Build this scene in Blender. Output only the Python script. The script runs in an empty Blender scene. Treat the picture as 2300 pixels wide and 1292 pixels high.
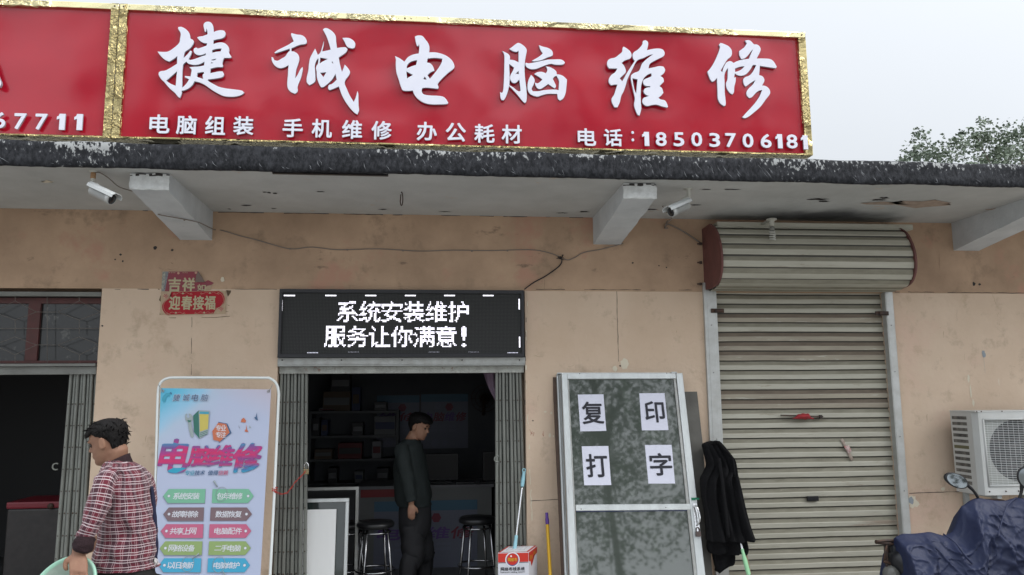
import bpy, bmesh, math, random
from mathutils import Vector, Matrix, noise
from mathutils.bvhtree import BVHTree
R = math.radians
SC = bpy.context.scene
COL = SC.collection
random.seed(7)

# ------------------------------------------------------------------ camera
FPX = 1750.0
PITCH, YAW, ROLL = R(8.09), R(6.01), R(-0.49)
CAM = Vector((0, 0, 1.7))
FW = Vector((math.sin(YAW)*math.cos(PITCH), math.cos(YAW)*math.cos(PITCH), math.sin(PITCH)))
RT0 = Vector((math.cos(YAW), -math.sin(YAW), 0))
UP0 = RT0.cross(FW)
RT = RT0*math.cos(ROLL) + UP0*math.sin(ROLL)
UP = -RT0*math.sin(ROLL) + UP0*math.cos(ROLL)
cd = bpy.data.cameras.new('camera'); cam = bpy.data.objects.new('camera', cd); COL.objects.link(cam)
cd.sensor_width = 36; cd.lens = FPX/2300*36; cd.clip_start = 0.05; cd.clip_end = 500
M4 = Matrix(((RT.x, UP.x, -FW.x, 0), (RT.y, UP.y, -FW.y, 0), (RT.z, UP.z, -FW.z, 0), (0, 0, 0, 1)))
cam.matrix_world = Matrix.Translation(CAM) @ M4
SC.camera = cam

# ------------------------------------------------------------------ sky, sun, exposure
SUN_EL, SUN_AZ = R(50), R(122)     # azimuth from +Y (into the shop) clockwise; behind the viewer, to the right
w = bpy.data.worlds.new('World'); SC.world = w; w.use_nodes = True
nt = w.node_tree; N = nt.nodes; L = nt.links; N.clear()
sky = N.new('ShaderNodeTexSky'); sky.sky_type = 'NISHITA'; sky.sun_disc = False
sky.sun_elevation = SUN_EL; sky.sun_rotation = SUN_AZ; sky.dust_density = 4; sky.air_density = 1.2
hs = N.new('ShaderNodeHueSaturation'); hs.inputs['Saturation'].default_value = 0.22
L.new(sky.outputs[0], hs.inputs['Color'])
bg1 = N.new('ShaderNodeBackground'); L.new(hs.outputs[0], bg1.inputs[0]); bg1.inputs[1].default_value = 0.05
tc = N.new('ShaderNodeTexCoord'); sx = N.new('ShaderNodeSeparateXYZ'); L.new(tc.outputs['Generated'], sx.inputs[0])
nz = N.new('ShaderNodeTexNoise'); nz.inputs['Scale'].default_value = 1.6; nz.inputs['Detail'].default_value = 5
L.new(tc.outputs['Generated'], nz.inputs['Vector'])
# cloud deck: brighter towards the zenith and towards the veiled sun (south)
m1 = N.new('ShaderNodeMath'); m1.operation = 'MULTIPLY_ADD'; L.new(sx.outputs['Z'], m1.inputs[0]); m1.inputs[1].default_value = 0.68; m1.inputs[2].default_value = 0.40
m2 = N.new('ShaderNodeMath'); m2.operation = 'MULTIPLY_ADD'; L.new(sx.outputs['Y'], m2.inputs[0]); m2.inputs[1].default_value = -0.42; m2.use_clamp = False
L.new(m1.outputs[0], m2.inputs[2])
m2b = N.new('ShaderNodeMath'); m2b.operation = 'MAXIMUM'; L.new(m2.outputs[0], m2b.inputs[0]); m2b.inputs[1].default_value = 0.0
m3 = N.new('ShaderNodeMath'); m3.operation = 'MULTIPLY_ADD'; L.new(nz.outputs['Fac'], m3.inputs[0]); m3.inputs[1].default_value = 0.14; m3.inputs[2].default_value = 0.37
m4 = N.new('ShaderNodeMath'); m4.operation = 'ADD'; L.new(m2b.outputs[0], m4.inputs[0]); L.new(m3.outputs[0], m4.inputs[1])
bg2 = N.new('ShaderNodeBackground'); bg2.inputs[0].default_value = (0.84, 0.89, 0.95, 1); L.new(m4.outputs[0], bg2.inputs[1])
ad = N.new('ShaderNodeAddShader'); L.new(bg1.outputs[0], ad.inputs[0]); L.new(bg2.outputs[0], ad.inputs[1])
wo = N.new('ShaderNodeOutputWorld'); L.new(ad.outputs[0], wo.inputs[0])
sd = bpy.data.lights.new('sun', 'SUN'); sd.energy = 1.2; sd.angle = R(35); sd.color = (1, 0.96, 0.9)
so = bpy.data.objects.new('sun', sd); COL.objects.link(so)
sv = Vector((math.sin(SUN_AZ)*math.cos(SUN_EL), math.cos(SUN_AZ)*math.cos(SUN_EL), math.sin(SUN_EL)))
so.rotation_euler = sv.to_track_quat('Z', 'Y').to_euler(); so.location = (8, -12, 20)
SC.view_settings.view_transform = 'Standard'; SC.view_settings.look = 'None'
SC.view_settings.exposure = 0.08; SC.view_settings.gamma = 1.0
SC.cycles.max_bounces = 8; SC.cycles.use_denoising = True

# ------------------------------------------------------------------ helpers
def ray(px, py): return (FW*FPX + RT*(px-1150) + UP*(646-py))
def P(px, py, Y):
    d = ray(px, py); return CAM + d*((Y-CAM.y)/d.y)
class Pl:                                    # a plane in the world; hit() is where a line of sight meets it
    def __init__(s, o, e1, e2):
        s.o = Vector(o); s.e1 = Vector(e1).normalized(); e2 = Vector(e2); s.e2 = (e2 - s.e1*e2.dot(s.e1)).normalized()
        s.n = s.e1.cross(s.e2)               # points towards the viewer when e1 = right, e2 = up
        if s.n.dot(CAM - s.o) < 0: s.n = -s.n
    def hit(s, px, py, off=0.0):
        d = ray(px, py); o = s.o + s.n*off
        return CAM + d*((o-CAM).dot(s.n)/d.dot(s.n))
    def at(s, a, b, off=0.0): return s.o + s.e1*a + s.e2*b + s.n*off
    def ab(s, px, py):
        v = s.hit(px, py) - s.o; return v.dot(s.e1), v.dot(s.e2)
def vplane(Y): return Pl((0, Y, 0), (1, 0, 0), (0, 0, 1))

MATS = {}
def mat(name, col, rough=0.6, metal=0.0, spec=0.5, var=None, bump=0.0, bscale=60, vscale=6, vdetail=6, coat=0.0, emit=None, estr=1.0,
        lo=0.35, hi=0.7, stretch=(1, 1, 1), ior=1.45, spots=None, sheen=0.0, rvar=0.0, trans=0.0, alpha=1.0):
    if name in MATS: return MATS[name]
    m = bpy.data.materials.new(name); m.use_nodes = True; n = m.node_tree.nodes; l = m.node_tree.links
    b = n['Principled BSDF']; MATS[name] = m
    b.inputs['Base Color'].default_value = (*col, 1); b.inputs['Roughness'].default_value = rough; b.inputs['Metallic'].default_value = metal
    b.inputs['Specular IOR Level'].default_value = spec; b.inputs['Coat Weight'].default_value = coat; b.inputs['IOR'].default_value = ior
    b.inputs['Coat Roughness'].default_value = 0.05
    if sheen: b.inputs['Sheen Weight'].default_value = sheen
    if trans: b.inputs['Transmission Weight'].default_value = trans
    if alpha < 1: b.inputs['Alpha'].default_value = alpha
    if emit: b.inputs['Emission Color'].default_value = (*emit, 1); b.inputs['Emission Strength'].default_value = estr
    tc = n.new('ShaderNodeTexCoord'); mp = n.new('ShaderNodeMapping'); l.new(tc.outputs['Object'], mp.inputs[0]); mp.inputs['Scale'].default_value = stretch
    last = None
    if var:
        t = n.new('ShaderNodeTexNoise'); t.inputs['Scale'].default_value = vscale; t.inputs['Detail'].default_value = vdetail; t.inputs['Roughness'].default_value = 0.62
        l.new(mp.outputs[0], t.inputs['Vector'])
        mr = n.new('ShaderNodeMapRange'); mr.inputs['From Min'].default_value = lo; mr.inputs['From Max'].default_value = hi; l.new(t.outputs['Fac'], mr.inputs['Value'])
        mx = n.new('ShaderNodeMix'); mx.data_type = 'RGBA'; l.new(mr.outputs[0], mx.inputs['Factor'])
        mx.inputs['A'].default_value = (*col, 1); mx.inputs['B'].default_value = (*var, 1); last = mx.outputs['Result']
        if rvar:
            rr = n.new('ShaderNodeMath'); rr.operation = 'MULTIPLY_ADD'; l.new(t.outputs['Fac'], rr.inputs[0]); rr.inputs[1].default_value = rvar; rr.inputs[2].default_value = rough-rvar/2
            l.new(rr.outputs[0], b.inputs['Roughness'])
    if spots:                                # (colour, scale, threshold, softness)
        for sp5 in (spots if isinstance(spots, list) else [spots]):
            sc_, ss, th, sf = sp5[:4]
            t = n.new('ShaderNodeTexNoise'); t.inputs['Scale'].default_value = ss; t.inputs['Detail'].default_value = 8; t.inputs['Roughness'].default_value = 0.7
            if len(sp5) > 4:
                mp5 = n.new('ShaderNodeMapping'); l.new(tc.outputs['Object'], mp5.inputs[0]); mp5.inputs['Scale'].default_value = sp5[4]; mp5.inputs['Location'].default_value = (ss, ss*2, 0); l.new(mp5.outputs[0], t.inputs['Vector'])
            else: l.new(mp.outputs[0], t.inputs['Vector'])
            mr = n.new('ShaderNodeMapRange'); mr.inputs['From Min'].default_value = th; mr.inputs['From Max'].default_value = th+sf; l.new(t.outputs['Fac'], mr.inputs['Value'])
            mx = n.new('ShaderNodeMix'); mx.data_type = 'RGBA'; l.new(mr.outputs[0], mx.inputs['Factor'])
            if last: l.new(last, mx.inputs['A'])
            else: mx.inputs['A'].default_value = (*col, 1)
            mx.inputs['B'].default_value = (*sc_, 1); last = mx.outputs['Result']
    if last: l.new(last, b.inputs['Base Color'])
    if bump:
        t = n.new('ShaderNodeTexNoise'); t.inputs['Scale'].default_value = bscale; t.inputs['Detail'].default_value = 5; l.new(mp.outputs[0], t.inputs['Vector'])
        bp = n.new('ShaderNodeBump'); bp.inputs['Strength'].default_value = bump; bp.inputs['Distance'].default_value = 0.01; l.new(t.outputs['Fac'], bp.inputs['Height']); l.new(bp.outputs[0], b.inputs['Normal'])
    return m

ORG = {}
def tagp(o, label=None, cat=None, group=None, kind=None):
    if label: o['label'] = label
    if cat: o['category'] = cat
    if group: o['group'] = group
    if kind: o['kind'] = kind
    return o
def empty(name, loc, label, cat, group=None):
    o = bpy.data.objects.new(name, None); COL.objects.link(o); o.location = loc; o.empty_display_size = 0.1
    ORG[o.name] = Vector(loc); return tagp(o, label, cat, group)
def finish(name, bm, mats, parent=None, smooth=False, bevel=0.0, bseg=1, org=None, recalc=True, label=None, sangle=None):
    if recalc: bmesh.ops.recalc_face_normals(bm, faces=bm.faces)
    if bevel:
        es = [e for e in bm.edges if len(e.link_faces) == 2 and e.calc_face_angle(0) > 0.6]
        if es: bmesh.ops.bevel(bm, geom=es, offset=bevel, segments=bseg, affect='EDGES', profile=0.6, clamp_overlap=True)
    me = bpy.data.meshes.new(name)
    if parent is not None: og = ORG[parent.name]
    elif org is not None: og = Vector(org)
    else:
        xs = [v.co.x for v in bm.verts]; ys = [v.co.y for v in bm.verts]; zs = [v.co.z for v in bm.verts]
        og = Vector(((min(xs)+max(xs))/2, (min(ys)+max(ys))/2, min(zs)))
    bmesh.ops.translate(bm, verts=bm.verts, vec=-og)
    if smooth:
        for f in bm.faces: f.smooth = True
        if sangle:
            for e in bm.edges:
                if len(e.link_faces) == 2 and e.calc_face_angle(0) > sangle: e.smooth = False
    bm.to_mesh(me); bm.free()
    for m in (mats if isinstance(mats, (list, tuple)) else [mats]): me.materials.append(m)
    o = bpy.data.objects.new(name, me); COL.objects.link(o); ORG[o.name] = og
    if parent is not None: o.parent = parent
    else: o.location = og
    if label: o['label'] = label
    return o
def finish_each(name, bm, mats, parent, **k):        # every loose piece of bm becomes a part of its own
    todo = set(bm.verts); out = []
    while todo:
        st = [next(iter(todo))]; isl = set(st)
        while st:
            v = st.pop()
            for e in v.link_edges:
                o = e.other_vert(v)
                if o not in isl: isl.add(o); st.append(o)
        todo -= isl; b2 = bmesh.new(); mp_v = {v: b2.verts.new(v.co) for v in isl}
        for f in {f for v in isl for f in v.link_faces}:
            try: g = b2.faces.new([mp_v[v] for v in f.verts]); g.material_index = f.material_index; g.smooth = f.smooth
            except ValueError: pass
        out.append(finish(name, b2, mats, parent, **k))
    bm.free(); return out
def new(): return bmesh.new()
def quad(bm, pts, mi=0):
    f = bm.faces.new([bm.verts.new(p) for p in pts]); f.material_index = mi; return f
def box(bm, x0, x1, y0, y1, z0, z1, mi=0):
    v = [bm.verts.new((x, y, z)) for x in (x0, x1) for y in (y0, y1) for z in (z0, z1)]
    for a in ((0, 1, 3, 2), (4, 6, 7, 5), (0, 4, 5, 1), (2, 3, 7, 6), (0, 2, 6, 4), (1, 5, 7, 3)):
        f = bm.faces.new([v[i] for i in a]); f.material_index = mi
def obox(bm, pl, a0, a1, b0, b1, c0, c1, mi=0):      # box in plane coordinates
    v = [bm.verts.new(pl.at(a, b, c)) for a in (a0, a1) for b in (b0, b1) for c in (c0, c1)]
    for q in ((0, 1, 3, 2), (4, 6, 7, 5), (0, 4, 5, 1), (2, 3, 7, 6), (0, 2, 6, 4), (1, 5, 7, 3)):
        f = bm.faces.new([v[i] for i in q]); f.material_index = mi
def beam(bm, p, q, wx, wy, up=(0, 0, 1), mi=0):      # rectangular bar from p to q
    p = Vector(p); q = Vector(q); d = (q-p).normalized(); u = Vector(up)
    if abs(d.dot(u)) > 0.95: u = Vector((0, 1, 0))
    s = d.cross(u).normalized(); t = s.cross(d)
    v = [bm.verts.new(c + s*a*wx/2 + t*b*wy/2) for c in (p, q) for a, b in ((-1, -1), (1, -1), (1, 1), (-1, 1))]
    for q4 in ((3, 2, 1, 0), (4, 5, 6, 7), (0, 1, 5, 4), (1, 2, 6, 5), (2, 3, 7, 6), (3, 0, 4, 7)):
        f = bm.faces.new([v[i] for i in q4]); f.material_index = mi
def tube(bm, pts, r, seg=8, closed=False, mi=0, cap=True):
    pts = [Vector(p) for p in pts]; n = len(pts); rings = []
    rr = r if isinstance(r, (list, tuple)) else [r]*n
    nrm = None
    for i, p in enumerate(pts):
        a = pts[(i-1) % n] if (closed or i > 0) else p; b = pts[(i+1) % n] if (closed or i < n-1) else p
        d = (b-a).normalized()
        if nrm is None:
            u = Vector((0, 0, 1)) if abs(d.z) < 0.9 else Vector((1, 0, 0)); nrm = d.cross(u).normalized()
        nrm = (nrm - d*nrm.dot(d))
        nrm = nrm.normalized() if nrm.length > 1e-6 else d.orthogonal().normalized()
        t = d.cross(nrm)
        rings.append([bm.verts.new(p + (nrm*math.cos(k*2*math.pi/seg) + t*math.sin(k*2*math.pi/seg))*rr[i]) for k in range(seg)])
    for i in range(n if closed else n-1):
        A, B = rings[i], rings[(i+1) % n]
        for k in range(seg):
            f = bm.faces.new((A[k], A[(k+1) % seg], B[(k+1) % seg], B[k])); f.material_index = mi; f.smooth = True
    if not closed and cap:
        for rg in (rings[0][::-1], rings[-1]):
            f = bm.faces.new(rg); f.material_index = mi
def lathe(bm, o, ax, prof, seg=24, mi=0, mis=None):    # prof: (radius, height) along axis
    o = Vector(o); ax = Vector(ax).normalized(); s = ax.orthogonal().normalized(); t = ax.cross(s)
    rings = []
    for r, h in prof:
        if r < 1e-5: rings.append([bm.verts.new(o + ax*h)])
        else: rings.append([bm.verts.new(o + ax*h + (s*math.cos(k*2*math.pi/seg) + t*math.sin(k*2*math.pi/seg))*r) for k in range(seg)])
    for i in range(len(rings)-1):
        A, B = rings[i], rings[i+1]; m = mis[i] if mis else mi
        for k in range(seg):
            k2 = (k+1) % seg
            if len(A) == 1 and len(B) == 1: continue
            if len(A) == 1: f = bm.faces.new((A[0], B[k2], B[k]))
            elif len(B) == 1: f = bm.faces.new((A[k], A[k2], B[0]))
            else: f = bm.faces.new((A[k], A[k2], B[k2], B[k]))
            f.smooth = True; f.material_index = m
def loft(bm, rings, capa=True, capb=True, mi=0, uv=None, closed=True):
    R_ = [[bm.verts.new(p) for p in r] for r in rings]; n = len(rings[0])
    ul = bm.loops.layers.uv.verify() if uv else None
    for i in range(len(R_)-1):
        for k in range(n if closed else n-1):
            k2 = (k+1) % n
            f = bm.faces.new((R_[i][k], R_[i][k2], R_[i+1][k2], R_[i+1][k])); f.smooth = True; f.material_index = mi
            if uv:
                c = [uv[i][k], uv[i][k+1], uv[i+1][k+1], uv[i+1][k]]
                for lp, q in zip(f.loops, c): lp[ul].uv = q
    if closed:
        if capa: f = bm.faces.new(R_[0][::-1]); f.material_index = mi
        if capb: f = bm.faces.new(R_[-1]); f.material_index = mi
    return R_
def ering(c, a, b, n=24, pw=2.0):                    # superellipse ring round c with half axes a and b
    out = []
    for k in range(n):
        t = 2*math.pi*k/n; ct, st = math.cos(t), math.sin(t)
        out.append(Vector(c) + Vector(a)*math.copysign(abs(ct)**(2/pw), ct) + Vector(b)*math.copysign(abs(st)**(2/pw), st))
    return out
def prism(bm, poly, pl, c0, c1, mi=0):               # polygon in plane coordinates, extruded from c0 to c1
    A = [bm.verts.new(pl.at(a, b, c0)) for a, b in poly]; B = [bm.verts.new(pl.at(a, b, c1)) for a, b in poly]
    n = len(poly)
    f = bm.faces.new(A[::-1]); f.material_index = mi; f = bm.faces.new(B); f.material_index = mi
    for k in range(n):
        f = bm.faces.new((A[k], A[(k+1) % n], B[(k+1) % n], B[k])); f.material_index = mi
def flat(bm, poly, pl, c, mi=0):
    f = bm.faces.new([bm.verts.new(pl.at(a, b, c)) for a, b in poly]); f.material_index = mi
    bmesh.ops.triangulate(bm, faces=[f])
def disc(bm, pl, a, b, r, c, seg=12, mi=0, ry=None):
    flat(bm, [(a+r*math.cos(2*math.pi*k/seg), b+(ry or r)*math.sin(2*math.pi*k/seg)) for k in range(seg)], pl, c, mi)
def fbm(v, o=4): return noise.fractal(Vector(v), 1.0, 2.0, o)

GLY = {}
_tc = bpy.data.curves.new('tmp_text', 'FONT'); _to = bpy.data.objects.new('tmp_text', _tc); COL.objects.link(_to)
def glyph(s, bold=0.0, extr=0.0):
    """verts, faces of one character centred on its own em (CJK) or box (latin), em = 1"""
    k = (s, bold, extr)
    if k in GLY: return GLY[k]
    _tc.body = s; _tc.offset = bold; _tc.extrude = extr; _tc.resolution_u = 3
    bpy.context.view_layer.update()
    me = bpy.data.meshes.new_from_object(_to.evaluated_get(bpy.context.evaluated_depsgraph_get()))
    vs = [v.co.copy() for v in me.vertices]; fs = [tuple(p.vertices) for p in me.polygons]; bpy.data.meshes.remove(me)
    x0 = min(v.x for v in vs); x1 = max(v.x for v in vs); y0 = min(v.y for v in vs); y1 = max(v.y for v in vs)
    GLY[k] = (vs, fs, (x0, x1, y0, y1)); return GLY[k]
def addtext(bm, s, pl, a, b, h, w=None, off=0.002, bold=0.0, extr=0.0, shear=0.0, mi=0, rot=0.0):
    """one character, its box centred on (a,b), height h, width w"""
    vs, fs, (x0, x1, y0, y1) = glyph(s, 0.0, extr/(h if h else 1))
    r = bold*h*0.8; h2 = h-2*r; w2 = w-2*r if w else None
    sy = h2/(y1-y0); sx_ = (w2/(x1-x0)) if w else sy; cx, cy = (x0+x1)/2, (y0+y1)/2; cr, sr = math.cos(rot), math.sin(rot)
    sh = ((0, 0),) if bold <= 0 else ((-r, -r), (r, r), (-r, r), (r, -r)) if bold < 0.02 else ((0, 0), (-r, -r*0.6), (r, r*0.6), (-r, r*0.6), (r, -r*0.6), (0, r), (0, -r))
    for ci, (ox, oy) in enumerate(sh):                 # heavier strokes: shifted copies, each a hair in front of the last
        V = []
        for v in vs:
            X = (v.x-cx)*sx_+ox; Y = (v.y-cy)*sy+oy; X += Y*shear; X, Y = X*cr-Y*sr, X*sr+Y*cr
            V.append(bm.verts.new(pl.at(a+X, b+Y, off + ci*0.00012 + (v.z*h if extr else 0))))
        for f in fs:
            try: q = bm.faces.new([V[i] for i in f]); q.material_index = mi
            except ValueError: pass
def textrow(bm, s, pl, x0, x1, y, hpx, off, **kw):
    """characters of s spread between photo columns x0..x1 at photo row y"""
    n = len(s); bw = (x1-x0)/n
    for i, ch in enumerate(s):
        if ch == ' ': continue
        a, b = pl.ab(x0+bw*(i+0.5), y); a2, b2 = pl.ab(x0+bw*(i+0.5), y+hpx); a3, _ = pl.ab(x0+bw*(i+0.5)+bw*0.88, y)
        cjk = ord(ch) > 255
        addtext(bm, ch, pl, a, b, abs(b-b2), abs(a3-a) if cjk and kw.get('fit', True) else None, off, **{k: v for k, v in kw.items() if k != 'fit'})

# ------------------------------------------------------------------ materials
m_wall = mat('wall_plaster', (0.645, 0.505, 0.385), 0.9, var=(0.57, 0.43, 0.315), vscale=1.2, lo=0.38, hi=0.70, bump=0.4, bscale=24,
             spots=[((0.47, 0.36, 0.265), 4.5, 0.55, 0.14), ((0.64, 0.46, 0.36), 0.8, 0.54, 0.14), ((0.44, 0.32, 0.225), 2.0, 0.58, 0.16), ((0.66, 0.58, 0.48), 3.0, 0.66, 0.05, (3.0, 1, 0.5)), ((0.30, 0.22, 0.16), 6.0, 0.70, 0.05, (0.7, 1, 2.2)), ((0.40, 0.30, 0.21), 24, 0.74, 0.03)])
m_soffit = mat('soffit_paint', (0.53, 0.54, 0.53), 0.9, var=(0.43, 0.44, 0.43), vscale=2.0, bump=0.3, bscale=25, spots=[((0.5, 0.44, 0.38), 3.0, 0.66, 0.02)])
m_beam = mat('beam_whitewash', (0.60, 0.63, 0.65), 0.9, var=(0.50, 0.53, 0.55), vscale=5, bump=0.4, bscale=35)
m_beamend = mat('beam_end_plaster', (0.74, 0.76, 0.76), 0.9, var=(0.55, 0.56, 0.55), vscale=18, bump=0.9, bscale=30)
m_dark = mat('dark_patch', (0.045, 0.04, 0.04), 0.9)
m_peel = mat('peeled_paint', (0.42, 0.33, 0.27), 0.9, var=(0.32, 0.25, 0.2), vscale=20)
m_pale = mat('pale_patch', (0.66, 0.60, 0.48), 0.9)
m_concrete = mat('concrete', (0.34, 0.33, 0.31), 0.9, var=(0.25, 0.245, 0.23), vscale=3, bump=0.4, bscale=40)
m_alu = mat('aluminium', (0.62, 0.65, 0.65), 0.38, metal=0.55, var=(0.5, 0.52, 0.52), vscale=12, stretch=(1, 1, 0.2))
m_aludull = mat('dull_aluminium', (0.40, 0.41, 0.40), 0.5, metal=0.5, var=(0.30, 0.30, 0.28), vscale=14, spots=((0.2, 0.18, 0.15), 30, 0.68, 0.05))
m_gate = mat('gate_grey_paint', (0.215, 0.225, 0.205), 0.55, metal=0.1, var=(0.155, 0.16, 0.145), vscale=25, stretch=(1, 1, 0.15), bump=0.15, spots=((0.12, 0.09, 0.065), 22, 0.66, 0.05))
m_black = mat('black_plastic', (0.012, 0.012, 0.014), 0.4)
m_blackmatte = mat('black_matte', (0.014, 0.014, 0.015), 0.85)
m_iron = mat('dark_iron', (0.04, 0.035, 0.035), 0.6, metal=0.4, var=(0.1, 0.05, 0.03), vscale=40)
m_white = mat('white_plastic', (0.56, 0.58, 0.58), 0.4)
m_chrome = mat('chrome', (0.75, 0.75, 0.76), 0.15, metal=1.0)
m_wire = mat('wire_grey', (0.22, 0.19, 0.165), 0.7)
m_letter = mat('letter_acrylic', (0.76, 0.77, 0.86), 0.45, var=(0.72, 0.73, 0.83), vscale=8)
m_letside = mat('letter_side', (0.30, 0.31, 0.36), 0.6)
m_skin = mat('skin', (0.30, 0.165, 0.105), 0.6, var=(0.235, 0.115, 0.075), vscale=14, bump=0.05, bscale=300)
m_hair = mat('black_hair', (0.007, 0.006, 0.006), 0.6, spec=0.25, bump=0.8, bscale=160, stretch=(1, 1, 0.25))
m_glassdark = mat('dark_window_glass', (0.02, 0.021, 0.021), 0.12, spots=((0.09, 0.09, 0.085), 7, 0.60, 0.05))
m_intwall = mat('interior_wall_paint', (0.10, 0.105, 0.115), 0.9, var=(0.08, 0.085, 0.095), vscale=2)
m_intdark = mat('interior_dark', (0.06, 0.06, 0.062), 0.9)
m_redwood = mat('red_brown_paint', (0.095, 0.03, 0.028), 0.6, var=(0.07, 0.028, 0.025), vscale=20)

# gold mirror-finish frame with worn, crinkled film
def gold(a=0.50, c=(0.80, 0.71, 0.42), r=0.24):
    m = bpy.data.materials.new('gold_foil'); m.use_nodes = True; n = m.node_tree.nodes; l = m.node_tree.links; b = n['Principled BSDF']
    b.inputs['Metallic'].default_value = 1.0; b.inputs['Roughness'].default_value = r
    tc = n.new('ShaderNodeTexCoord')
    t = n.new('ShaderNodeTexNoise'); t.inputs['Scale'].default_value = 2.6; t.inputs['Detail'].default_value = 3; l.new(tc.outputs['Object'], t.inputs['Vector'])
    mk = n.new('ShaderNodeMapRange'); mk.inputs['From Min'].default_value = a; mk.inputs['From Max'].default_value = a+0.06; l.new(t.outputs['Fac'], mk.inputs['Value'])
    v = n.new('ShaderNodeTexNoise'); v.inputs['Scale'].default_value = 17; v.inputs['Detail'].default_value = 2.5; v.inputs['Distortion'].default_value = 2.5; l.new(tc.outputs['Object'], v.inputs['Vector'])
    mu = n.new('ShaderNodeMath'); mu.operation = 'MULTIPLY'; l.new(v.outputs['Fac'], mu.inputs[0]); l.new(mk.outputs[0], mu.inputs[1])
    bp = n.new('ShaderNodeBump'); bp.inputs['Strength'].default_value = 1.0; bp.inputs['Distance'].default_value = 0.05; l.new(mu.outputs[0], bp.inputs['Height']); l.new(bp.outputs[0], b.inputs['Normal'])
    s = n.new('ShaderNodeTexNoise'); s.inputs['Scale'].default_value = 55; s.inputs['Detail'].default_value = 6; l.new(tc.outputs['Object'], s.inputs['Vector'])
    cr = n.new('ShaderNodeMapRange'); cr.inputs['From Min'].default_value = 0.64; cr.inputs['From Max'].default_value = 0.7; l.new(s.outputs['Fac'], cr.inputs['Value'])
    mx = n.new('ShaderNodeMix'); mx.data_type = 'RGBA'; l.new(cr.outputs[0], mx.inputs['Factor']); mx.inputs['A'].default_value = (*c, 1); mx.inputs['B'].default_value = (0.30, 0.26, 0.16, 1)
    l.new(mx.outputs['Result'], b.inputs['Base Color']); return m
m_gold = gold(); m_gold2 = gold(0.42, (0.50, 0.41, 0.20), 0.2)
m_red = mat('sign_red', (0.41, 0.007, 0.022), 0.14, var=(0.37, 0.008, 0.024), vscale=3, spec=0.65, spots=((0.30, 0.05, 0.05), 90, 0.74, 0.02))

# ------------------------------------------------------------------ the setting
YW = 6.4                                    # face of the shop wall
bm = new(); quad(bm, [(-120, -120, 0), (120, -120, 0), (120, 120, 0), (-120, 120, 0)])
tagp(finish('ground', bm, m_concrete, org=(0, 0, 0)), kind='structure')

zc = P(1150, 486, YW).z                     # underside of the roof overhang
YE = 1e9
for i in range(400):
    Y = 4.5 + i*0.005
    if P(1150, 391, Y).z >= zc: YE = Y; break
zt = P(1150, 340, YE).z                     # top of the overhang edge
zl = P(900, 652, YW).z                      # head of the openings
XL, XR = -9.0, 11.0
xo1 = P(224, 730, YW).x
xc0, xc1 = P(624, 800, YW).x, P(1180, 800, YW).x
xs0, xs1 = P(1612, 800, YW).x, P(1995, 800, YW).x
print('zc', zc, 'YE', YE, 'zt', zt, 'zl', zl, 'x', xo1, xc0, xc1, xs0, xs1)
bld = empty('shop_building', (0, YW, 0), 'long single-storey peach-plastered shop row with a flat roof overhang on white beams', 'building')
bm = new()
T = 0.24
for (a, b) in ((xo1, xc0), (xc1, xs0), (xs1, XR)): box(bm, a, b, YW, YW+T, 0, zl)
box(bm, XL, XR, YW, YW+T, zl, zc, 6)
box(bm, XL, -5.2, YW, YW+T, 0, zl)
WP = vplane(YW)
def crack(bm, pts, wd, pl=WP, c=0.002, mi=1, step=0.04, jit=0.004, gap=0.12):
    """a thin uneven dark line along photo points"""
    A = [Vector((*pl.ab(*p), 0)) for p in pts]
    for p, q in zip(A, A[1:]):
        n = max(1, int((q-p).length/step)); d = (q-p).normalized(); s = Vector((-d.y, d.x, 0)); last = None
        for i in range(n+1):
            if random.random() < gap: last = None; continue
            c0 = p + (q-p)*(i/n) + s*random.uniform(-jit, jit)*0.5; h = wd*random.uniform(0.3, 1.0)/2
            cur = (c0 - s*h, c0 + s*h)
            if last: flat(bm, [(last[0].x, last[0].y), (cur[0].x, cur[0].y), (cur[1].x, cur[1].y), (last[1].x, last[1].y)], pl, c, mi)
            last = cur
def blob(bm, px, py, rx, ry, pl=WP, c=0.002, mi=1, n=14, rough=0.35):
    a, b = pl.ab(px, py); a2, b2 = pl.ab(px+rx, py+ry); ra, rb = abs(a2-a), abs(b2-b); s = random.uniform(0, 50)
    flat(bm, [(a+ra*math.cos(t)*(1+rough*noise.noise(Vector((math.cos(t)*1.5+s, math.sin(t)*1.5, 0)))*2), b+rb*math.sin(t)*(1+rough*noise.noise(Vector((math.cos(t)*1.5, math.sin(t)*1.5+s, 3)))*2)) for t in [2*math.pi*k/n for k in range(n)]], pl, c, mi)
crack(bm, [(232, 650), (360, 650)], 0.006); crack(bm, [(516, 650), (622, 650)], 0.006); crack(bm, [(1182, 650), (1576, 652)], 0.006); crack(bm, [(2010, 656), (2330, 659)], 0.006)
crack(bm, [(1192, 1125), (1256, 1122)], 0.006, gap=0); crack(bm, [(2042, 1108), (2160, 1104), (2330, 1100)], 0.006, gap=0)
crack(bm, [(431, 712), (430, 842)], 0.005); crack(bm, [(1385, 655), (1390, 835)], 0.005)
crack(bm, [(490, 477), (1320, 489)], 0.008, gap=0.25); crack(bm, [(0, 465), (344, 474)], 0.008, gap=0.25)
crack(bm, [(1185, 655), (1180, 820), (1192, 1100), (1197, 1240)], 0.012, mi=2, gap=0.35, jit=0.01); crack(bm, [(1182, 660), (1178, 1000)], 0.006, mi=1, gap=0.3)
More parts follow.
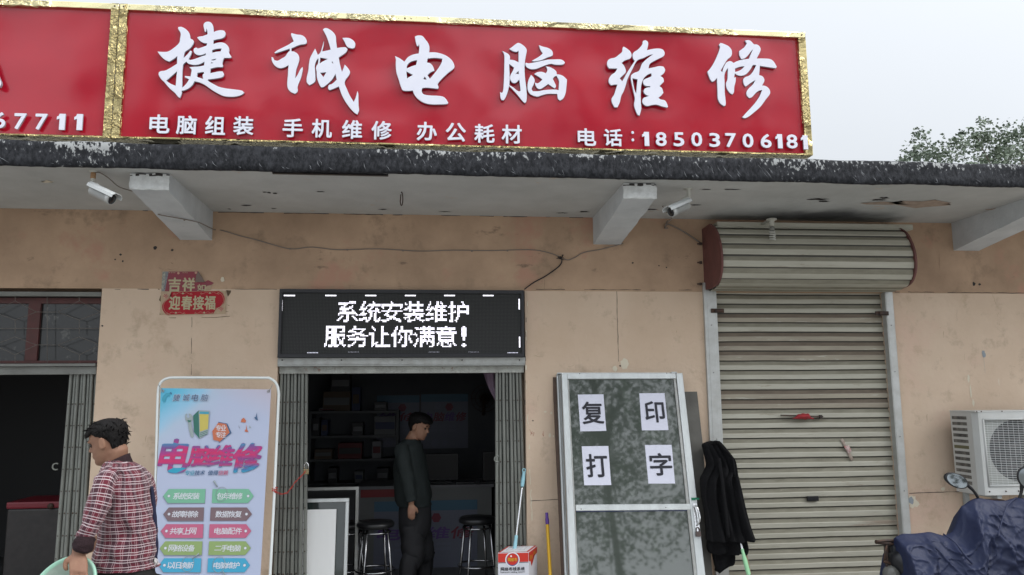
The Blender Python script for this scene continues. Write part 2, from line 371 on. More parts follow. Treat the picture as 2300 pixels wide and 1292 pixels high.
for x, y, r in ((349, 557, 4), (387, 562, 2.5), (271, 572, 2.5), (259, 583, 1.8), (276, 587, 2.2), (1421, 591, 2), (1480, 597, 1.6), (1497, 601, 1.6), (2187, 638, 4), (2200, 639, 3), (230, 732, 2), (1197, 945, 1.5), (2009, 852, 1.8), (1393, 822, 2)): blob(bm, x, y, r, r)
for x, y, rx, ry in ((1403, 818, 9, 12), (1381, 828, 6, 6), (1225, 925, 3, 2), (1238, 928, 2, 3), (1235, 978, 3, 5), (1243, 980, 2, 3), (2051, 1128, 12, 14), (500, 628, 4, 6), (2118, 1098, 5, 4), (2175, 850, 3, 9), (2180, 880, 3, 14), (2186, 905, 3, 8)): blob(bm, x, y, rx, ry, mi=2, c=0.0025)
for x, y, rx, ry in ((2046, 1124, 8, 7), (2210, 815, 3, 30), (2209, 795, 5, 9)): blob(bm, x, y, rx, ry, mi=3, c=0.0035)
for pts in ([(1190, 965), (1194, 975), (1200, 972), (1197, 980)], [(1191, 978), (1196, 968)], [(1220, 968), (1221, 980), (1218, 974)]): crack(bm, pts, 0.004, mi=4, gap=0, step=0.01)
for (x, y, dx, dy) in ((2130, 640, 40, 8), (2160, 560, 30, 5), (2090, 540, 26, 20), (1560, 590, 30, 10), (80, 540, 50, 5), (620, 520, 60, 8), (900, 560, 60, 6), (2240, 700, 12, 40)):
    for k in range(4): crack(bm, [(x+random.uniform(-dx, dx), y+random.uniform(-dy, dy)), (x+random.uniform(-dx, dx), y+random.uniform(-dy, dy))], 0.003, mi=5, gap=0.5, step=0.02, jit=0.012)
rnd = random.Random(55)
for k in range(46):                                # grime runs and scuffs with their own ragged shapes
    x = rnd.choice([rnd.uniform(230, 620), rnd.uniform(1190, 1570), rnd.uniform(2060, 2300)]); y = rnd.uniform(480, 1100); hgt = rnd.uniform(15, 60); wdt = rnd.uniform(0.002, 0.006)
    if k % 2: crack(bm, [(x, y), (x+rnd.uniform(-3, 3), y+hgt)], wdt, mi=5 if y > 650 else 7, gap=0.35, step=0.02, jit=0.006)
    else: crack(bm, [(x, y), (x+rnd.uniform(-30, 30), y+rnd.uniform(-8, 8))], wdt*0.8, mi=5 if y > 650 else 7, gap=0.5, step=0.015, jit=0.012)
m_stain = mat('wall_scuff', (0.40, 0.30, 0.215), 0.9); m_scrawl = mat('red_scrawl', (0.35, 0.1, 0.07), 0.9); m_bluegrey = mat('blue_grey_smear', (0.30, 0.33, 0.36), 0.9)
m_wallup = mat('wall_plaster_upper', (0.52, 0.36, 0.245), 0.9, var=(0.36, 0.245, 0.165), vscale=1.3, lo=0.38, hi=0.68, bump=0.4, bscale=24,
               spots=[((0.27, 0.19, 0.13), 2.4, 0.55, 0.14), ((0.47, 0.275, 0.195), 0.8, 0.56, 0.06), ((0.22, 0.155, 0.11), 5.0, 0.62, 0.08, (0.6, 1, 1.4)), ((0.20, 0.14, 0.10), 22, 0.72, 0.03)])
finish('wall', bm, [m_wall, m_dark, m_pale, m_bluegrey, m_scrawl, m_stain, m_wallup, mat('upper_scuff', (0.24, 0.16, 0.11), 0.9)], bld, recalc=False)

# --- overhang slab
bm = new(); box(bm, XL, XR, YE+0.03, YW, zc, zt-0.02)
SP = Pl((0, YW, zc), (1, 0, 0), (0, 1, 0))
def sblob(px, py, rx, ry, mi, **k): blob(bm, px, py, rx, ry, pl=SP, c=0.003, mi=mi, **k)
for x, y, rx, ry, mi in ((604, 432, 6, 1.5, 1), (594, 431, 4, 1, 1), (618, 434, 6, 1.5, 1), (553, 461, 12, 1.5, 1), (515, 469, 5, 1, 1), (615, 468, 7, 1, 1), (107, 408, 15, 3, 3), (1838, 447, 14, 2.5, 1), (1850, 452, 7, 2, 1), (1970, 449, 10, 2, 1), (1985, 444, 8, 1.6, 1), (2070, 457, 55, 7, 2), (1985, 456, 40, 4, 2),
                          (1640, 425, 14, 1.2, 1), (1585, 425, 10, 1, 1), (1563, 460, 9, 1.3, 1), (1310, 475, 12, 1.2, 1), (1262, 478, 8, 1.2, 1), (1000, 475, 14, 1, 1), (860, 470, 10, 1, 1), (720, 430, 9, 1, 1), (1460, 470, 12, 1.2, 1), (2240, 470, 12, 3, 2)):
    sblob(x, y, rx, ry, mi, rough=0.6, n=18)
def add_shade(m, c, rx, ry):
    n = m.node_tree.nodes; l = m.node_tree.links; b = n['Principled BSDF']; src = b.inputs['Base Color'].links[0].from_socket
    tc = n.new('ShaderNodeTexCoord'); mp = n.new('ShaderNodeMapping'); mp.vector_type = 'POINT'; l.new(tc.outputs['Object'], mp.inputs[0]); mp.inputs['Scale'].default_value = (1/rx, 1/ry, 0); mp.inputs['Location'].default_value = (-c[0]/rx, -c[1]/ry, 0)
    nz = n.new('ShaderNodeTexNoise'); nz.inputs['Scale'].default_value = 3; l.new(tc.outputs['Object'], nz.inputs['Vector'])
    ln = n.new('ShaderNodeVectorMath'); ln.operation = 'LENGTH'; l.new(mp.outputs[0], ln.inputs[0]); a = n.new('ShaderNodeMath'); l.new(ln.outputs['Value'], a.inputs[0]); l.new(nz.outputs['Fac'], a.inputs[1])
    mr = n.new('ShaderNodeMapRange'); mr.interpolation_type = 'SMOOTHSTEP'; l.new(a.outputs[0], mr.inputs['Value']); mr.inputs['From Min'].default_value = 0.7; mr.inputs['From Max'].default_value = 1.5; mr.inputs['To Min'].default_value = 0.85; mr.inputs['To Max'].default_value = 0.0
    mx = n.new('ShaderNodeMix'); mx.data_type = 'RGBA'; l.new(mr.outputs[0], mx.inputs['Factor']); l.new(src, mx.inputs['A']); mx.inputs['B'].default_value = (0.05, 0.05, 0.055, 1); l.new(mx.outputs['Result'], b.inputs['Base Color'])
sc0 = SP.hit(1850, 484); add_shade(m_soffit, (sc0.x, sc0.y-YW), 0.78, 0.30)  # soft contact shade above the shutter box, painted into the soffit colour
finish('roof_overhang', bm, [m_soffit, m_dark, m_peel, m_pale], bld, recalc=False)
# --- tarred edge of the overhang: uneven sheet with paint remnants
def edge_mat():
    m = bpy.data.materials.new('tarred_edge'); m.use_nodes = True; n = m.node_tree.nodes; l = m.node_tree.links; b = n['Principled BSDF']
    b.inputs['Roughness'].default_value = 0.8; b.inputs['Specular IOR Level'].default_value = 0.25; tc = n.new('ShaderNodeTexCoord')
    mp = n.new('ShaderNodeMapping'); l.new(tc.outputs['Object'], mp.inputs[0]); mp.inputs['Scale'].default_value = (1.0, 1, 0.6); mp.inputs['Rotation'].default_value = (0, R(28), 0)
    s = n.new('ShaderNodeTexNoise'); s.inputs['Scale'].default_value = 42; s.inputs['Detail'].default_value = 7; s.inputs['Roughness'].default_value = 0.65; l.new(mp.outputs[0], s.inputs['Vector'])
    big = n.new('ShaderNodeTexNoise'); big.inputs['Scale'].default_value = 1.3; big.inputs['Detail'].default_value = 3; l.new(tc.outputs['Object'], big.inputs['Vector'])
    sp = n.new('ShaderNodeSeparateXYZ'); l.new(tc.outputs['Object'], sp.inputs[0])
    hgt = n.new('ShaderNodeMapRange'); hgt.inputs['From Min'].default_value = zt-0.11; hgt.inputs['From Max'].default_value = zt-0.02; hgt.inputs['To Min'].default_value = -0.12; hgt.inputs['To Max'].default_value = 0.035; l.new(sp.outputs['Z'], hgt.inputs['Value'])
    a1 = n.new('ShaderNodeMath'); l.new(s.outputs['Fac'], a1.inputs[0]); l.new(hgt.outputs[0], a1.inputs[1])
    bg_ = n.new('ShaderNodeMapRange'); bg_.inputs['From Min'].default_value = 0.35; bg_.inputs['From Max'].default_value = 0.65; bg_.inputs['To Min'].default_value = -0.12; bg_.inputs['To Max'].default_value = 0.11; l.new(big.outputs['Fac'], bg_.inputs['Value'])
    a2 = n.new('ShaderNodeMath'); l.new(a1.outputs[0], a2.inputs[0]); l.new(bg_.outputs[0], a2.inputs[1])
    th = n.new('ShaderNodeMapRange'); th.inputs['From Min'].default_value = 0.585; th.inputs['From Max'].default_value = 0.625; l.new(a2.outputs[0], th.inputs['Value'])
    c1 = n.new('ShaderNodeMix'); c1.data_type = 'RGBA'; c1.inputs['A'].default_value = (0.012, 0.013, 0.016, 1); c1.inputs['B'].default_value = (0.05, 0.052, 0.06, 1)
    t2 = n.new('ShaderNodeMapRange'); t2.inputs['From Min'].default_value = 0.4; t2.inputs['From Max'].default_value = 0.7; l.new(s.outputs['Fac'], t2.inputs['Value']); l.new(t2.outputs[0], c1.inputs['Factor'])
    c2 = n.new('ShaderNodeMix'); c2.data_type = 'RGBA'; l.new(th.outputs[0], c2.inputs['Factor']); l.new(c1.outputs['Result'], c2.inputs['A']); c2.inputs['B'].default_value = (0.36, 0.37, 0.37, 1)
    l.new(c2.outputs['Result'], b.inputs['Base Color'])
    bp = n.new('ShaderNodeBump'); bp.inputs['Strength'].default_value = 0.6; bp.inputs['Distance'].default_value = 0.012; l.new(s.outputs['Fac'], bp.inputs['Height']); l.new(bp.outputs[0], b.inputs['Normal'])
    return m
bm = new(); nx, rows = 900, []
prof = [(0.25, zt+0.003), (0.02, zt), (0.0, zt-0.012), (-0.004, zt-0.05), (0.0, zt-0.09), (-0.004, zt-0.125), (0.0, zc-0.004), (0.012, zc-0.012), (0.05, zc-0.004), (0.06, zc+0.02)]
for i in range(nx+1):
    x = XL + (XR-XL)*i/nx; r = []
    for j, (dy, z) in enumerate(prof):
        k = 0 if j == 0 else 1
        d = 0.007*fbm((x*3.0, z*9, 0)) + 0.004*fbm((x*13+z*25, z*12, 5)); e = 0.007*fbm((x*2.2, j*0.2, 9)) + (0.004*fbm((x*14, j, 2)) if j > 5 else 0.0015*fbm((x*12, j, 2)))
        r.append(bm.verts.new((x, YE + dy + k*d, z + k*e)))
    rows.append(r)
for i in range(nx):
    for j in range(len(prof)-1):
        f = bm.faces.new((rows[i][j], rows[i][j+1], rows[i+1][j+1], rows[i+1][j])); f.smooth = True
rnd = random.Random(77)
for k in range(230):
    x = rnd.uniform(-3.2, 7.5); z = rnd.uniform(zc+0.0, zt-0.03); L_ = rnd.uniform(0.012, 0.06)*(1.6 if rnd.random() < 0.15 else 1); sl = rnd.uniform(0.25, 0.9); wd = rnd.uniform(0.0006, 0.0018)
    if noise.noise(Vector((x*1.3, 0, 6))) < -0.25: continue
    y = YE-0.0155; z2 = max(zc-0.002, z-L_); bend = rnd.uniform(-0.008, 0.008)
    p = [Vector((x, y, z)), Vector((x+L_*sl*0.5+bend, y, (z+z2)/2)), Vector((x+L_*sl, y, z2))]; q_ = Vector((wd, 0, wd*0.4))
    f = bm.faces.new([bm.verts.new(v) for v in (p[0], p[1]-q_, p[2], p[1]+q_)]); f.material_index = 1
finish('overhang_edge', bm, [edge_mat(), mat('edge_scratch', (0.24, 0.25, 0.27), 0.6)], bld)
bm = new(); box(bm, P(612, 376, YE+0.06).x, P(872, 376, YE+0.06).x, YE+0.055, YE+0.085, zc-0.012, zc+0.01); finish('drip_strip', bm, m_black, bld)

# --- white beams under the overhang
BZ = []
def roofbeam(pxl, pxr, pyb, wl, wr, wb):
    """end face at photo columns pxl..pxr bottom pyb; meets wall at wl..wr bottom wb"""
    y0 = YE+0.16
    w0, w1 = P(wl, wb, YW), P(wr, wb, YW)
    e0, e1 = (P(pxl, pyb, y0), P(pxr, pyb, y0)) if pxl else (Vector((w0.x, y0, BZ[0])), Vector((w0.x+0.24, y0, BZ[0])))
    if not pxl: w1.x = w0.x+0.24
    BZ.append(e0.z)
    bm = new(); x0, x1 = (e0.x+w0.x)/2, (e1.x+w1.x)/2; n = 14
    sec = lambda y, zb, s: [Vector((x0 + s*0.004*fbm((y*9, 1, 0)), y, zc)), Vector((x0 + 0.008*fbm((y*6, 0, 3)), y, zb)), Vector(((x0+x1)/2, y, zb + 0.003*fbm((y*9, 7, 3)))), Vector((x1 + 0.008*fbm((y*6, 5, 3)), y, zb)), Vector((x1, y, zc))]
    rr = [sec(y0 + (YW-y0)*i/n, e0.z + (w0.z-e0.z)*i/n, 1) for i in range(n+1)]
    V = loft(bm, rr, closed=False)
    for f in bm.faces: f.smooth = False
    f = bm.faces.new(V[0][::-1])
    o = finish('roof_beam', bm, m_beam, bld)
    bm = new(); g = 12; V = []                         # rough plastered end
    for i in range(g+1):
        for j in range(g+1):
            x = x0 - 0.006 + (x1-x0+0.012)*i/g; z = e0.z - 0.006 + (zc-e0.z)*j/g
            ed = 0.012 if i in (0, g) or j in (0,) else 0
            V.append(bm.verts.new((x + 0.006*fbm((x*20, z*20, 1)), y0 - 0.014 + ed + 0.009*fbm((x*18, z*18, 4)), z + 0.006*fbm((x*20, z*20, 8)))))
    for i in range(g):
        for j in range(g):
            f = bm.faces.new((V[i*(g+1)+j], V[(i+1)*(g+1)+j], V[(i+1)*(g+1)+j+1], V[i*(g+1)+j+1])); f.smooth = True
            if j >= g-2 and random.random() < 0.55: f.material_index = 1
    oe = finish('beam_end', bm, [m_beamend, m_dark], o)
    BEAMS.append(Pl((0, y0, e0.z), (1, 0, 0), (0, YW-y0, w0.z-e0.z)))
    return x0, x1
BEAMS = []
bx = [roofbeam(293, 380, 424, 404, 474, 539), roofbeam(1402, 1474, 444, 1333, 1393, 549), roofbeam(None, None, 470, 2142, 2230, 563)]
print('beams', bx)

# --- interior rooms
YB = 9.6
bm = new()
rx0, rx1 = bx[0][0]+0.1, bx[1][1]-0.1
box(bm, rx0, rx1, YB, YB+0.1, 0, 3.3)
box(bm, rx0-0.1, rx0, YW+T, YB, 0, 3.3); box(bm, rx1, rx1+0.1, YW+T, YB, 0, 3.3)
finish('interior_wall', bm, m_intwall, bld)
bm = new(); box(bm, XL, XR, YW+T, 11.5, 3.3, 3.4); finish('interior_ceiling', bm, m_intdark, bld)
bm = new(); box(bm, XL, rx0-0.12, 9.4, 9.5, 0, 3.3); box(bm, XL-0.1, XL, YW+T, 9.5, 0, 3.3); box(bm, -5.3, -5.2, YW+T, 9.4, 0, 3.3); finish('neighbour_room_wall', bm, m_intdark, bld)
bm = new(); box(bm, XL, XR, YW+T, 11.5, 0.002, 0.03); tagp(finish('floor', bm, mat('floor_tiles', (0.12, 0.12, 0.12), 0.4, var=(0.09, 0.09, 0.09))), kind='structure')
bm = new(); box(bm, XL, XR, YW, 12, zt-0.03, zt+0.02); finish('roof', bm, m_concrete, bld)

# --- lintel channel and folding gates
def zpx(py, Y=YW, px=900): return P(px, py, Y).z
bm = new()
box(bm, xc0+0.002, xc1-0.002, YW-0.012, YW+0.1, zpx(819), zpx(804)); box(bm, xc0+0.004, xc1-0.004, YW-0.016, YW+0.09, zpx(822), zpx(819.5), 0)
for x in (634, 767, 903, 1038, 1167): lathe(bm, P(x, 806+3, YW-0.013), (0, -1, 0), [(0.006, 0), (0.006, 0.002), (0, 0.003)], 8, 1)
finish('door_track', bm, [m_aludull, m_dark], bld)
bm = new(); box(bm, xc0+0.01, xc1-0.01, YW+0.03, YW+0.12, zpx(838), zpx(822.5)); finish('door_lintel', bm, mat('worn_lintel', (0.40, 0.41, 0.38), 0.9, var=(0.25, 0.25, 0.23), vscale=12, spots=((0.22, 0.15, 0.12), 16, 0.6, 0.04), bump=0.4), bld)
def gate(x_top0, x_top1, x_bot0, x_bot1, ztop, n, seed, knob=None):
    """bunch of folded vertical steel channels; x at z=ztop and at z=0.4"""
    random.seed(seed); bm = new(); zb = 0.03
    ex = lambda a, b, z: a + (b-a)*(ztop-z)/(ztop-0.4)
    for i in range(n):
        f0 = i/n; f1 = (i+0.80)/n; y = YW+0.05 + (0.012 if i % 2 else 0); dy = random.uniform(-0.004, 0.004)
        for (z0, z1) in ((zb, ztop),):
            def X(f, z): return ex(x_top0, x_bot0, z)*(1-f) + ex(x_top1, x_bot1, z)*f
            nz_ = 8; A = []
            for k in range(nz_+1):
                z = z0 + (z1-z0)*k/nz_; wv = 0.0025*noise.noise(Vector((i*3.1, z*1.4, seed)))
                xa, xb = X(f0, z)+wv, X(f1, z)+wv; wd = xb-xa
                A.append([Vector((xa, y+0.03, z)), Vector((xa, y+dy, z)), Vector((xa+wd*0.2, y-0.006+dy, z)), Vector((xa+wd*0.8, y-0.006+dy, z)), Vector((xb, y+dy, z)), Vector((xb, y+0.03, z))])
            loft(bm, A, closed=True)
    for f in bm.faces: f.smooth = False
    # lattice bars crossing behind and rivets in front
    zz = ztop-0.28
    while zz > 0.1:
        for i in range(n):
            x = X((i+0.40)/n, zz); lathe(bm, (x, YW+0.046+(0.012 if i % 2 else 0), zz), (0, -1, 0), [(0.0065, 0), (0.0055, 0.004), (0.0, 0.006)], 6, 1)
        a, b = X(0.02, zz), X(0.98, zz); beam(bm, (a, YW+0.078, zz), (b, YW+0.078, zz-0.13), 0.004, 0.02, up=(0, 1, 0))
        beam(bm, (a, YW+0.084, zz-0.13), (b, YW+0.084, zz), 0.004, 0.02, up=(0, 1, 0)); zz -= 0.165
    random.seed(seed+99)
    return finish('folding_gate', bm, [m_gate, m_iron], bld)
zg = zpx(823)
g1 = gate(P(151, 825, YW).x, P(213, 825, YW).x, P(116, 1245, YW).x, P(196, 1245, YW).x, zg, 8, 3)
g2 = gate(P(627, 825, YW).x, P(690, 825, YW).x, P(612, 1245, YW).x, P(688, 1245, YW).x, zg, 8, 5)
g3 = gate(P(1114, 825, YW).x, P(1174, 825, YW).x, P(1114, 1245, YW).x, P(1188, 1245, YW).x, zg, 8, 8)
for g, (hx, hy) in ((g1, (127, 1048)), (g3, (1117, 1031))):
    c = P(hx, hy, YW-0.0); bm = new(); s = 1
    tube(bm, [c + Vector((0.024*math.cos(t), -0.01, 0.024*math.sin(t))) for t in [k*math.pi/8 + math.pi*0.3 for k in range(12)]], 0.006, 6); finish('handle', bm, m_gate, g)

# --- transom window of the left shop
zwb = zpx(815, px=100); zwt = zpx(655, px=100)
bm = new(); XA = -5.2
box(bm, XA, xo1-0.005, YW+0.0, YW+0.06, zwt-0.035, zwt-0.002); box(bm, XA, xo1-0.01, YW-0.01, YW+0.1, zpx(823, px=100), zpx(817, px=100)); box(bm, XA, xo1-0.012, YW+0.02, YW+0.1, zpx(841, px=100), zpx(824, px=100))
win = finish('transom_window', bm, mat('window_surround', (0.20, 0.205, 0.19), 0.7, var=(0.15, 0.15, 0.14)), bld)
bm = new(); gx = [XA, P(-190, 730, YW+0.1).x, P(78, 730, YW+0.1).x, xo1-0.01]; fr = 0.045
box(bm, XA, xo1-0.01, YW+0.08, YW+0.13, zwt-0.085, zwt-0.04); box(bm, XA, xo1-0.01, YW+0.08, YW+0.13, zwb, zwb+0.02)
for x in gx[1:-1]: box(bm, x-fr, x+fr, YW+0.075, YW+0.135, zwb+0.02, zwt-0.085)
finish('window_frame', bm, m_redwood, win)
bm = new(); box(bm, XA, xo1-0.01, YW+0.10, YW+0.108, zwb, zwt-0.05); finish('pane', bm, m_glassdark, win)
bm = new(); GP = vplane(YW+0.03)                       # wire grille with stretched hexagons
hx = 71; pts = lambda x, y: GP.hit(x, y)
for j, y in enumerate((700, 737)):
    pass
for cx in (-250, -108, 34, 178):
    w_ = 71
    P6 = [(cx-w_, 700), (cx-25, 683), (cx, 683)]
    tube(bm, [pts(cx-48, 701), pts(cx, 676), pts(cx+48, 701)], 0.0022, 4); tube(bm, [pts(cx-48, 701), pts(cx, 719), pts(cx+48, 701)], 0.0022, 4)
    tube(bm, [pts(cx+48, 701), pts(cx+93, 701)], 0.0022, 4)
    tube(bm, [pts(cx, 655), pts(cx, 676)], 0.0022, 4); tube(bm, [pts(cx, 719), pts(cx, 750)], 0.0022, 4)
    tube(bm, [pts(cx-48, 775), pts(cx, 757), pts(cx+48, 775)], 0.0022, 4); tube(bm, [pts(cx-48, 775), pts(cx, 797), pts(cx+48, 775)], 0.0022, 4); tube(bm, [pts(cx, 797), pts(cx, 815)], 0.0022, 4); tube(bm, [pts(cx+48, 775), pts(cx+93, 775)], 0.0022, 4)
    tube(bm, [pts(cx-72, 655), pts(cx-72, 815)], 0.0022, 4)
tube(bm, [pts(-300, 738), pts(222, 738)], 0.0022, 4)
finish('window_grille', bm, mat('grille_wire', (0.20, 0.18, 0.16), 0.6, metal=0.3), win)

# --- roller shutter
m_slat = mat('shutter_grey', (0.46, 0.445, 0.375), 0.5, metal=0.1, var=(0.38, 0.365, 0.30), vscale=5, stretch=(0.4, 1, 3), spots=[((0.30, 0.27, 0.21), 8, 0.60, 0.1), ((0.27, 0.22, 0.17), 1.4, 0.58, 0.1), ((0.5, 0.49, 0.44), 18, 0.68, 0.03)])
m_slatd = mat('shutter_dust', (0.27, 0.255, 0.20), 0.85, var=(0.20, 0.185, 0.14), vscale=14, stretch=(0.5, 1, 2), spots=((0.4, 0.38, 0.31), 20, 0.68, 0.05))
m_slatg = mat('shutter_groove', (0.07, 0.068, 0.06), 0.9)
ys = YW+0.05; zs_top = zpx(640, px=1800); per = (zpx(1200, px=1900)-zpx(1222.9, px=1900))
bm = new(); z = zs_top; n = 0; prof = []
while z > 0.02:
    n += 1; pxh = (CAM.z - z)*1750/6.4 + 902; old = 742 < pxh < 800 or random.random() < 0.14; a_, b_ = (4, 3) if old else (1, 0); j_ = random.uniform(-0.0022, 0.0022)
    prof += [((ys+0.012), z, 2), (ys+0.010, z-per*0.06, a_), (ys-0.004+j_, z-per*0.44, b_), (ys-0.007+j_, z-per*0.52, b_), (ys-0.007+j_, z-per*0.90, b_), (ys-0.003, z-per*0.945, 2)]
    z -= per
X = [xs0-0.03 + (xs1-xs0+0.06)*i/24 for i in range(25)]
V = [[bm.verts.new((x, y + 0.006*fbm((x*1.3, zz*2.6, 4)), zz + 0.0045*fbm((x*0.9, round(zz/per)*0.7, 1)))) for x in X] for (y, zz, m) in prof]
for j in range(len(prof)-1):
    for i in range(24): f = bm.faces.new((V[j][i], V[j][i+1], V[j+1][i+1], V[j+1][i])); f.material_index = prof[j][2]
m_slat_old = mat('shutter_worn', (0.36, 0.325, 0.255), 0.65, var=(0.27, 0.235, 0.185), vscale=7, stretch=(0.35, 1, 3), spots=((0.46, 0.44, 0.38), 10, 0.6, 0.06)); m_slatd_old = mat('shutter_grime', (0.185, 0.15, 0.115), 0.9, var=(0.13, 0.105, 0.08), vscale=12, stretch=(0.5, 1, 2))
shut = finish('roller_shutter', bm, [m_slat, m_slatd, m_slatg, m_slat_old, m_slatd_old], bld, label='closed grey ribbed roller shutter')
for (a, b) in ((P(1585, 900, YW).x+0.012, xs0+0.002), (xs1-0.006, P(2019, 900, YW).x)):
    bm = new(); box(bm, a, b, YW-0.03, YW+0.03, 0.0, zs_top+0.01); box(bm, (a+b)/2-0.03, (a+b)/2+0.03, YW-0.033, YW-0.03, 0.0, zs_top)
    for zz in (0.9, 1.35, 1.9, 2.3): lathe(bm, ((a+b)/2, YW-0.033, zz), (0, -1, 0), [(0.007, 0), (0.005, 0.003), (0, 0.004)], 8, 1)
    finish('guide_rail', bm, [mat('rail_aluminium', (0.52, 0.53, 0.52), 0.45, metal=0.45, var=(0.42, 0.42, 0.4), vscale=9), m_dark], shut, bevel=0.002)
# drum cover
hx0, hx1 = P(1578, 560, YW).x, P(2050, 560, 6.02).x
ctrl = [(YW-0.005, zc-0.02), (6.14, P(1900, 517, 6.14).z), (6.04, P(1900, 545, 6.04).z), (6.005, P(1900, 580, 6.005).z), (6.03, P(1900, 615, 6.03).z), (6.12, P(1900, 640, 6.12).z), (6.30, P(1900, 652, 6.30).z), (YW+0.03, P(1900, 652, YW).z)]
def cr(pts, k):                       # Catmull-Rom through 2-D points
    out = []
    for i in range(len(pts)-1):
        p0, p1, p2, p3 = pts[max(i-1, 0)], pts[i], pts[i+1], pts[min(i+2, len(pts)-1)]
        for j in range(k):
            t = j/k; out.append(tuple(0.5*((2*b)+(c-a)*t+(2*a-5*b+4*c-d)*t*t+(-a+3*b-3*c+d)*t**3) for a, b, c, d in zip(p0, p1, p2, p3)))
    out.append(tuple(pts[-1])); return out
dense = cr(ctrl, 40)
cum = [0]
for a, b in zip(dense, dense[1:]): cum.append(cum[-1] + math.dist(a, b))
bm = new(); rows = []; hp = 0.098; x0h, x1h = hx0+0.02, hx1-0.015
start = cum[40]                       # the flat board above stays plain
pr = []
for (y, zz), c in zip(dense, cum):
    if c < start: continue
    i = dense.index((y, zz)); a = dense[max(i-1, 0)]; b = dense[min(i+1, len(dense)-1)]; t = Vector((b[0]-a[0], b[1]-a[1])).normalized(); nn = Vector((t.y, -t.x))
    ph = ((c-start)/hp) % 1.0; d = 0.0 if ph < 0.08 else (0.011*min(1, (ph-0.08)/0.35) if ph < 0.93 else 0.011*(1-(ph-0.93)/0.07))
    pr.append((y + nn.x*d, zz + nn.y*d, 2 if (ph < 0.06 or ph > 0.94) else (1 if ph < 0.45 else 0)))
V = [[bm.verts.new((x0h + (x1h-x0h)*i/20, y + 0.002*fbm((i*0.3, zz*3, 2)), zz)) for i in range(21)] for (y, zz, m) in pr]
for j in range(len(pr)-1):
    for i in range(20): f = bm.faces.new((V[j][i], V[j+1][i], V[j+1][i+1], V[j][i+1])); f.material_index = pr[j][2]
hous = finish('shutter_drum_cover', bm, [m_slat, m_slatd, m_slatg], shut, recalc=False)
bm = new()
zb1, zb0 = P(1900, 500, 6.22).z, P(1900, 515, 6.16).z
box(bm, P(1607, 507, 6.2).x, P(2044, 507, 6.2).x, 6.16, YW-0.003, zb0+0.004, zb0+0.05); beam(bm, (P(1607, 515, 6.15).x, 6.155, zb0), (P(2044, 515, 6.15).x, 6.155, zb0), 0.02, 0.012)
finish('top_board', bm, [m_slat], shut, bevel=0.003)
for xx in (hx0, hx1-0.013):
    bm = new(); pl = Pl((xx, 0, 0), (0, 1, 0), (0, 0, 1)); poly = [(y-0.03 if y < YW-0.02 else y, zz-(0.012 if zz < 2.55 else 0)) for y, zz in dense[::8]]
    poly = [(YW-0.002, poly[0][1]-0.07)] + [p for p in poly if cum[min(dense.index(min(dense, key=lambda q: math.dist(q, p))), len(cum)-1)] > start-0.12] + [(YW-0.002, poly[-1][1])]
    A = [bm.verts.new((xx, y, zz)) for y, zz in poly]; B = [bm.verts.new((xx+0.016, y, zz)) for y, zz in poly]
    bm.faces.new(A[::-1]); bm.faces.new(B)
    for k in range(len(poly)): bm.faces.new((A[k], A[(k+1) % len(poly)], B[(k+1) % len(poly)], B[k]))
    finish('end_plate', bm, mat('end_plate_red', (0.16, 0.062, 0.055), 0.65, var=(0.11, 0.045, 0.042), vscale=9, bump=0.2), shut)
bm = new()
for yy in (548, 590, 638): lathe(bm, P(1574, yy, YW-0.03), (-1, 0, 0), [(0.012, -0.01), (0.012, 0.01), (0.006, 0.012), (0.006, 0.03), (0, 0.031)], 8)
finish_each('bolt', bm, m_iron, shut)
for (a, b, y) in ((1597, 1626, 698), (1966, 1996, 704)):
    bm = new(); p, q = P(a, y, YW-0.04), P(b, y, YW-0.04); box(bm, p.x, q.x, YW-0.045, YW-0.034, p.z-0.018, p.z+0.018)
    box(bm, p.x+0.03, q.x-0.01, YW-0.06, YW-0.045, p.z-0.011, p.z+0.011); finish('latch_bracket', bm, m_iron, shut, bevel=0.002)
c = P(1826, 1120, YW+0.03); bm = new(); box(bm, c.x-0.05, c.x+0.05, YW+0.024, YW+0.046, c.z-0.02, c.z+0.02); finish('shutter_handle', bm, m_black, shut, bevel=0.006, bseg=2)
c = P(1800, 936, YW+0.03); bm = new(); beam(bm, P(1754, 933, YW+0.02), P(1848, 936, YW+0.02), 0.018, 0.010); box(bm, P(1843, 936, YW).x, P(1848, 936, YW).x, YW+0.005, YW+0.03, c.z-0.02, c.z+0.012)
finish('lock_bar', bm, m_iron, shut)

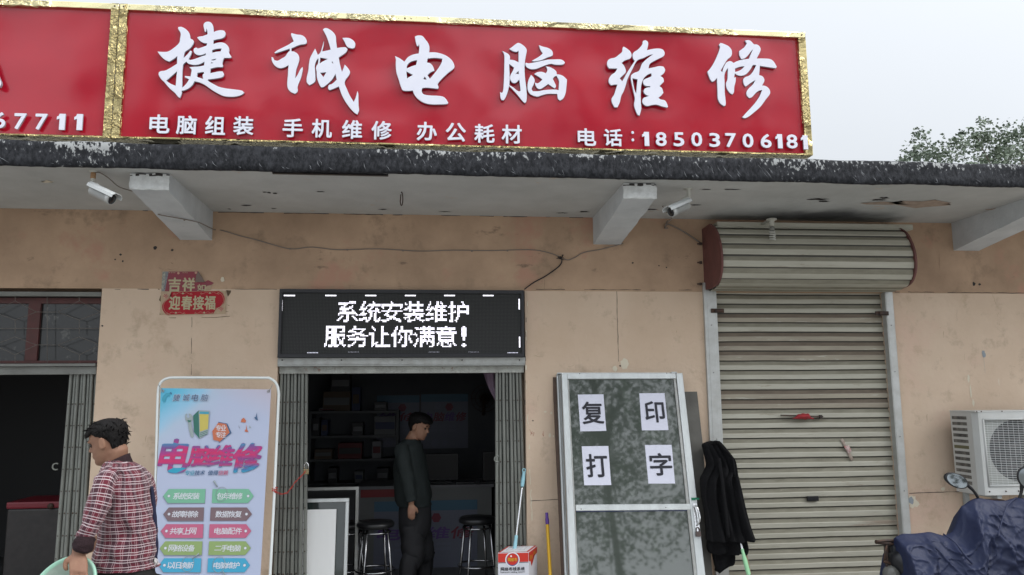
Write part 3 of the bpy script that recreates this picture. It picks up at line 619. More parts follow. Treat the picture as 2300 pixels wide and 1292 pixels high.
# rag and tape
def crumple(name, pts, pl, thick, m, label, cat, parent=None, n=10, amp=0.01, mi2=None):
    """small thick crumpled sheet bounded by photo points (a quad)"""
    bm = new(); A = [pl.hit(*p) for p in pts]; V = []
    for s in range(2):
        for i in range(n+1):
            for j in range(n+1):
                u, v = i/n, j/n; q = A[0]*(1-u)*(1-v) + A[1]*u*(1-v) + A[2]*u*v + A[3]*(1-u)*v
                bulge = math.sin(math.pi*u)*math.sin(math.pi*v)
                q = q + pl.n*(thick*s*(0.3+bulge) + amp*fbm(q*18)) + Vector((fbm(q*30), 0, fbm(q*33+Vector((5, 0, 0)))))*amp*0.6
                V.append(bm.verts.new(q))
    K = (n+1)*(n+1); ix = lambda s, i, j: V[s*K + i*(n+1)+j]
    for s in range(2):
        for i in range(n):
            for j in range(n):
                f = bm.faces.new((ix(s, i, j), ix(s, i+1, j), ix(s, i+1, j+1), ix(s, i, j+1))); f.smooth = True
    for i in range(n):
        for a in ((0, i, 0, i+1, 0), (0, i, n, i+1, n)): bm.faces.new((ix(0, i, a[2]), ix(0, i+1, a[2]), ix(1, i+1, a[2]), ix(1, i, a[2])))
        bm.faces.new((ix(0, 0, i), ix(0, 0, i+1), ix(1, 0, i+1), ix(1, 0, i))); bm.faces.new((ix(0, n, i), ix(0, n, i+1), ix(1, n, i+1), ix(1, n, i)))
    o = finish(name, bm, m, parent)
    if parent is None: tagp(o, label, cat)
    return o
crumple('red_rag', [(1780, 941), (1828, 942), (1812, 928), (1792, 931)], vplane(YW+0.0), 0.035, mat('red_cloth', (0.38, 0.03, 0.035), 0.7, var=(0.26, 0.02, 0.03), vscale=30), 'crumpled red rag tied round the lock bar of the roller shutter', 'rag', amp=0.012)
crumple('torn_tape', [(1887, 987), (1893, 985), (1917, 1032), (1912, 1036)], vplane(YW+0.035), 0.006, mat('brown_tape', (0.30, 0.22, 0.18), 0.4, var=(0.4, 0.35, 0.3), vscale=25), 'torn strip of pale packing tape stuck to the ribs of the roller shutter', 'tape', amp=0.004)
crumple('paper_scrap', [(1895, 1003), (1905, 1000), (1913, 1014), (1905, 1019)], vplane(YW+0.025), 0.008, mat('scrap_pink', (0.55, 0.42, 0.40), 0.7, var=(0.4, 0.1, 0.1), vscale=30, lo=0.5, hi=0.6), 'small pink and white paper scrap held by tape on the shutter', 'paper', amp=0.006)

# ------------------------------------------------------------------ signboards
def smooth_poly(pts, k=4, corner=R(52)):
    n = len(pts); out = []
    P_ = [Vector(p) for p in pts]
    def tang(i):
        a = P_[i]-P_[i-1]; b = P_[(i+1) % n]-P_[i]
        if a.length < 1e-9 or b.length < 1e-9 or a.angle(b) > corner: return None
        return (P_[(i+1) % n]-P_[i-1])*0.5
    T_ = [tang(i) for i in range(n)]
    for i in range(n):
        p, q = P_[i], P_[(i+1) % n]; L_ = (q-p).length
        t0 = T_[i]; t1 = T_[(i+1) % n]
        t0 = (q-p) if t0 is None else t0.normalized()*L_; t1 = (q-p) if t1 is None else t1.normalized()*L_
        if T_[i] is None and T_[(i+1) % n] is None: out.append(p); continue
        for j in range(k):
            t = j/k; out.append(p*(2*t**3-3*t*t+1) + t0*(t**3-2*t*t+t) + q*(-2*t**3+3*t*t) + t1*(t**3-t*t))
    return out
def cutout(name, polys, org, scale, pl, depth, mats, parent, off=0.01):
    """raised letter cut from sheet: outer outlines and holes in traced coordinates"""
    cu = bpy.data.curves.new('tmp', 'CURVE'); cu.dimensions = '2D'; cu.fill_mode = 'BOTH'; cu.extrude = depth/2; cu.resolution_u = 1; cu.bevel_depth = 0.0022; cu.offset = -0.001
    for poly in polys:
        pts = smooth_poly([pl.ab(org[0]+x/scale, org[1]+y/scale) for x, y in poly])
        sp = cu.splines.new('POLY'); sp.points.add(len(pts)-1); sp.use_cyclic_u = True
        for q, p in zip(sp.points, pts): q.co = (p.x, p.y, 0, 1)
    ob = bpy.data.objects.new('tmp', cu); COL.objects.link(ob); bpy.context.view_layer.update()
    me = bpy.data.meshes.new_from_object(ob.evaluated_get(bpy.context.evaluated_depsgraph_get()))
    bm = new(); bm.from_mesh(me); bpy.data.objects.remove(ob); bpy.data.meshes.remove(me)
    bmesh.ops.remove_doubles(bm, verts=bm.verts, dist=1e-5)
    for v in bm.verts: v.co = pl.at(v.co.x, v.co.y, off + depth/2 + v.co.z)
    for f in bm.faces:
        f.normal_update(); f.smooth = False; f.material_index = 0 if abs(f.normal.dot(pl.n)) > 0.5 else 1
    return finish(name, bm, mats, parent)
CH = {
'jie': ((350, 40), 6.46, [
 [(345,160),(385,158),(440,185),(490,235),(510,290),(515,325),(550,345),(563,375),(545,420),(500,475),(440,515),(420,570),(415,610),(460,570),(495,530),(515,500),(535,512),(525,555),(485,630),(530,635),(600,615),(680,585),(737,568),(742,535),(700,555),(640,565),(590,545),(565,505),(570,470),(600,458),(625,470),(680,455),(750,430),(760,392),(710,388),(660,360),(615,310),(640,300),(700,290),(765,265),(765,240),(755,190),(745,182),(742,225),(728,228),(718,190),(708,125),(735,90),(790,85),(825,110),(845,160),(850,235),(900,215),(960,205),(1005,215),(1022,250),(1005,300),(960,325),(900,335),(848,350),(845,408),(900,390),(970,383),(1020,400),(1060,440),(1075,490),(1072,530),(1108,590),(1095,603),(1005,603),(985,640),(975,690),(988,720),(975,738),(900,738),(805,760),(800,828),(850,818),(930,802),(980,803),(998,840),(985,875),(950,890),(860,905),(770,915),(768,938),(850,985),(930,1025),(1050,1050),(1180,1065),(1260,1080),(1292,1108),(1260,1135),(1180,1160),(1080,1165),(1000,1155),(920,1120),(820,1060),(720,990),(640,955),(575,942),(540,1000),(480,1050),(410,1077),(388,1075),(388,1120),(365,1180),(345,1170),(290,1105),(220,1045),(150,965),(135,945),(100,915),(60,850),(62,815),(90,798),(150,790),(230,750),(325,690),(328,575),(280,615),(210,658),(150,630),(90,575),(45,515),(110,520),(190,515),(260,475),(355,390),(370,320),(378,250),(340,180)],
 [(165,935),(325,795),(305,1010),(230,980)],
 [(408,708),(460,655),(480,680),(530,700),(600,705),(660,690),(722,655),(715,715),(640,730),(560,735),(505,740),(535,775),(530,820),(520,875),(480,872),(440,868),(437,882),(500,915),(470,965),(430,1010),(395,1040)],
 [(615,822),(712,805),(712,830),(695,855),(705,910),(650,895),(610,880)], [(830,490),(900,472),(968,468),(955,512),(880,520),(830,535)], [(818,630),(900,615),(870,638),(820,645)], [(815,662),(850,680),(815,690)]]),
'cheng': ((605, 60), 6.46, [
 [(330,118),(400,138),(480,150),(530,190),(548,245),(530,272),(450,285),(328,335),(325,380),(375,390),(425,430),(440,490),(425,560),(395,650),(380,780),(420,720),(460,640),(487,610),(490,640),(465,760),(415,890),(415,960),(380,993),(320,965),(280,915),(270,850),(280,720),(288,575),(230,610),(160,622),(95,590),(50,520),(42,465),(60,470),(80,510),(130,518),(190,485),(240,455),(285,390),(305,378),(305,340),(200,375),(95,408),(85,398),(130,365),(280,290),(365,235),(325,140)],
 [(785,65),(820,45),(870,60),(930,105),(965,160),(972,240),(985,335),(1050,325),(1110,325),(1138,350),(1110,400),(1010,468),(1025,560),(1058,685),(1085,620),(1100,575),(1140,620),(1172,675),(1160,720),(1095,825),(1130,930),(1170,1020),(1228,1115),(1255,1060),(1283,960),(1292,990),(1295,1160),(1303,1230),(1280,1290),(1240,1265),(1170,1190),(1100,1090),(1050,990),(1015,885),(950,915),(880,940),(860,915),(870,868),(920,850),(985,790),(965,700),(920,780),(850,850),(790,895),(760,900),(730,850),(700,760),(695,670),(685,620),(700,580),(713,565),(722,478),(690,510),(665,580),(668,660),(672,760),(665,820),(590,870),(555,830),(550,770),(575,660),(585,560),(600,480),(640,400),(670,345),(710,437),(750,395),(780,300),(793,250),(790,300),(768,385),(850,370),(898,355),(880,290),(840,170)],
 [(745,470),(860,490),(800,520),(733,560)], [(905,535),(925,525),(935,568)], [(740,690),(835,682),(790,757)],
 [(1068,188),(1150,188),(1210,215),(1248,265),(1240,325),(1210,338),(1140,315),(1100,245)]]),
'dian': ((880, 70), 7.18, [
 [(375,115),(420,98),(490,105),(540,160),(590,230),(605,290),(600,370),(690,368),(780,385),(880,425),(960,490),(1000,560),(1000,620),(900,700),(740,870),(752,930),(740,952),(640,940),(560,933),(490,940),(480,990),(510,1040),(600,1060),(780,1070),(850,1095),(908,1175),(890,1195),(760,1202),(620,1200),(510,1170),(420,1110),(365,1040),(340,978),(280,985),(190,980),(165,955),(120,820),(80,690),(68,560),(70,480),(58,430),(130,465),(205,520),(260,450),(330,410),(438,385),(445,300),(445,240),(435,240),(425,268),(408,262),(390,200)],
 [(238,630),(250,570),(310,515),(412,490),(395,570),(320,595)], [(235,670),(345,730),(245,790)], [(505,800),(533,752),(565,808)],
 [(575,465),(690,455),(815,468),(805,530),(740,640),(615,795),(573,735),(620,690),(685,660),(665,600),(625,550),(565,530)]]),
'nao': ((1110, 90), 8.07, [
 [(390,100),(430,82),(480,100),(550,155),(580,210),(562,320),(545,440),(540,560),(552,740),(572,900),(580,1040),(572,1140),(548,1165),(500,1120),(420,1020),(330,920),(262,855),(240,950),(200,1060),(165,1115),(130,1110),(110,1060),(105,970),(125,985),(150,970),(165,880),(175,700),(180,500),(182,320),(170,270),(145,230),(190,250),(245,280),(275,320),(275,385),(350,395),(437,435),(437,215),(400,240),(340,230),(270,190),(320,155)],
 [(262,455),(355,525),(335,585),(295,655),(283,720),(310,780),(350,805),(390,795),(450,735),(475,945),(440,960),(390,930),(330,880),(265,845),(272,750),(268,600)], [(365,655),(437,580),(440,650),(400,640)],
 [(805,125),(880,150),(970,175),(1030,215),(1052,270),(1040,310),(960,340),(860,385),(790,402),(710,412),(680,402),(740,370),(820,320),(875,268),(835,210)],
 [(565,440),(620,450),(720,435),(850,408),(960,385),(1080,380),(1180,378),(1240,400),(1270,435),(1245,465),(1180,475),(1080,470),(1030,455),(940,475),(850,510),(760,545),(680,555),(610,535),(570,500),(558,465)],
 [(930,505),(1000,520),(1070,555),(1115,600),(1122,650),(1180,655),(1240,680),(1308,745),(1295,880),(1280,990),(1240,1080),(1185,1120),(1150,1090),(1135,1000),(1050,998),(950,1000),(850,1025),(780,1048),(700,1030),(640,995),(605,930),(600,840),(620,740),(660,660),(700,700),(725,760),(700,840),(670,910),(690,955),(780,955),(900,935),(1020,925),(1100,925),(1158,935),(1165,850),(1165,760),(1120,672),(1080,690),(1050,730),(1085,800),(1108,860),(1090,900),(1040,870),(970,820),(900,870),(830,910),(780,900),(745,850),(735,800),(780,812),(830,780),(868,740),(800,690),(720,642),(780,610),(860,605),(928,632),(955,580),(950,540)]]),
'wei': ((1355, 85), 6.8, [
 [(300,160),(350,190),(400,235),(418,290),(400,335),(320,365),(265,405),(310,460),(330,540),(290,590),(238,640),(278,690),(340,580),(400,480),(470,375),(445,340),(437,280),(460,240),(510,210),(585,125),(595,75),(630,60),(665,85),(670,130),(650,215),(740,195),(840,188),(900,210),(922,265),(900,305),(820,345),(720,400),(690,430),(675,492),(760,475),(850,455),(905,465),(928,510),(910,560),(855,605),(900,640),(910,690),(840,760),(880,790),(902,860),(870,900),(825,935),(860,962),(920,975),(950,1010),(972,1070),(960,1085),(880,1065),(800,1040),(730,1045),(650,1060),(600,1030),(585,990),(600,945),(640,925),(690,910),(640,890),(608,855),(615,805),(650,785),(700,778),(708,758),(640,755),(605,730),(598,680),(620,655),(660,640),(725,610),(722,562),(670,580),(610,630),(580,690),(560,780),(555,900),(560,1020),(565,1100),(540,1205),(515,1195),(480,1120),(460,1040),(472,950),(455,860),(430,750),(412,660),(415,600),(450,565),(535,525),(580,420),(650,350),(755,270),(680,290),(600,330),(505,368),(430,500),(360,640),(330,740),(300,830),(260,910),(240,1000),(205,1080),(160,1080),(125,1010),(118,950),(155,890),(185,800),(205,735),(160,735),(110,745),(75,700),(80,640),(115,590),(170,550),(205,490),(140,490),(80,488),(50,440),(60,370),(100,342),(170,325),(230,280),(278,235),(285,180)],
 [(430,638),(512,655),(490,885),(455,790)]]),
'xiu': ((1580, 85), 6.8, [
 [(220,130),(245,102),(300,120),(360,150),(405,200),(415,260),(400,305),(340,360),(245,520),(270,555),(290,480),(330,405),(375,380),(410,385),(440,408),(500,380),(580,358),(675,345),(720,240),(745,185),(700,235),(650,300),(605,335),(560,345),(532,290),(530,225),(565,200),(610,165),(645,110),(618,68),(670,60),(710,80),(750,122),(800,128),(840,160),(850,215),(790,340),(900,340),(1000,350),(1050,385),(1098,465),(1080,485),(980,470),(840,448),(835,520),(828,592),(880,610),(908,660),(900,700),(870,750),(930,760),(980,800),(997,850),(985,890),(930,960),(850,1070),(760,1150),(670,1220),(610,1245),(575,1232),(640,1160),(750,1040),(830,930),(880,815),(820,830),(770,870),(720,925),(680,940),(645,900),(640,850),(670,800),(740,730),(778,660),(700,710),(625,765),(600,730),(590,660),(620,625),(680,600),(730,550),(790,438),(735,435),(690,510),(630,575),(560,600),(500,590),(460,562),(447,630),(475,625),(470,690),(450,770),(445,850),(425,883),(385,860),(340,790),(328,720),(350,660),(355,560),(358,480),(320,530),(300,600),(303,700),(305,850),(320,1000),(318,1050),(295,1062),(240,1020),(205,950),(200,850),(190,630),(150,675),(115,692),(85,650),(45,540),(90,490),(130,430),(180,330),(238,170)],
 [(463,490),(540,462),(612,455),(570,500),(520,530),(462,545)]])}
YS = YE + 0.035
pA, pB, pC, pD = P(264, 15, YS), P(1806, 73, YS), P(266, 313, YS), P(1822, 351, YS)
def signplane(pl_):
    return pl_
SGN = vplane(YS)
def signboard(name, x0, x1, z0, z1, label, fl, fr, ft, fb, seed):
    s = empty(name, ((x0+x1)/2, YS, z0), label, 'sign')
    bm = new(); nx, nz = 120, 26; V = []
    for j in range(nz+1):                      # sheet metal panel, slightly wavy
        r = []
        for i in range(nx+1):
            x = x0+0.02 + (x1-x0-0.04)*i/nx; z = z0+0.02+(z1-z0-0.04)*j/nz; e = min(i, nx-i, 8)/8*min(j, nz-j, 5)/5
            d = 0.022*noise.noise(Vector((x*1.6+seed, z*1.8, 1.0))) + 0.006*noise.noise(Vector((x*4.5+seed, z*4.5, 4.0)))
            r.append(bm.verts.new((x, YS - d*(0.3+0.7*e), z)))
        V.append(r)
    for j in range(nz):
        for i in range(nx): f = bm.faces.new((V[j][i], V[j][i+1], V[j+1][i+1], V[j+1][i])); f.smooth = True
    bmesh.ops.recalc_face_normals(bm, faces=bm.faces)
    f0 = list(bm.faces)[0]; f0.normal_update()
    if f0.normal.y > 0: bmesh.ops.reverse_faces(bm, faces=bm.faces)
    finish('panel', bm, m_red, s, recalc=False)
    bm = new(); box(bm, x0+0.01, x1-0.01, YS+0.05, YS+0.10, z0+0.01, z1-0.01); finish('backing_box', bm, m_aludull, s)
    def strip(a, b, c, d, ins, m_=None):                  # outer a..b, with rounded angle profile
        bm = new(); box(bm, a, b, YS-0.022, YS+0.11, c, d)
        n = 40
        long_x = (b-a) > (d-c)
        bmesh.ops.subdivide_edges(bm, edges=[e for e in bm.edges if abs((e.verts[0].co-e.verts[1].co)[0 if long_x else 2]) > 0.5], cuts=60, use_grid_fill=True)
        for v in bm.verts: v.co += Vector((0, -0.003*abs(fbm((v.co.x*9, v.co.z*9, 3))), 0.0))
        finish('frame', bm, m_ or m_gold, s, bevel=0.004, bseg=2)
    strip(x0, x1, z1-ft, z1, 0); strip(x0, x1, z0, z0+fb, 0, m_gold2)
    strip(x0-0.001, x0+fl, z0+fb*0.2, z1+0.002, 0, m_gold2); strip(x1-fr, x1+0.001, z0+fb*0.2, z1+0.002, 0, m_gold2)
    bm = new()
    for x in (x0+fl*0.5, x0+0.9, x0+1.9, x1-1.6, x1-0.7, x1-fr*0.5): lathe(bm, (x, YS-0.026, z1-ft*0.5), (0, -1, 0), [(0.006, 0), (0.005, 0.003), (0, 0.004)], 8)
    finish_each('screw', bm, m_iron, s)
    return s
zsb = (pC.z+pD.z)/2; zst = (pA.z+pB.z)/2
xm = P(262, 160, YS).x
print('sign', [tuple(round(c, 3) for c in p) for p in (pA, pB, pC, pD)], zsb, zst)
xR = (pB.x+pD.x)/2
main_sign = signboard('shop_sign', xm+0.003, xR, zsb, zst, 'wide red shop sign in a gold frame with six large white calligraphic characters', 0.05, 0.055, 0.042, 0.013, 2.0)
nb_sign = signboard('shop_sign', xm-4.6, xm-0.004, zsb+0.0, zst, 'red gold-framed shop sign cut off at the left edge, with digits ending 67711', 0.05, 0.05, 0.042, 0.013, 11.0)
for k, (o_, s_, polys) in CH.items():
    cutout('raised_character', polys, o_, s_, SGN, 0.012, [m_letter, m_letside], main_sign, off=0.010)
ONE = [(-0.10, 0.5), (0.24, 0.5), (0.24, -0.5), (-0.08, -0.5), (-0.08, 0.20), (-0.24, 0.13), (-0.24, 0.31), (-0.14, 0.37)]
def raised(ch, px, py, hpx, wpx, parent, bold=0.022, dep=0.012):
    bm = new(); a, b = SGN.ab(px, py); _, b2 = SGN.ab(px, py+hpx); a2, _ = SGN.ab(px+wpx, py)
    if ch == '1': prism(bm, [(a+x*abs(b2-b), b+y*abs(b2-b)) for x, y in ONE], SGN, 0.016, 0.016+dep)
    else: addtext(bm, ch, SGN, a, b, abs(b-b2), abs(a2-a), 0.016+dep/2, bold=bold, extr=dep/2)
    for f in bm.faces:
        f.normal_update(); f.material_index = 0 if abs(f.normal.dot(SGN.n)) > 0.5 else 1
    finish('raised_character', bm, [m_letter, m_letside], parent, recalc=(ch == '1'))
for ch, x, y in (('电', 361.6, 281.7), ('脑', 421.7, 284), ('组', 486, 285), ('装', 549, 285.5), ('手', 659.1, 290.5), ('机', 724, 291.5), ('维', 791.7, 294), ('修', 857.6, 296), ('办', 958.7, 298), ('公', 1023.5, 300), ('耗', 1087.5, 303), ('材', 1148.5, 304.5), ('电', 1316.5, 311), ('话', 1375, 312)):
    raised(ch, x, y, 42 if y < 308 else 39, 45 if y < 308 else 41, main_sign, 0.026)
raised(':', 1419, 309, 23, 6, main_sign, 0.02)
for ch, x, y in (('1', 1448, 315), ('8', 1482.5, 315.5), ('5', 1522, 316), ('0', 1562, 316), ('3', 1602, 317.5), ('7', 1638, 318), ('0', 1676.6, 318.7), ('6', 1717, 319.5), ('1', 1746, 320), ('8', 1775, 320.7), ('1', 1803, 322.5)):
    raised(ch, x, y, 31.5, 15.5 if ch == '1' else 24, main_sign, 0.035)
for ch, x, y in (('6', 4, 273.5), ('7', 50, 276), ('7', 97, 277), ('1', 141, 277), ('1', 180, 277.5), ('7', -43, 273), ('3', -92, 272)):
    raised(ch, x, y, 36, 18 if ch == '1' else 27, nb_sign, 0.035)
cutout('raised_character', [[(-60, 380), (-20, 470), (5, 560), (28, 620), (18, 645), (-10, 640), (-60, 600), (-90, 480)]], (0, 0), 3.23, SGN, 0.018, [m_letter, m_letside], nb_sign, off=0.014)

# ------------------------------------------------------------------ LED message display above the door
YL = YW - 0.035
led = empty('led_display', P(900, 803, YL), 'black LED message board with two rows of lit white Chinese characters above the open doorway', 'led sign')
x0, x1, z0, z1 = P(626, 730, YL).x, P(1177, 730, YL).x, zpx(802.5, YL), zpx(651, YL)
bm = new(); b_ = 0.028
box(bm, x0, x1, YL+0.012, YW+0.06, z0, z1)
for (a, b, c, d) in ((x0, x1, z1-b_, z1), (x0, x1, z0, z0+b_), (x0, x0+b_*0.8, z0+b_, z1-b_), (x1-b_*0.8, x1, z0+b_, z1-b_)): box(bm, a, b, YL-0.012, YL+0.012, c, d)
finish('housing', bm, mat('led_frame', (0.016, 0.016, 0.02), 0.35), led)
LP = Pl(((x0+x1)/2, YL+0.006, (z0+z1)/2), (1, 0, 0), (0, 0, 1))
def ledface():
    m = bpy.data.materials.new('led_module'); m.use_nodes = True; n = m.node_tree.nodes; l = m.node_tree.links; b = n['Principled BSDF']; b.inputs['Roughness'].default_value = 0.6
    tc = n.new('ShaderNodeTexCoord'); sp = n.new('ShaderNodeSeparateXYZ'); l.new(tc.outputs['Object'], sp.inputs[0]); outs = []
    for ax in ('X', 'Z'):
        a = n.new('ShaderNodeMath'); a.operation = 'MULTIPLY'; l.new(sp.outputs[ax], a.inputs[0]); a.inputs[1].default_value = 1/0.01145
        f = n.new('ShaderNodeMath'); f.operation = 'FRACT'; l.new(a.outputs[0], f.inputs[0])
        s = n.new('ShaderNodeMath'); s.operation = 'SUBTRACT'; l.new(f.outputs[0], s.inputs[0]); s.inputs[1].default_value = 0.5
        q = n.new('ShaderNodeMath'); q.operation = 'POWER'; l.new(s.outputs[0], q.inputs[0]); q.inputs[1].default_value = 2; outs.append(q)
    ad = n.new('ShaderNodeMath'); l.new(outs[0].outputs[0], ad.inputs[0]); l.new(outs[1].outputs[0], ad.inputs[1])
    lt = n.new('ShaderNodeMath'); lt.operation = 'LESS_THAN'; l.new(ad.outputs[0], lt.inputs[0]); lt.inputs[1].default_value = 0.05
    mx = n.new('ShaderNodeMix'); mx.data_type = 'RGBA'; l.new(lt.outputs[0], mx.inputs['Factor']); mx.inputs['A'].default_value = (0.006, 0.006, 0.007, 1); mx.inputs['B'].default_value = (0.05, 0.055, 0.05, 1); l.new(mx.outputs['Result'], b.inputs['Base Color']); return m
bm = new(); obox(bm, LP, -(x1-x0)/2+b_*0.8, (x1-x0)/2-b_*0.8, -(z1-z0)/2+b_, (z1-z0)/2-b_, -0.004, 0); finish('led_panel', bm, ledface(), led)
m_led = mat('led_white', (0.8, 0.8, 0.9), 0.5, emit=(0.93, 0.90, 1.0), estr=1.5); m_leddim = mat('led_dim', (0.5, 0.5, 0.55), 0.5, emit=(0.6, 0.6, 0.75), estr=0.8)
pit = abs(LP.ab(826, 700)[0]-LP.ab(776, 700)[0])/16
def dots(bm, a, b, r=0.45): disc(bm, LP, a, b, pit*r, 0.0012, 6)
def raster(ch, x0p, x1p, y0p, y1p, bm, n=16, bold=0.004):
    vs, fs, (gx0, gx1, gy0, gy1) = glyph(ch, bold); bv = BVHTree.FromPolygons([Vector((v.x, v.y, 0)) for v in vs], fs)
    W_ = n if ord(ch) > 255 else 4
    a0, b0 = LP.ab(x0p, y1p)
    for i in range(W_):
        for j in range(n):
            hit = 0
            for u in (0.25, 0.75):
                for v in (0.25, 0.75):
                    p = Vector((gx0+(gx1-gx0)*(i+u)/W_, gy0+(gy1-gy0)*(j+v)/n, 1))
                    if bv.ray_cast(p, Vector((0, 0, -1)))[0] is not None: hit += 1
            if hit >= 2: dots(bm, a0+(i+0.5)*pit*0.97, b0+(j+0.5)*pit*0.97)
for s, xs_, ya, yb in (('系统安装维护', 756, 675, 724), ('服务让你满意', 728, 731, 780)):
    for i, ch in enumerate(s):
        bm = new(); raster(ch, xs_+i*50, xs_+i*50+49, ya, yb, bm); finish('lit_character', bm, m_led, led, recalc=False)
bm = new(); raster('!', 1036, 1050, 731, 780, bm); finish('lit_character', bm, m_led, led, recalc=False)
def dash(pts, m_, r):
    bm = new()
    for a, b in pts: dots(bm, a, b, r)
    finish('border_dash', bm, m_, led, recalc=False)
for x in (638, 731, 821, 910, 998, 1085): dash([(LP.ab(x+1, 664)[0]+i*pit, LP.ab(x, 664)[1]) for i in range(8)], m_led, 0.56)
for x, y in ((633.5, 676), (629.5, 764), (1165, 673), (1166, 758)): dash([(LP.ab(x if x < 700 else x+1, y)[0], LP.ab(x, y)[1]-i*pit) for i in range(8)], m_led, 0.56)
for x in (690, 1140): dash([(LP.ab(x+1, 792)[0]+i*pit, LP.ab(x, 792.5)[1]) for i in range(8)], m_leddim, 0.42)
for x in (782, 963, 1052): dash([(LP.ab(x+1, 792)[0]+i*pit, LP.ab(x, 791)[1]) for i in range(8)], m_leddim, 0.2)

# ------------------------------------------------------------------ festive papers on the wall
m_fred = mat('festive_red', (0.40, 0.008, 0.02), 0.7, var=(0.30, 0.01, 0.02), vscale=9); m_fgold = mat('festive_gold', (0.52, 0.46, 0.28), 0.7, var=(0.42, 0.38, 0.26), vscale=20)
m_fpink = mat('faded_red', (0.30, 0.055, 0.075), 0.8, var=(0.22, 0.07, 0.09), vscale=12); m_fpale = mat('paper_border', (0.50, 0.38, 0.26), 0.8, var=(0.4, 0.3, 0.2), vscale=20); m_fgrey = mat('paper_grey_edge', (0.42, 0.42, 0.34), 0.8, var=(0.16, 0.17, 0.19), vscale=60)
m_line = mat('ornament_line', (0.55, 0.33, 0.25), 0.8)
q = lambda x, y: WP.ab(355+x/10.77, 600+y/10.77)
def paper(name, label, outline, off=0.004):
    o = empty(name, WP.hit(*[355+outline[0][0]/10.77, 600+outline[0][1]/10.77]), label, 'wall paper'); return o
bm = new()
prism(bm, [q(*p) for p in [(110, 108), (990, 105), (1035, 180), (1150, 350), (1200, 320), (1360, 380), (1300, 440), (1280, 560), (1100, 600), (80, 600), (95, 350)]], WP, 0.001, 0.004, 0)
flat(bm, [q(*p) for p in [(265, 112), (980, 110), (930, 210), (905, 370), (1140, 355), (1215, 320), (1355, 385), (1290, 440), (1180, 460), (1100, 585), (170, 590), (220, 350)]], WP, 0.0048, 1)
flat(bm, [q(*p) for p in [(112, 112), (185, 112), (180, 300), (125, 590), (84, 590), (96, 360)]], WP, 0.0048, 3)
flat(bm, [q(*p) for p in [(185, 112), (262, 112), (215, 350), (165, 590), (127, 590), (182, 300)]], WP, 0.005, 4)
prism(bm, [q(*p) for p in [(985, 110), (1130, 352), (1110, 372), (915, 365), (935, 210)]], WP, 0.006, 0.016, 5)
for ch, x, y, w_, h_ in (('吉', 405, 430, 290, 350), ('祥', 745, 430, 290, 350)):
    a, b = q(x, y); a2, b2 = q(x+w_, y+h_); addtext(bm, ch, WP, a, b, abs(b-b2), abs(a2-a), 0.0062, bold=0.034, mi=2)
a, b = q(1055, 500); a2, b2 = q(1255, 660); addtext(bm, '如', WP, a, b, abs(b-b2), abs(a2-a), 0.0062, bold=0.03, mi=2)
for x in list(range(285, 420, 42)) + [610, 660, 705]:
    a, b = q(x, 140); disc(bm, WP, a, b, 0.0035, 0.0056, 6, mi=2)
a, b = q(497, 150); disc(bm, WP, a, b, 0.010, 0.0056, 10, mi=6); a, b = q(920, 140); disc(bm, WP, a, b, 0.010, 0.0056, 7, mi=6)
tagp(finish('festive_banner_paper', bm, [m_fpale, m_fpink, m_fgold, m_fgrey, mat('worn_blue_edge', (0.14, 0.15, 0.19), 0.8, var=(0.3, 0.3, 0.3), vscale=80), mat('curled_back', (0.20, 0.15, 0.13), 0.9), m_line]), 'torn faded red festive paper with a curled corner, the upper one on the wall', 'paper banner', 'festive papers pasted on the wall')
bm = new()
prism(bm, [q(*p) for p in [(78, 600), (1650, 580), (1640, 1130), (900, 1160), (470, 1165), (60, 1160)]], WP, 0.0045, 0.0075, 0)
flat(bm, [q(*p) for p in [(330, 604), (1500, 586), (1580, 640), (1620, 760), (1600, 870), (1540, 940), (1420, 1010), (1340, 1130), (200, 1155), (110, 1040), (105, 930), (160, 840), (270, 760), (330, 690)]], WP, 0.0082, 1)
for ch, x in (('迎', 410), ('春', 705), ('接', 985), ('福', 1262)):
    a, b = q(x, 868); a2, b2 = q(x+255, 868+345); addtext(bm, ch, WP, a, b, abs(b-b2), abs(a2-a), 0.0092, bold=0.032, mi=2)
def orn(cx, cy, s):
    pts = []
    for k in range(25):
        t = k/24; x = cx + s*215*(t*2-1); y = cy + 18*math.sin(t*math.pi*5); pts.append(WP.at(*q(x, y), 0.0088))
    tube(bm, pts, 0.0012, 4, mi=3)
    a, b = q(cx, cy); disc(bm, WP, a, b, 0.0075, 0.0095, 8, mi=2)
    for sx_ in (-1, 1):
        tube(bm, [WP.at(*q(cx+sx_*205+22*math.cos(t), cy+12+22*math.sin(t)), 0.0088) for t in [k*0.7 for k in range(8)]], 0.0012, 4, mi=3)
orn(610, 640, 1); orn(1262, 630, 1); orn(440, 1110, 1); orn(1125, 1105, 1)
for cc, r0, t0, t1 in (((330, 960), 225, 1.7, 4.6), ((1390, 800), 235, -1.7, 1.3)):
    for dr in (0, 34): tube(bm, [WP.at(*q(cc[0]+(r0-dr)*math.cos(t0+(t1-t0)*k/14), cc[1]-(r0*1.0-dr)*math.sin(t0+(t1-t0)*k/14)), 0.0088) for k in range(15)], 0.0014, 4, mi=3)
for cx, cy, d in ((195, 715, 1), (1525, 1020, 1)):         # lotus ornament: petals
    for k in range(9):
        t = math.pi*(0.05+0.9*k/8); ex, ey = cx+80*math.cos(t), cy-85*math.sin(t)*d+20
        flat(bm, [q(cx-8, cy+60), q((cx+ex)/2-22, (cy+ey)/2), q(ex, ey), q((cx+ex)/2+22, (cy+ey)/2), q(cx+8, cy+60)], WP, 0.0088+0.0004*k, 4 if k % 2 else 3)
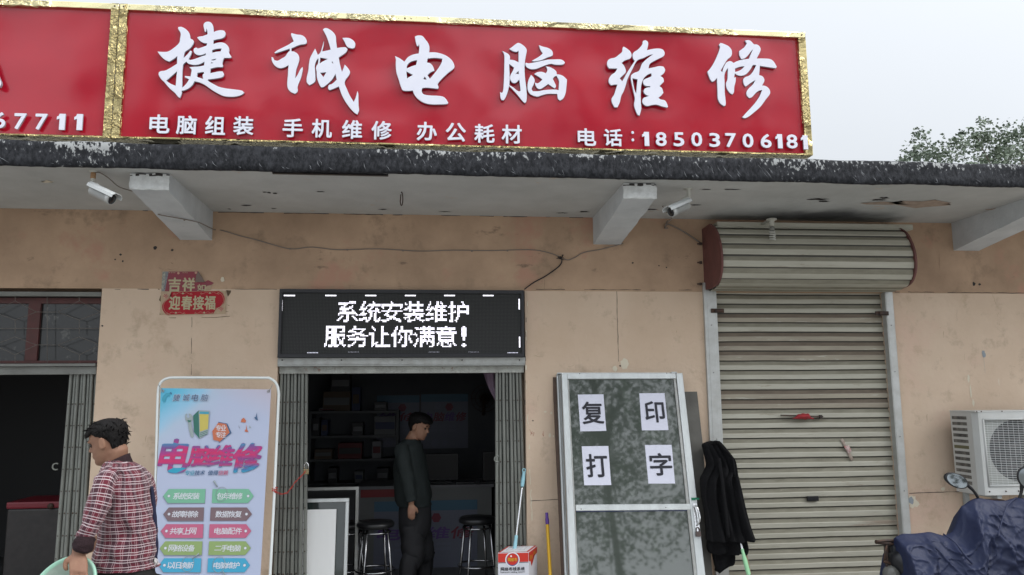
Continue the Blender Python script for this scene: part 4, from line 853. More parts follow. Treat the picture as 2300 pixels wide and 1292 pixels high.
tagp(finish('festive_banner_paper', bm, [m_fpale, m_fred, m_fgold, m_line, mat('lotus_pink', (0.34, 0.09, 0.085), 0.8)]), 'bright red festive paper with four gold characters, the lower one on the wall', 'paper banner', 'festive papers pasted on the wall')
bm = new()
for p in ([(1650, 560), (1770, 570), (1760, 620), (1690, 720), (1670, 620)], [(1050, 1220), (1400, 1212), (1740, 1185), (1745, 1196), (1400, 1225), (1060, 1228)], [(245, 1225), (440, 1222), (430, 1238), (300, 1236)], [(25, 800), (60, 690), (75, 690), (75, 850)], [(1660, 905), (1730, 930), (1720, 940)], [(1650, 1070), (1725, 1085), (1655, 1082)], [(0, 525), (45, 535), (40, 548), (0, 545)], [(40, 1100), (50, 1120), (60, 1160), (45, 1165)]):
    flat(bm, [q(*k) for k in p], WP, 0.0022)
finish_each('tape_residue', bm, mat('old_glue', (0.12, 0.085, 0.055), 0.9), bld)

# ------------------------------------------------------------------ banner stand
A, B, D = P(361, 872, 5.95), P(609, 875, 5.95), P(344, 1292, 5.82)
BP = Pl(A, B-A, A-D)
stand = empty('banner_stand', BP.at(0.4, -1.9), 'white tube-framed banner stand with a printed blue and white poster of repair services', 'banner stand')
bw = (B-A).length; bh = 1.72
ca = [BP.ab(*p) for p in ((361, 872), (609, 875), (584, 1310), (343, 1310))]
def bl(u, v): # banner corner interpolation, extended to full length
    l0, l1 = Vector(ca[0]), Vector(ca[3]); r0, r1 = Vector(ca[1]), Vector(ca[2]); s = v*bh/(ca[0][1]-ca[3][1])
    p = (l0+(l1-l0)*s)*(1-u) + (r0+(r1-r0)*s)*u; return (p.x, p.y)
def sheet_mat():
    m = bpy.data.materials.new('banner_print'); m.use_nodes = True; n = m.node_tree.nodes; l = m.node_tree.links; b = n['Principled BSDF']; b.inputs['Roughness'].default_value = 0.42
    u = n.new('ShaderNodeUVMap'); sp = n.new('ShaderNodeSeparateXYZ'); l.new(u.outputs[0], sp.inputs[0])
    nz = n.new('ShaderNodeTexNoise'); nz.inputs['Scale'].default_value = 3; l.new(u.outputs[0], nz.inputs['Vector'])
    a = n.new('ShaderNodeMath'); a.operation = 'MULTIPLY_ADD'; l.new(sp.outputs['Y'], a.inputs[0]); a.inputs[1].default_value = 1.15; 
    l.new(sp.outputs['X'], a.inputs[2]); c = n.new('ShaderNodeMath'); c.operation = 'MULTIPLY_ADD'; l.new(nz.outputs['Fac'], c.inputs[0]); c.inputs[1].default_value = 0.35; l.new(a.outputs[0], c.inputs[2])
    r = n.new('ShaderNodeValToRGB'); l.new(c.outputs[0], r.inputs[0]); e = r.color_ramp.elements
    e[0].position = 0.0; e[0].color = (0.06, 0.36, 0.56, 1); e[1].position = 0.95; e[1].color = (0.40, 0.45, 0.60, 1)
    for p, q_ in ((0.30, (0.09, 0.42, 0.60, 1)), (0.55, (0.25, 0.48, 0.66, 1)), (0.72, (0.38, 0.47, 0.60, 1))): x = e.new(p); x.color = q_
    # pink tint at the top right
    d = n.new('ShaderNodeMath'); d.operation = 'MULTIPLY_ADD'; l.new(sp.outputs['Y'], d.inputs[0]); d.inputs[1].default_value = -2.2; l.new(sp.outputs['X'], d.inputs[2])
    mr = n.new('ShaderNodeMapRange'); mr.inputs['From Min'].default_value = 0.35; mr.inputs['From Max'].default_value = 1.0; mr.inputs['To Max'].default_value = 0.8; l.new(d.outputs[0], mr.inputs['Value'])
    mx = n.new('ShaderNodeMix'); mx.data_type = 'RGBA'; l.new(mr.outputs[0], mx.inputs['Factor']); l.new(r.outputs[0], mx.inputs['A']); mx.inputs['B'].default_value = (0.48, 0.43, 0.51, 1)
    l.new(mx.outputs['Result'], b.inputs['Base Color']); return m
def plain(nm, c, r=0.45): return mat(nm, c, r)
def print_rainbow():
    m = bpy.data.materials.new('rainbow_print'); m.use_nodes = True; n = m.node_tree.nodes; l = m.node_tree.links; b = n['Principled BSDF']; b.inputs['Roughness'].default_value = 0.42
    tc = n.new('ShaderNodeTexCoord'); mp = n.new('ShaderNodeMapping'); l.new(tc.outputs['Object'], mp.inputs[0]); mp.inputs['Rotation'].default_value = (0, R(25), 0); mp.inputs['Scale'].default_value = (7, 1, 22)
    v = n.new('ShaderNodeTexVoronoi'); v.inputs['Scale'].default_value = 1.0; l.new(mp.outputs[0], v.inputs['Vector'])
    sp = n.new('ShaderNodeSeparateColor'); l.new(v.outputs['Color'], sp.inputs[0]); s3 = n.new('ShaderNodeSeparateXYZ'); l.new(tc.outputs['Object'], s3.inputs[0])
    zt_, zb_ = BP.hit(450, 985).z - stand.location.z, BP.hit(450, 1063).z - stand.location.z
    mr = n.new('ShaderNodeMapRange'); mr.inputs['From Min'].default_value = zt_; mr.inputs['From Max'].default_value = zb_; l.new(s3.outputs['Z'], mr.inputs['Value'])
    a = n.new('ShaderNodeMath'); a.operation = 'MULTIPLY_ADD'; l.new(sp.outputs[0], a.inputs[0]); a.inputs[1].default_value = 0.34; a.inputs[2].default_value = -0.17; b2 = n.new('ShaderNodeMath'); l.new(a.outputs[0], b2.inputs[0]); l.new(mr.outputs[0], b2.inputs[1])
    r = n.new('ShaderNodeValToRGB'); r.color_ramp.interpolation = 'LINEAR'; l.new(b2.outputs[0], r.inputs[0]); e = r.color_ramp.elements
    e[0].position = 0; e[0].color = (0.04, 0.22, 0.40, 1); e[1].position = 1.0; e[1].color = (0.02, 0.30, 0.45, 1)
    for p, c in ((0.14, (0.14, 0.07, 0.25, 1)), (0.30, (0.36, 0.03, 0.20, 1)), (0.52, (0.52, 0.02, 0.12, 1)), (0.66, (0.20, 0.05, 0.22, 1)), (0.78, (0.42, 0.03, 0.14, 1)), (0.9, (0.05, 0.14, 0.34, 1))): x = e.new(p); x.color = c
    l.new(r.outputs[0], b.inputs['Base Color']); return m
NB = 16
bm = new(); ul = bm.loops.layers.uv.verify(); V = []
for j in range(41):
    V.append([bm.verts.new(BP.at(*bl(i/NB, j/40), 0.004*noise.noise(Vector((i*0.2, j*0.12, 0))))) for i in range(NB+1)])
def bq(a, b, c, d, uvs, mi=0):
    f = bm.faces.new((a, b, c, d)); f.smooth = True; f.material_index = mi
    for lp, q_ in zip(f.loops, uvs): lp[ul].uv = q_
for j in range(40):
    for i in range(NB): bq(V[j+1][i], V[j+1][i+1], V[j][i+1], V[j][i], [((i+a)/NB, (j+b)/40*2.2) for a, b in ((0, 1), (1, 1), (1, 0), (0, 0))])
BM = [sheet_mat(), plain('print_white', (0.62, 0.64, 0.70)), plain('print_navy', (0.05, 0.11, 0.22)), print_rainbow(), plain('tag_green', (0.16, 0.40, 0.27)), plain('tag_brown', (0.17, 0.115, 0.13)), plain('tag_pink', (0.46, 0.11, 0.20)), plain('tag_olive', (0.24, 0.34, 0.13)), plain('tag_blue', (0.05, 0.33, 0.52)), plain('badge_orange', (0.48, 0.14, 0.07)), plain('print_darkgreen', (0.03, 0.14, 0.11)), plain('print_teal', (0.05, 0.30, 0.42)), plain('print_grey', (0.28, 0.33, 0.34)), plain('print_shadow', (0.20, 0.22, 0.28)), plain('print_yellow', (0.50, 0.42, 0.10))]
fz = lambda x, y: BP.ab(340+x/4.97, 840+y/4.97)      # coordinates in the upper detail view
gz = lambda x, y: BP.ab(340+x/5.57, 1060+y/5.57)     # coordinates in the lower detail view
L1 = 0.0055
flat(bm, [fz(*p) for p in [(125, 300), (125, 270), (140, 240), (165, 225), (160, 215), (212, 212), (200, 255), (190, 245), (170, 265), (160, 290), (155, 315), (140, 318)]], BP, L1, 11)
flat(bm, [fz(*p) for p in [(212, 205), (226, 208), (230, 228), (222, 232)]], BP, L1, 2)
for ch, x in (('捷', 285), ('诚', 392), ('电', 492), ('脑', 597)):
    a, b = fz(x, 265); a2, b2 = fz(x+70, 265+76)
    addtext(bm, ch, BP, a, b, abs(b-b2)*1.08, abs(a2-a)*1.08, L1, bold=0.03, shear=0.15, mi=1)
    addtext(bm, ch, BP, a, b, abs(b-b2), abs(a2-a), L1+0.001, bold=0.004, shear=0.15, mi=2)
# spanner
flat(bm, [fz(*p) for p in [(380, 480), (385, 450), (400, 442), (395, 480), (415, 495), (430, 480), (418, 445), (440, 445), (465, 475), (465, 510), (448, 535), (455, 590), (470, 650), (475, 700), (458, 715), (440, 695), (425, 640), (418, 600), (412, 545), (385, 515)]], BP, L1, 12)
flat(bm, [fz(*p) for p in [(405, 515), (448, 520), (440, 540), (415, 540)]], BP, L1+0.001, 10)
flat(bm, [fz(*p) for p in [(470, 465), (530, 408), (540, 725), (478, 650)]], BP, L1, 10)
flat(bm, [fz(*p) for p in [(530, 408), (652, 412), (650, 470), (632, 665), (540, 725)]], BP, L1, 12)
flat(bm, [fz(*p) for p in [(540, 422), (645, 425), (642, 450), (540, 447)]], BP, L1+0.0008, 11)
flat(bm, [fz(*p) for p in [(540, 450), (642, 452), (634, 615), (544, 645)]], BP, L1+0.0008, 14)
for y_ in (0, 18, 36): flat(bm, [fz(*p) for p in [(546, 660+y_), (630, 630+y_), (630, 636+y_), (546, 667+y_)]], BP, L1+0.0008, 10)
flat(bm, [fz(*p) for p in [(748, 535), (850, 555), (897, 660), (760, 770), (752, 755), (870, 655), (840, 560), (748, 545)]], BP, L1, 2)
flat(bm, [fz(*p) for p in [(750, 545), (838, 560), (875, 655), (780, 745), (765, 760), (745, 748), (695, 738), (682, 640)]], BP, L1+0.0006, 9)
for ch, x, y in (('专', 750, 605), ('业', 808, 605), ('专', 750, 680), ('注', 805, 680)):
    a, b = fz(x, y); a2, b2 = fz(x+55, y+66); addtext(bm, ch, BP, a, b, abs(b-b2), abs(a2-a), L1+0.0014, bold=0.012, mi=1)
for p, m_ in (([(1000, 540), (1010, 505), (1035, 490), (1060, 525), (1050, 548), (1025, 540)], 9), ([(1178, 430), (1182, 480), (1192, 522), (1165, 510), (1150, 485), (1168, 480)], 2), ([(1062, 565), (1070, 620), (1085, 650), (1045, 645), (1045, 625), (1058, 620)], 9), ([(1098, 575), (1118, 605), (1095, 605)], 12), ([(975, 570), (992, 610), (980, 600)], 13)):
    flat(bm, [fz(*k) for k in p], BP, L1, m_)
for ch, x, y, w_, h_ in (('电', 262, 915, 300, 390), ('脑', 555, 917, 250, 245), ('维', 797, 917, 235, 255), ('修', 1070, 935, 300, 340)):
    a, b = fz(x, y); a2, b2 = fz(x+w_, y+h_)
    addtext(bm, ch, BP, a, b, abs(b-b2), abs(a2-a), L1, bold=0.045, shear=0.13, mi=3)
for s, x0_, x1_ in (('专业技术', 376, 600), ('值得信赖', 635, 862)):
    for i, ch in enumerate(s):
        a, b = fz(x0_+(x1_-x0_)*(i+0.5)/4, 1104); a2, b2 = fz(x0_+(x1_-x0_)*(i+0.5)/4+50, 1104+56)
        addtext(bm, ch, BP, a, b, abs(b-b2), abs(a2-a), L1, bold=0.012, shear=0.15, mi=[11, 11, 2, 2][i] if x0_ < 600 else [2, 2, 6, 6][i])
rows_ = [(215, 390, 150, 680, 768, 1283, 4, '系统安装', '包年维修', 280, 605, 825, 1140), (445, 612, 152, 662, 745, 1262, 5, '故障排除', '数据恢复', 265, 588, 808, 1132), (654, 826, 120, 655, 732, 1253, 6, '共享上网', '电脑配件', 240, 562, 790, 1136),
         (868, 1040, 107, 642, 725, 1247, 7, '网络设备', '二手电脑', 222, 545, 797, 1120), (1080, 1256, 95, 628, 712, 1238, 8, '以旧换新', '电脑维护', 210, 530, 783, 1106)]
for (ya, yb, xa, xb, xc, xd, m_, s1, s2, ta, tb, tc_, td) in rows_:
    ym = (ya+yb)/2; dx = 65; sk = -10
    flat(bm, [gz(*p) for p in [(xa-4, ym+5), (xa+dx-2, ya+6), (xb+2, ya+4), (xb-6, yb+9), (xa+dx-10, yb+9)]], BP, L1-0.0006, 13)
    flat(bm, [gz(*p) for p in [(xa, ym), (xa+dx+5, ya), (xb, ya), (xb+sk, yb), (xa+dx-8, yb)]], BP, L1, m_)
    flat(bm, [gz(*p) for p in [(xc, ya), (xd-dx, ya), (xd, ym), (xd-dx-6, yb), (xc+sk, yb)]], BP, L1, m_)
    for cx in (xa+72, xd-70): a, b = gz(cx, ym); disc(bm, BP, a, b, 0.011, L1+0.0006, 10, mi=13); disc(bm, BP, a, b, 0.0085, L1+0.001, 10, mi=1)
    for s, t0, t1 in ((s1, ta, tb), (s2, tc_, td)):
        for i, ch in enumerate(s):
            a, b = gz(t0+(t1-t0)*(i+0.5)/4, ym); a2, b2 = gz(t0+(t1-t0)*(i+0.5)/4+78, ym+92)
            addtext(bm, ch, BP, a, b, abs(b-b2)*(0.9 if ch != '二' else 0.6), abs(a2-a), L1+0.001, bold=0.014, shear=0.08, mi=1)
for cx, cy, r_, hx_, hy_ in ((882, 280, 72, (830, 190), (785, 112)), (460, 1150, 75, (520, 1085), (600, 1020)), (848, 1160, 78, (900, 1245), (945, 1330))):
    a, b = gz(cx, cy); rr = abs(gz(cx+r_, cy)[0]-a)
    ring = [BP.at(a+rr*math.cos(k*math.pi/12), b+rr*1.25*math.sin(k*math.pi/12), L1+0.0014) for k in range(24)]; tube(bm, ring, 0.0016, 4, closed=True, mi=12)
    p, q_ = gz(*hx_), gz(*hy_); tube(bm, [BP.at(*p, L1+0.002), BP.at(*q_, L1+0.002)], [0.003, 0.006], 6, mi=12)
bmesh.ops.translate(bm, verts=[], vec=(0, 0, 0))
finish('banner', bm, BM, stand, recalc=False)
bm = new()
T1 = [BP.ab(*p) for p in ((346, 1330), (347, 1150), (350, 1020), (353, 900), (356, 868), (364, 855), (378, 849), (400, 848), (490, 848), (590, 848.5), (606, 850), (619, 860), (625, 880), (624, 920), (615, 1120), (606, 1292), (604, 1330))]
fl = BP.at(0, 0).z
def fdn(a, b): # down to the ground along the leg
    k = 1.93; return (a, -k)
P0 = Vector(T1[0]); dl = (Vector(T1[0])-Vector(T1[1])).normalized(); dr = (Vector(T1[-1])-Vector(T1[-2])).normalized()
gb = -(BP.o.z-0.02)/BP.e2.z
ext = lambda p, d: (p+d*((gb-p.y)/d.y))
full = [ext(P0, dl)] + [Vector(p) for p in T1] + [ext(Vector(T1[-1]), dr)]
cpts = [full[0]] + [Vector(p) for p in cr([tuple(p) for p in full[1:-1]], 4)] + [full[-1]]
tube(bm, [BP.at(p.x, p.y, -0.012) for p in cpts], 0.0100, 10)
for k in (0, -1): e = BP.at(full[k].x, full[k].y, -0.012); tube(bm, [Vector((e.x, e.y-0.3, 0.016)), Vector((e.x, e.y+0.28, 0.016))], 0.0125, 8)
finish('frame', bm, mat('white_tube', (0.66, 0.70, 0.70), 0.35), stand)
bm = new()
for (x, y) in ((365.5, 878.5), (603, 879)):
    c = BP.hit(x, y, 0.006); tube(bm, [c + BP.e1*0.008*math.cos(t) + BP.e2*0.008*math.sin(t) for t in [k*math.pi/6 for k in range(12)]], 0.0025, 5, closed=True)
tube(bm, [BP.hit(365, 878, 0.008), BP.hit(356, 864, -0.003)], 0.0025, 5); tube(bm, [BP.hit(604, 879, 0.008), BP.hit(612, 864, -0.003)], 0.0025, 5)
finish('eyelet', bm, m_aludull, stand)

# padlock and red cord
c = P(688, 1056, YW-0.02); lock = empty('padlock', c, 'small brass padlock with a steel shackle hanging on the left folding gate of the doorway', 'padlock')
bm = new(); box(bm, c.x-0.022, c.x+0.02, c.y-0.014, c.y+0.012, c.z-0.032, c.z+0.008); finish('body', bm, mat('brass', (0.42, 0.33, 0.18), 0.35, metal=0.8, var=(0.3, 0.24, 0.15), vscale=30), lock, bevel=0.004, bseg=2)
bm = new(); tube(bm, [c+Vector((-0.016, 0, 0.005)), c+Vector((-0.016, 0, 0.035)), c+Vector((-0.010, 0, 0.052)), c+Vector((0, 0, 0.058)), c+Vector((0.010, 0, 0.052)), c+Vector((0.015, 0, 0.035)), c+Vector((0.015, 0, 0.005))], 0.0045, 8); finish('shackle', bm, m_chrome, lock)
bm = new(); a = P(616, 1103, 5.87); b = P(686, 1060, YW-0.04)
pts = [a, P(622, 1108, 5.9), P(640, 1110, 6.05), P(652, 1100, 6.2), P(662, 1085, 6.3), P(672, 1075, 6.33), b]
pts = [Vector(p) for p in cr([tuple(p) for p in pts], 5)]
tube(bm, [p+Vector((0, 0.003*math.sin(i), 0.003*math.cos(i*1.3))) for i, p in enumerate(pts)], 0.003, 5); tube(bm, [p+Vector((0, 0.003*math.cos(i), 0.006+0.003*math.sin(i*1.3))) for i, p in enumerate(pts)], 0.0025, 5)
tube(bm, [BP.at(BP.ab(616, 1104)[0]+0.018*math.cos(t), BP.ab(616, 1104)[1]+0.002*t, -0.012+0.018*math.sin(t)) for t in [k*0.6 for k in range(24)]], 0.003, 5)
tagp(finish('cord', bm, mat('red_cord', (0.45, 0.05, 0.04), 0.7)), 'thin red cord tying the white banner frame to the padlock', 'cord')

# ------------------------------------------------------------------ small things under the overhang
def run(pts, k=4): return [Vector(p) for p in cr([tuple(p) for p in pts], k)]
def security_camera(mount, back, front, rad, label, down, tape=False):
    o = empty('security_camera', mount, label, 'camera', 'security cameras under the overhang')
    b, f = Vector(back), Vector(front); d = (f-b).normalized(); u = Vector((0, 0, 1)); s = d.cross(u).normalized(); t = s.cross(d)
    bm = new(); lathe(bm, b, d, [(0, 0), (rad*0.8, 0.0), (rad, 0.012), (rad, (f-b).length*0.72), (rad*1.06, (f-b).length*0.72), (rad*1.06, (f-b).length*0.9), (rad*0.9, (f-b).length*0.93), (rad*0.85, (f-b).length*0.88)], 20)
    finish('housing', bm, mat('camera_silver', (0.46, 0.47, 0.46), 0.35, metal=0.3), o)
    bm = new(); L_ = (f-b).length; rings = []
    for h in (-0.01, L_*1.06):
        rings.append([b + d*h + s*x*rad*1.25 + t*z*rad for x, z in ((-1.05, 0.35), (-1.02, 0.85), (-0.6, 1.25), (0.6, 1.25), (1.02, 0.85), (1.05, 0.35), (0.95, 0.35), (0.93, 0.8), (0.55, 1.15), (-0.55, 1.15), (-0.93, 0.8), (-0.95, 0.35))])
    loft(bm, rings); 
    for fc in bm.faces: fc.smooth = False
    finish('sun_hood', bm, m_white, o)
    bm = new(); lathe(bm, b + d*L_*0.90, d, [(0, 0), (rad*0.88, 0), (rad*0.88, 0.004), (0, 0.006)], 18); finish('lens_glass', bm, mat('lens_black', (0.01, 0.01, 0.012), 0.08), o)
    bm = new(); m = Vector(mount); j = b + d*0.03 - t*rad*(1.0 if down else -1.2)
    lathe(bm, m, (0, 0, -1), [(0, -0.001), (0.03, -0.001), (0.03, 0.006), (0.014, 0.01), (0.0135, (m.z-j.z)*0.7), (0, (m.z-j.z)*0.7)], 14)
    tube(bm, run([m - Vector((0, 0, (m.z-j.z)*0.68)), (m+j)/2 - Vector((0.012, 0, (m.z-j.z)*0.35)), j - Vector((0.0, 0, 0.006)), b + d*0.05 - t*rad*0.8]), 0.009, 10)
    finish('bracket', bm, mat('bracket_cream', (0.55, 0.55, 0.50), 0.5), o)
    if tape:
        bm = new(); lathe(bm, m - Vector((0, 0, 0.012)), (0, 0, -1), [(0.014, 0), (0.0165, 0.003), (0.0165, 0.038), (0.014, 0.042)], 14); finish('tape', bm, mat('brown_tape_wrap', (0.34, 0.20, 0.10), 0.5), o)
    return o
mL = SP.hit(210, 384); security_camera(mL, P(206, 426, mL.y-0.02), P(256, 450, mL.y-0.06), 0.039, 'white bullet camera on a taped stem, left of the two under the overhang', False, True)
mR = SP.hit(1546, 424); security_camera(mR, P(1544, 460, mR.y-0.02), P(1503, 478, mR.y-0.08), 0.039, 'silver bullet camera pointing left beside the roller shutter', False)
bm = new(); tube(bm, run([P(214, 388, mL.y), P(226, 389, mL.y), P(246, 402, mL.y+0.1), P(268, 420, mL.y+0.1), P(299, 430, 5.6)]), 0.004, 5)
tube(bm, run([P(345, 476, YW-0.006), BEAMS[0].hit(356, 482, 0.006), BEAMS[0].hit(400, 490, 0.006), BEAMS[0].hit(440, 498, 0.006), BEAMS[0].hit(452, 502, 0.008), P(482, 516, YW-0.012), P(500, 518, YW-0.006), P(540, 530, YW-0.005), P(580, 540, YW-0.006), P(640, 557, YW-0.006), P(665, 559, YW-0.006), P(700, 555, YW-0.006), P(760, 561, YW-0.006), P(850, 559, YW-0.006), P(940, 564, YW-0.006), P(1020, 562, YW-0.006), P(1100, 563, YW-0.006), P(1190, 561, YW-0.006), P(1230, 567, YW-0.006), P(1258, 577, YW-0.01), P(1275, 584, YW-0.01), P(1292, 578, YW-0.006), P(1312, 567, YW-0.006), P(1350, 560, YW-0.006), P(1400, 547, YW-0.006)]), 0.0042, 5)
for x, y in ((414, 494), (651, 559), (780, 561), (905, 563), (1060, 564), (1140, 563)): c = (P(x, y, YW-0.008) if x > 500 else BEAMS[0].hit(x, y, 0.006)); lathe(bm, c+Vector((0, 0.004, 0)), (0, -1, 0), [(0.008, 0), (0.007, 0.006), (0, 0.007)], 6)
tagp(finish('cable', bm, m_wire), 'long thin grey-brown cable clipped across the wall between the two cameras', 'cable')
bm = new(); tube(bm, run([P(1254, 580, YW-0.012), P(1262, 584, YW-0.02), P(1256, 598, YW-0.01), P(1226, 620, YW-0.008), P(1200, 634, YW-0.008), P(1178, 650, YW-0.03)]), 0.005, 5)
c = P(1258, 580, YW-0.014)
for k in range(5): tube(bm, run([c, c+Vector((random.uniform(-.03, .03), -0.02, random.uniform(-.02, .03))), c+Vector((random.uniform(-.05, .02), -0.01, random.uniform(-.03, .03)))]), 0.0025, 4)
tagp(finish('power_cable', bm, m_black), 'short black cable running from a knot on the wall down to the LED display', 'cable')
bm = new(); tube(bm, run([P(1499, 496, YW-0.08), P(1494, 510, YW-0.02), P(1502, 504, YW-0.02), P(1535, 520, YW-0.02), P(1572, 545, YW-0.02)]), 0.006, 6); tube(bm, run([P(1474, 452, 6.1), P(1490, 466, 5.95), P(1498, 478, mR.y)]), 0.004, 5); tube(bm, run([P(1506, 478, mR.y), P(1508, 492, mR.y+0.1), P(1499, 500, YW-0.06), P(1493, 512, YW-0.03), P(1500, 512, YW-0.02)]), 0.006, 5)
tagp(finish('conduit', bm, m_wire), 'thin conduit from the right camera slanting down to the roller shutter box', 'cable')
c = SP.hit(902, 431); bm = new(); ring = [c + Vector((0.010*math.sin(t)*(1 if t < 4.6 else 0.7), 0, -0.055+0.05*math.cos(t))) for t in [k*math.pi/8 for k in range(15)]]
tube(bm, [c+Vector((0, 0, 0.004))] + ring, 0.0045, 6); tagp(finish('ceiling_hook', bm, m_iron), 'bent iron hook hanging from the overhang between the beams', 'hook')
c = P(1733, 494, 5.98); c.z = P(1733, 490, 5.98).z
blb = empty('spiral_lamp', c, 'dusty unlit spiral energy-saving bulb hanging in front of the shutter box', 'light bulb')
zz = lambda y: P(1733, y, 5.98).z
bm = new(); lathe(bm, (c.x, c.y, zz(492)), (0, 0, -1), [(0, 0), (0.042, 0.0), (0.042, 0.010), (0.024, 0.016), (0.021, 0.02), (0.019, zz(492)-zz(508)), (0.0, zz(492)-zz(508))], 16); box(bm, c.x-0.012, c.x+0.012, c.y, 6.158, zz(493)-0.006, zz(493)+0.006)
finish('lamp_holder', bm, mat('dusty_cream', (0.42, 0.41, 0.36), 0.7), blb)
bm = new(); lathe(bm, (c.x, c.y, zz(510)), (0, 0, -1), [(0.017, 0), (0.021, 0.01), (0.021, 0.03), (0.014, 0.035), (0, 0.035)], 14); finish('bulb_base', bm, mat('bulb_grey', (0.2, 0.2, 0.18), 0.7), blb)
bm = new(); z0_, z1_ = zz(519), zz(539); tube(bm, [Vector((c.x+0.021*math.cos(k*0.5), c.y+0.021*math.sin(k*0.5), z0_+(z1_-z0_)*k/50)) for k in range(51)], 0.0062, 6); finish('spiral_tube', bm, mat('bulb_dirty_white', (0.5, 0.5, 0.46), 0.4), blb)

# ------------------------------------------------------------------ aluminium door leaning on the wall
dA, dD = P(1270, 841, 6.33), P(1290, 1292, 6.0)
DP = Pl(dA, (1, 0, 0), Vector((0, dA.y-dD.y, dA.z-dD.z)))
dz = lambda x, y: DP.ab(1150+x/2.383, 750+y/2.383)
gbd = -(DP.o.z-0.004)/DP.e2.z                # plane coordinate of the ground
def down(p, q):                              # extend the line p->q to the ground
    p, q = Vector(p), Vector(q); d = q-p; return tuple(p + d*((gbd-p.y)/d.y))
def dquad(bm, a, b, c, d, c0, c1, mi=0, bev=0): prism(bm, [dz(*a), dz(*b), dz(*c), dz(*d)], DP, c0, c1, mi)
def stile(bm, a, b, c, d, c0, c1, mi=0):     # top a,b ; lower c,d -> to the ground
    A, B, C, D = dz(*a), dz(*b), dz(*c), dz(*d); prism(bm, [A, B, down(B, C), down(A, D)], DP, c0, c1, mi)
m_dglass = mat('door_glass', (0.062, 0.074, 0.064), 0.03, spec=0.8, ior=1.6, spots=((0.085, 0.105, 0.085), 5, 0.55, 0.2), coat=0.3)
door = empty('glass_door', (DP.at(0.4, gbd).x, DP.at(0.4, gbd).y, 0), 'silver aluminium-framed glass door with four paper notices leaning against the wall', 'door')
bm = new(); stile(bm, (262, 215), (292, 215), (345, 1292), (306, 1292), 0, 0.035); finish('frame', bm, m_alu, door, bevel=0.003)
bm = new(); stile(bm, (292, 250), (300, 250), (352, 1292), (345, 1292), 0.006, 0.03); finish('frame', bm, m_aludull, door)
bm = new(); stile(bm, (872, 215), (906, 215), (1028, 1292), (985, 1292), 0, 0.035); finish('frame', bm, m_alu, door, bevel=0.003)
bm = new(); stile(bm, (860, 248), (871, 248), (984, 1292), (968, 1292), 0.006, 0.03); finish('frame', bm, m_aludull, door)
bm = new(); dquad(bm, (292, 216), (871, 216), (872, 245), (293, 247), 0.0, 0.033); finish('top_rail', bm, m_alu, door, bevel=0.003)
bm = new(); dquad(bm, (336, 916), (948, 911), (950, 944), (339, 950), 0.0, 0.033); finish('middle_rail', bm, m_alu, door, bevel=0.003)
yb0 = gbd+0.1
bm = new(); a, b = down(dz(306, 1292), dz(345, 1292*1.2)), None
prism(bm, [(dz(345, 1292)[0]+0.03, gbd+0.12), (dz(985, 1292)[0]+0.05, gbd+0.12), (dz(985, 1292)[0]+0.05, gbd+0.003), (dz(345, 1292)[0]+0.03, gbd+0.003)], DP, 0.0, 0.033); finish('bottom_rail', bm, m_alu, door)
bm = new(); dquad(bm, (294, 247), (866, 246), (945, 913), (334, 917), 0.010, 0.016); finish('glass_pane', bm, m_dglass, door)
bm = new(); A, B = dz(340, 950), dz(950, 944); prism(bm, [A, B, down(B, dz(975, 1292)), down(A, dz(350, 1292))], DP, 0.010, 0.016); finish('glass_pane', bm, m_dglass, door)
bm = new(); dquad(bm, (342, 951), (948, 945), (948, 948), (342, 954), 0.017, 0.02); finish('blue_seal', bm, mat('blue_seal', (0.02, 0.03, 0.16), 0.5), door)
bm = new(); dquad(bm, (957, 908), (978, 908), (998, 1060), (975, 1060), 0.036, 0.042); finish('lock_plate', bm, m_chrome, door)
bm = new(); tube(bm, run([DP.at(*dz(964, 925), 0.042), DP.at(*dz(972, 930), 0.075), DP.at(*dz(984, 965), 0.085), DP.at(*dz(988, 1005), 0.08), DP.at(*dz(980, 1028), 0.042)]), 0.007, 8); finish('door_handle', bm, m_chrome, door)
bm = new(); dquad(bm, (972, 1060), (997, 1060), (1000, 1087), (974, 1087), 0.04, 0.062); tube(bm, run([DP.at(*dz(977, 1060), 0.05), DP.at(*dz(976, 1045), 0.05), DP.at(*dz(984, 1038), 0.05), DP.at(*dz(992, 1046), 0.05), DP.at(*dz(993, 1060), 0.05)]), 0.0035, 6)
tagp(finish('padlock', bm, mat('padlock_brown', (0.10, 0.075, 0.07), 0.4, metal=0.5)), 'brown padlock hanging below the handle of the leaning glass door', 'padlock')
bm = new(); dquad(bm, (951, 879), (990, 880), (996, 884), (990, 893), 0.0355, 0.037); dquad(bm, (951, 879), (975, 879), (975, 894), (953, 894), 0.0371, 0.0376); finish('green_tape', bm, mat('green_tape', (0.01, 0.17, 0.09), 0.5), door)
bm = new()
for x, y in ((358, 219), (822, 216), (817, 932), (366, 940), (872, 216)): a, b = dz(x, y); disc(bm, DP, a, b, 0.004, 0.0345, 7)
finish_each('screw', bm, m_iron, door)
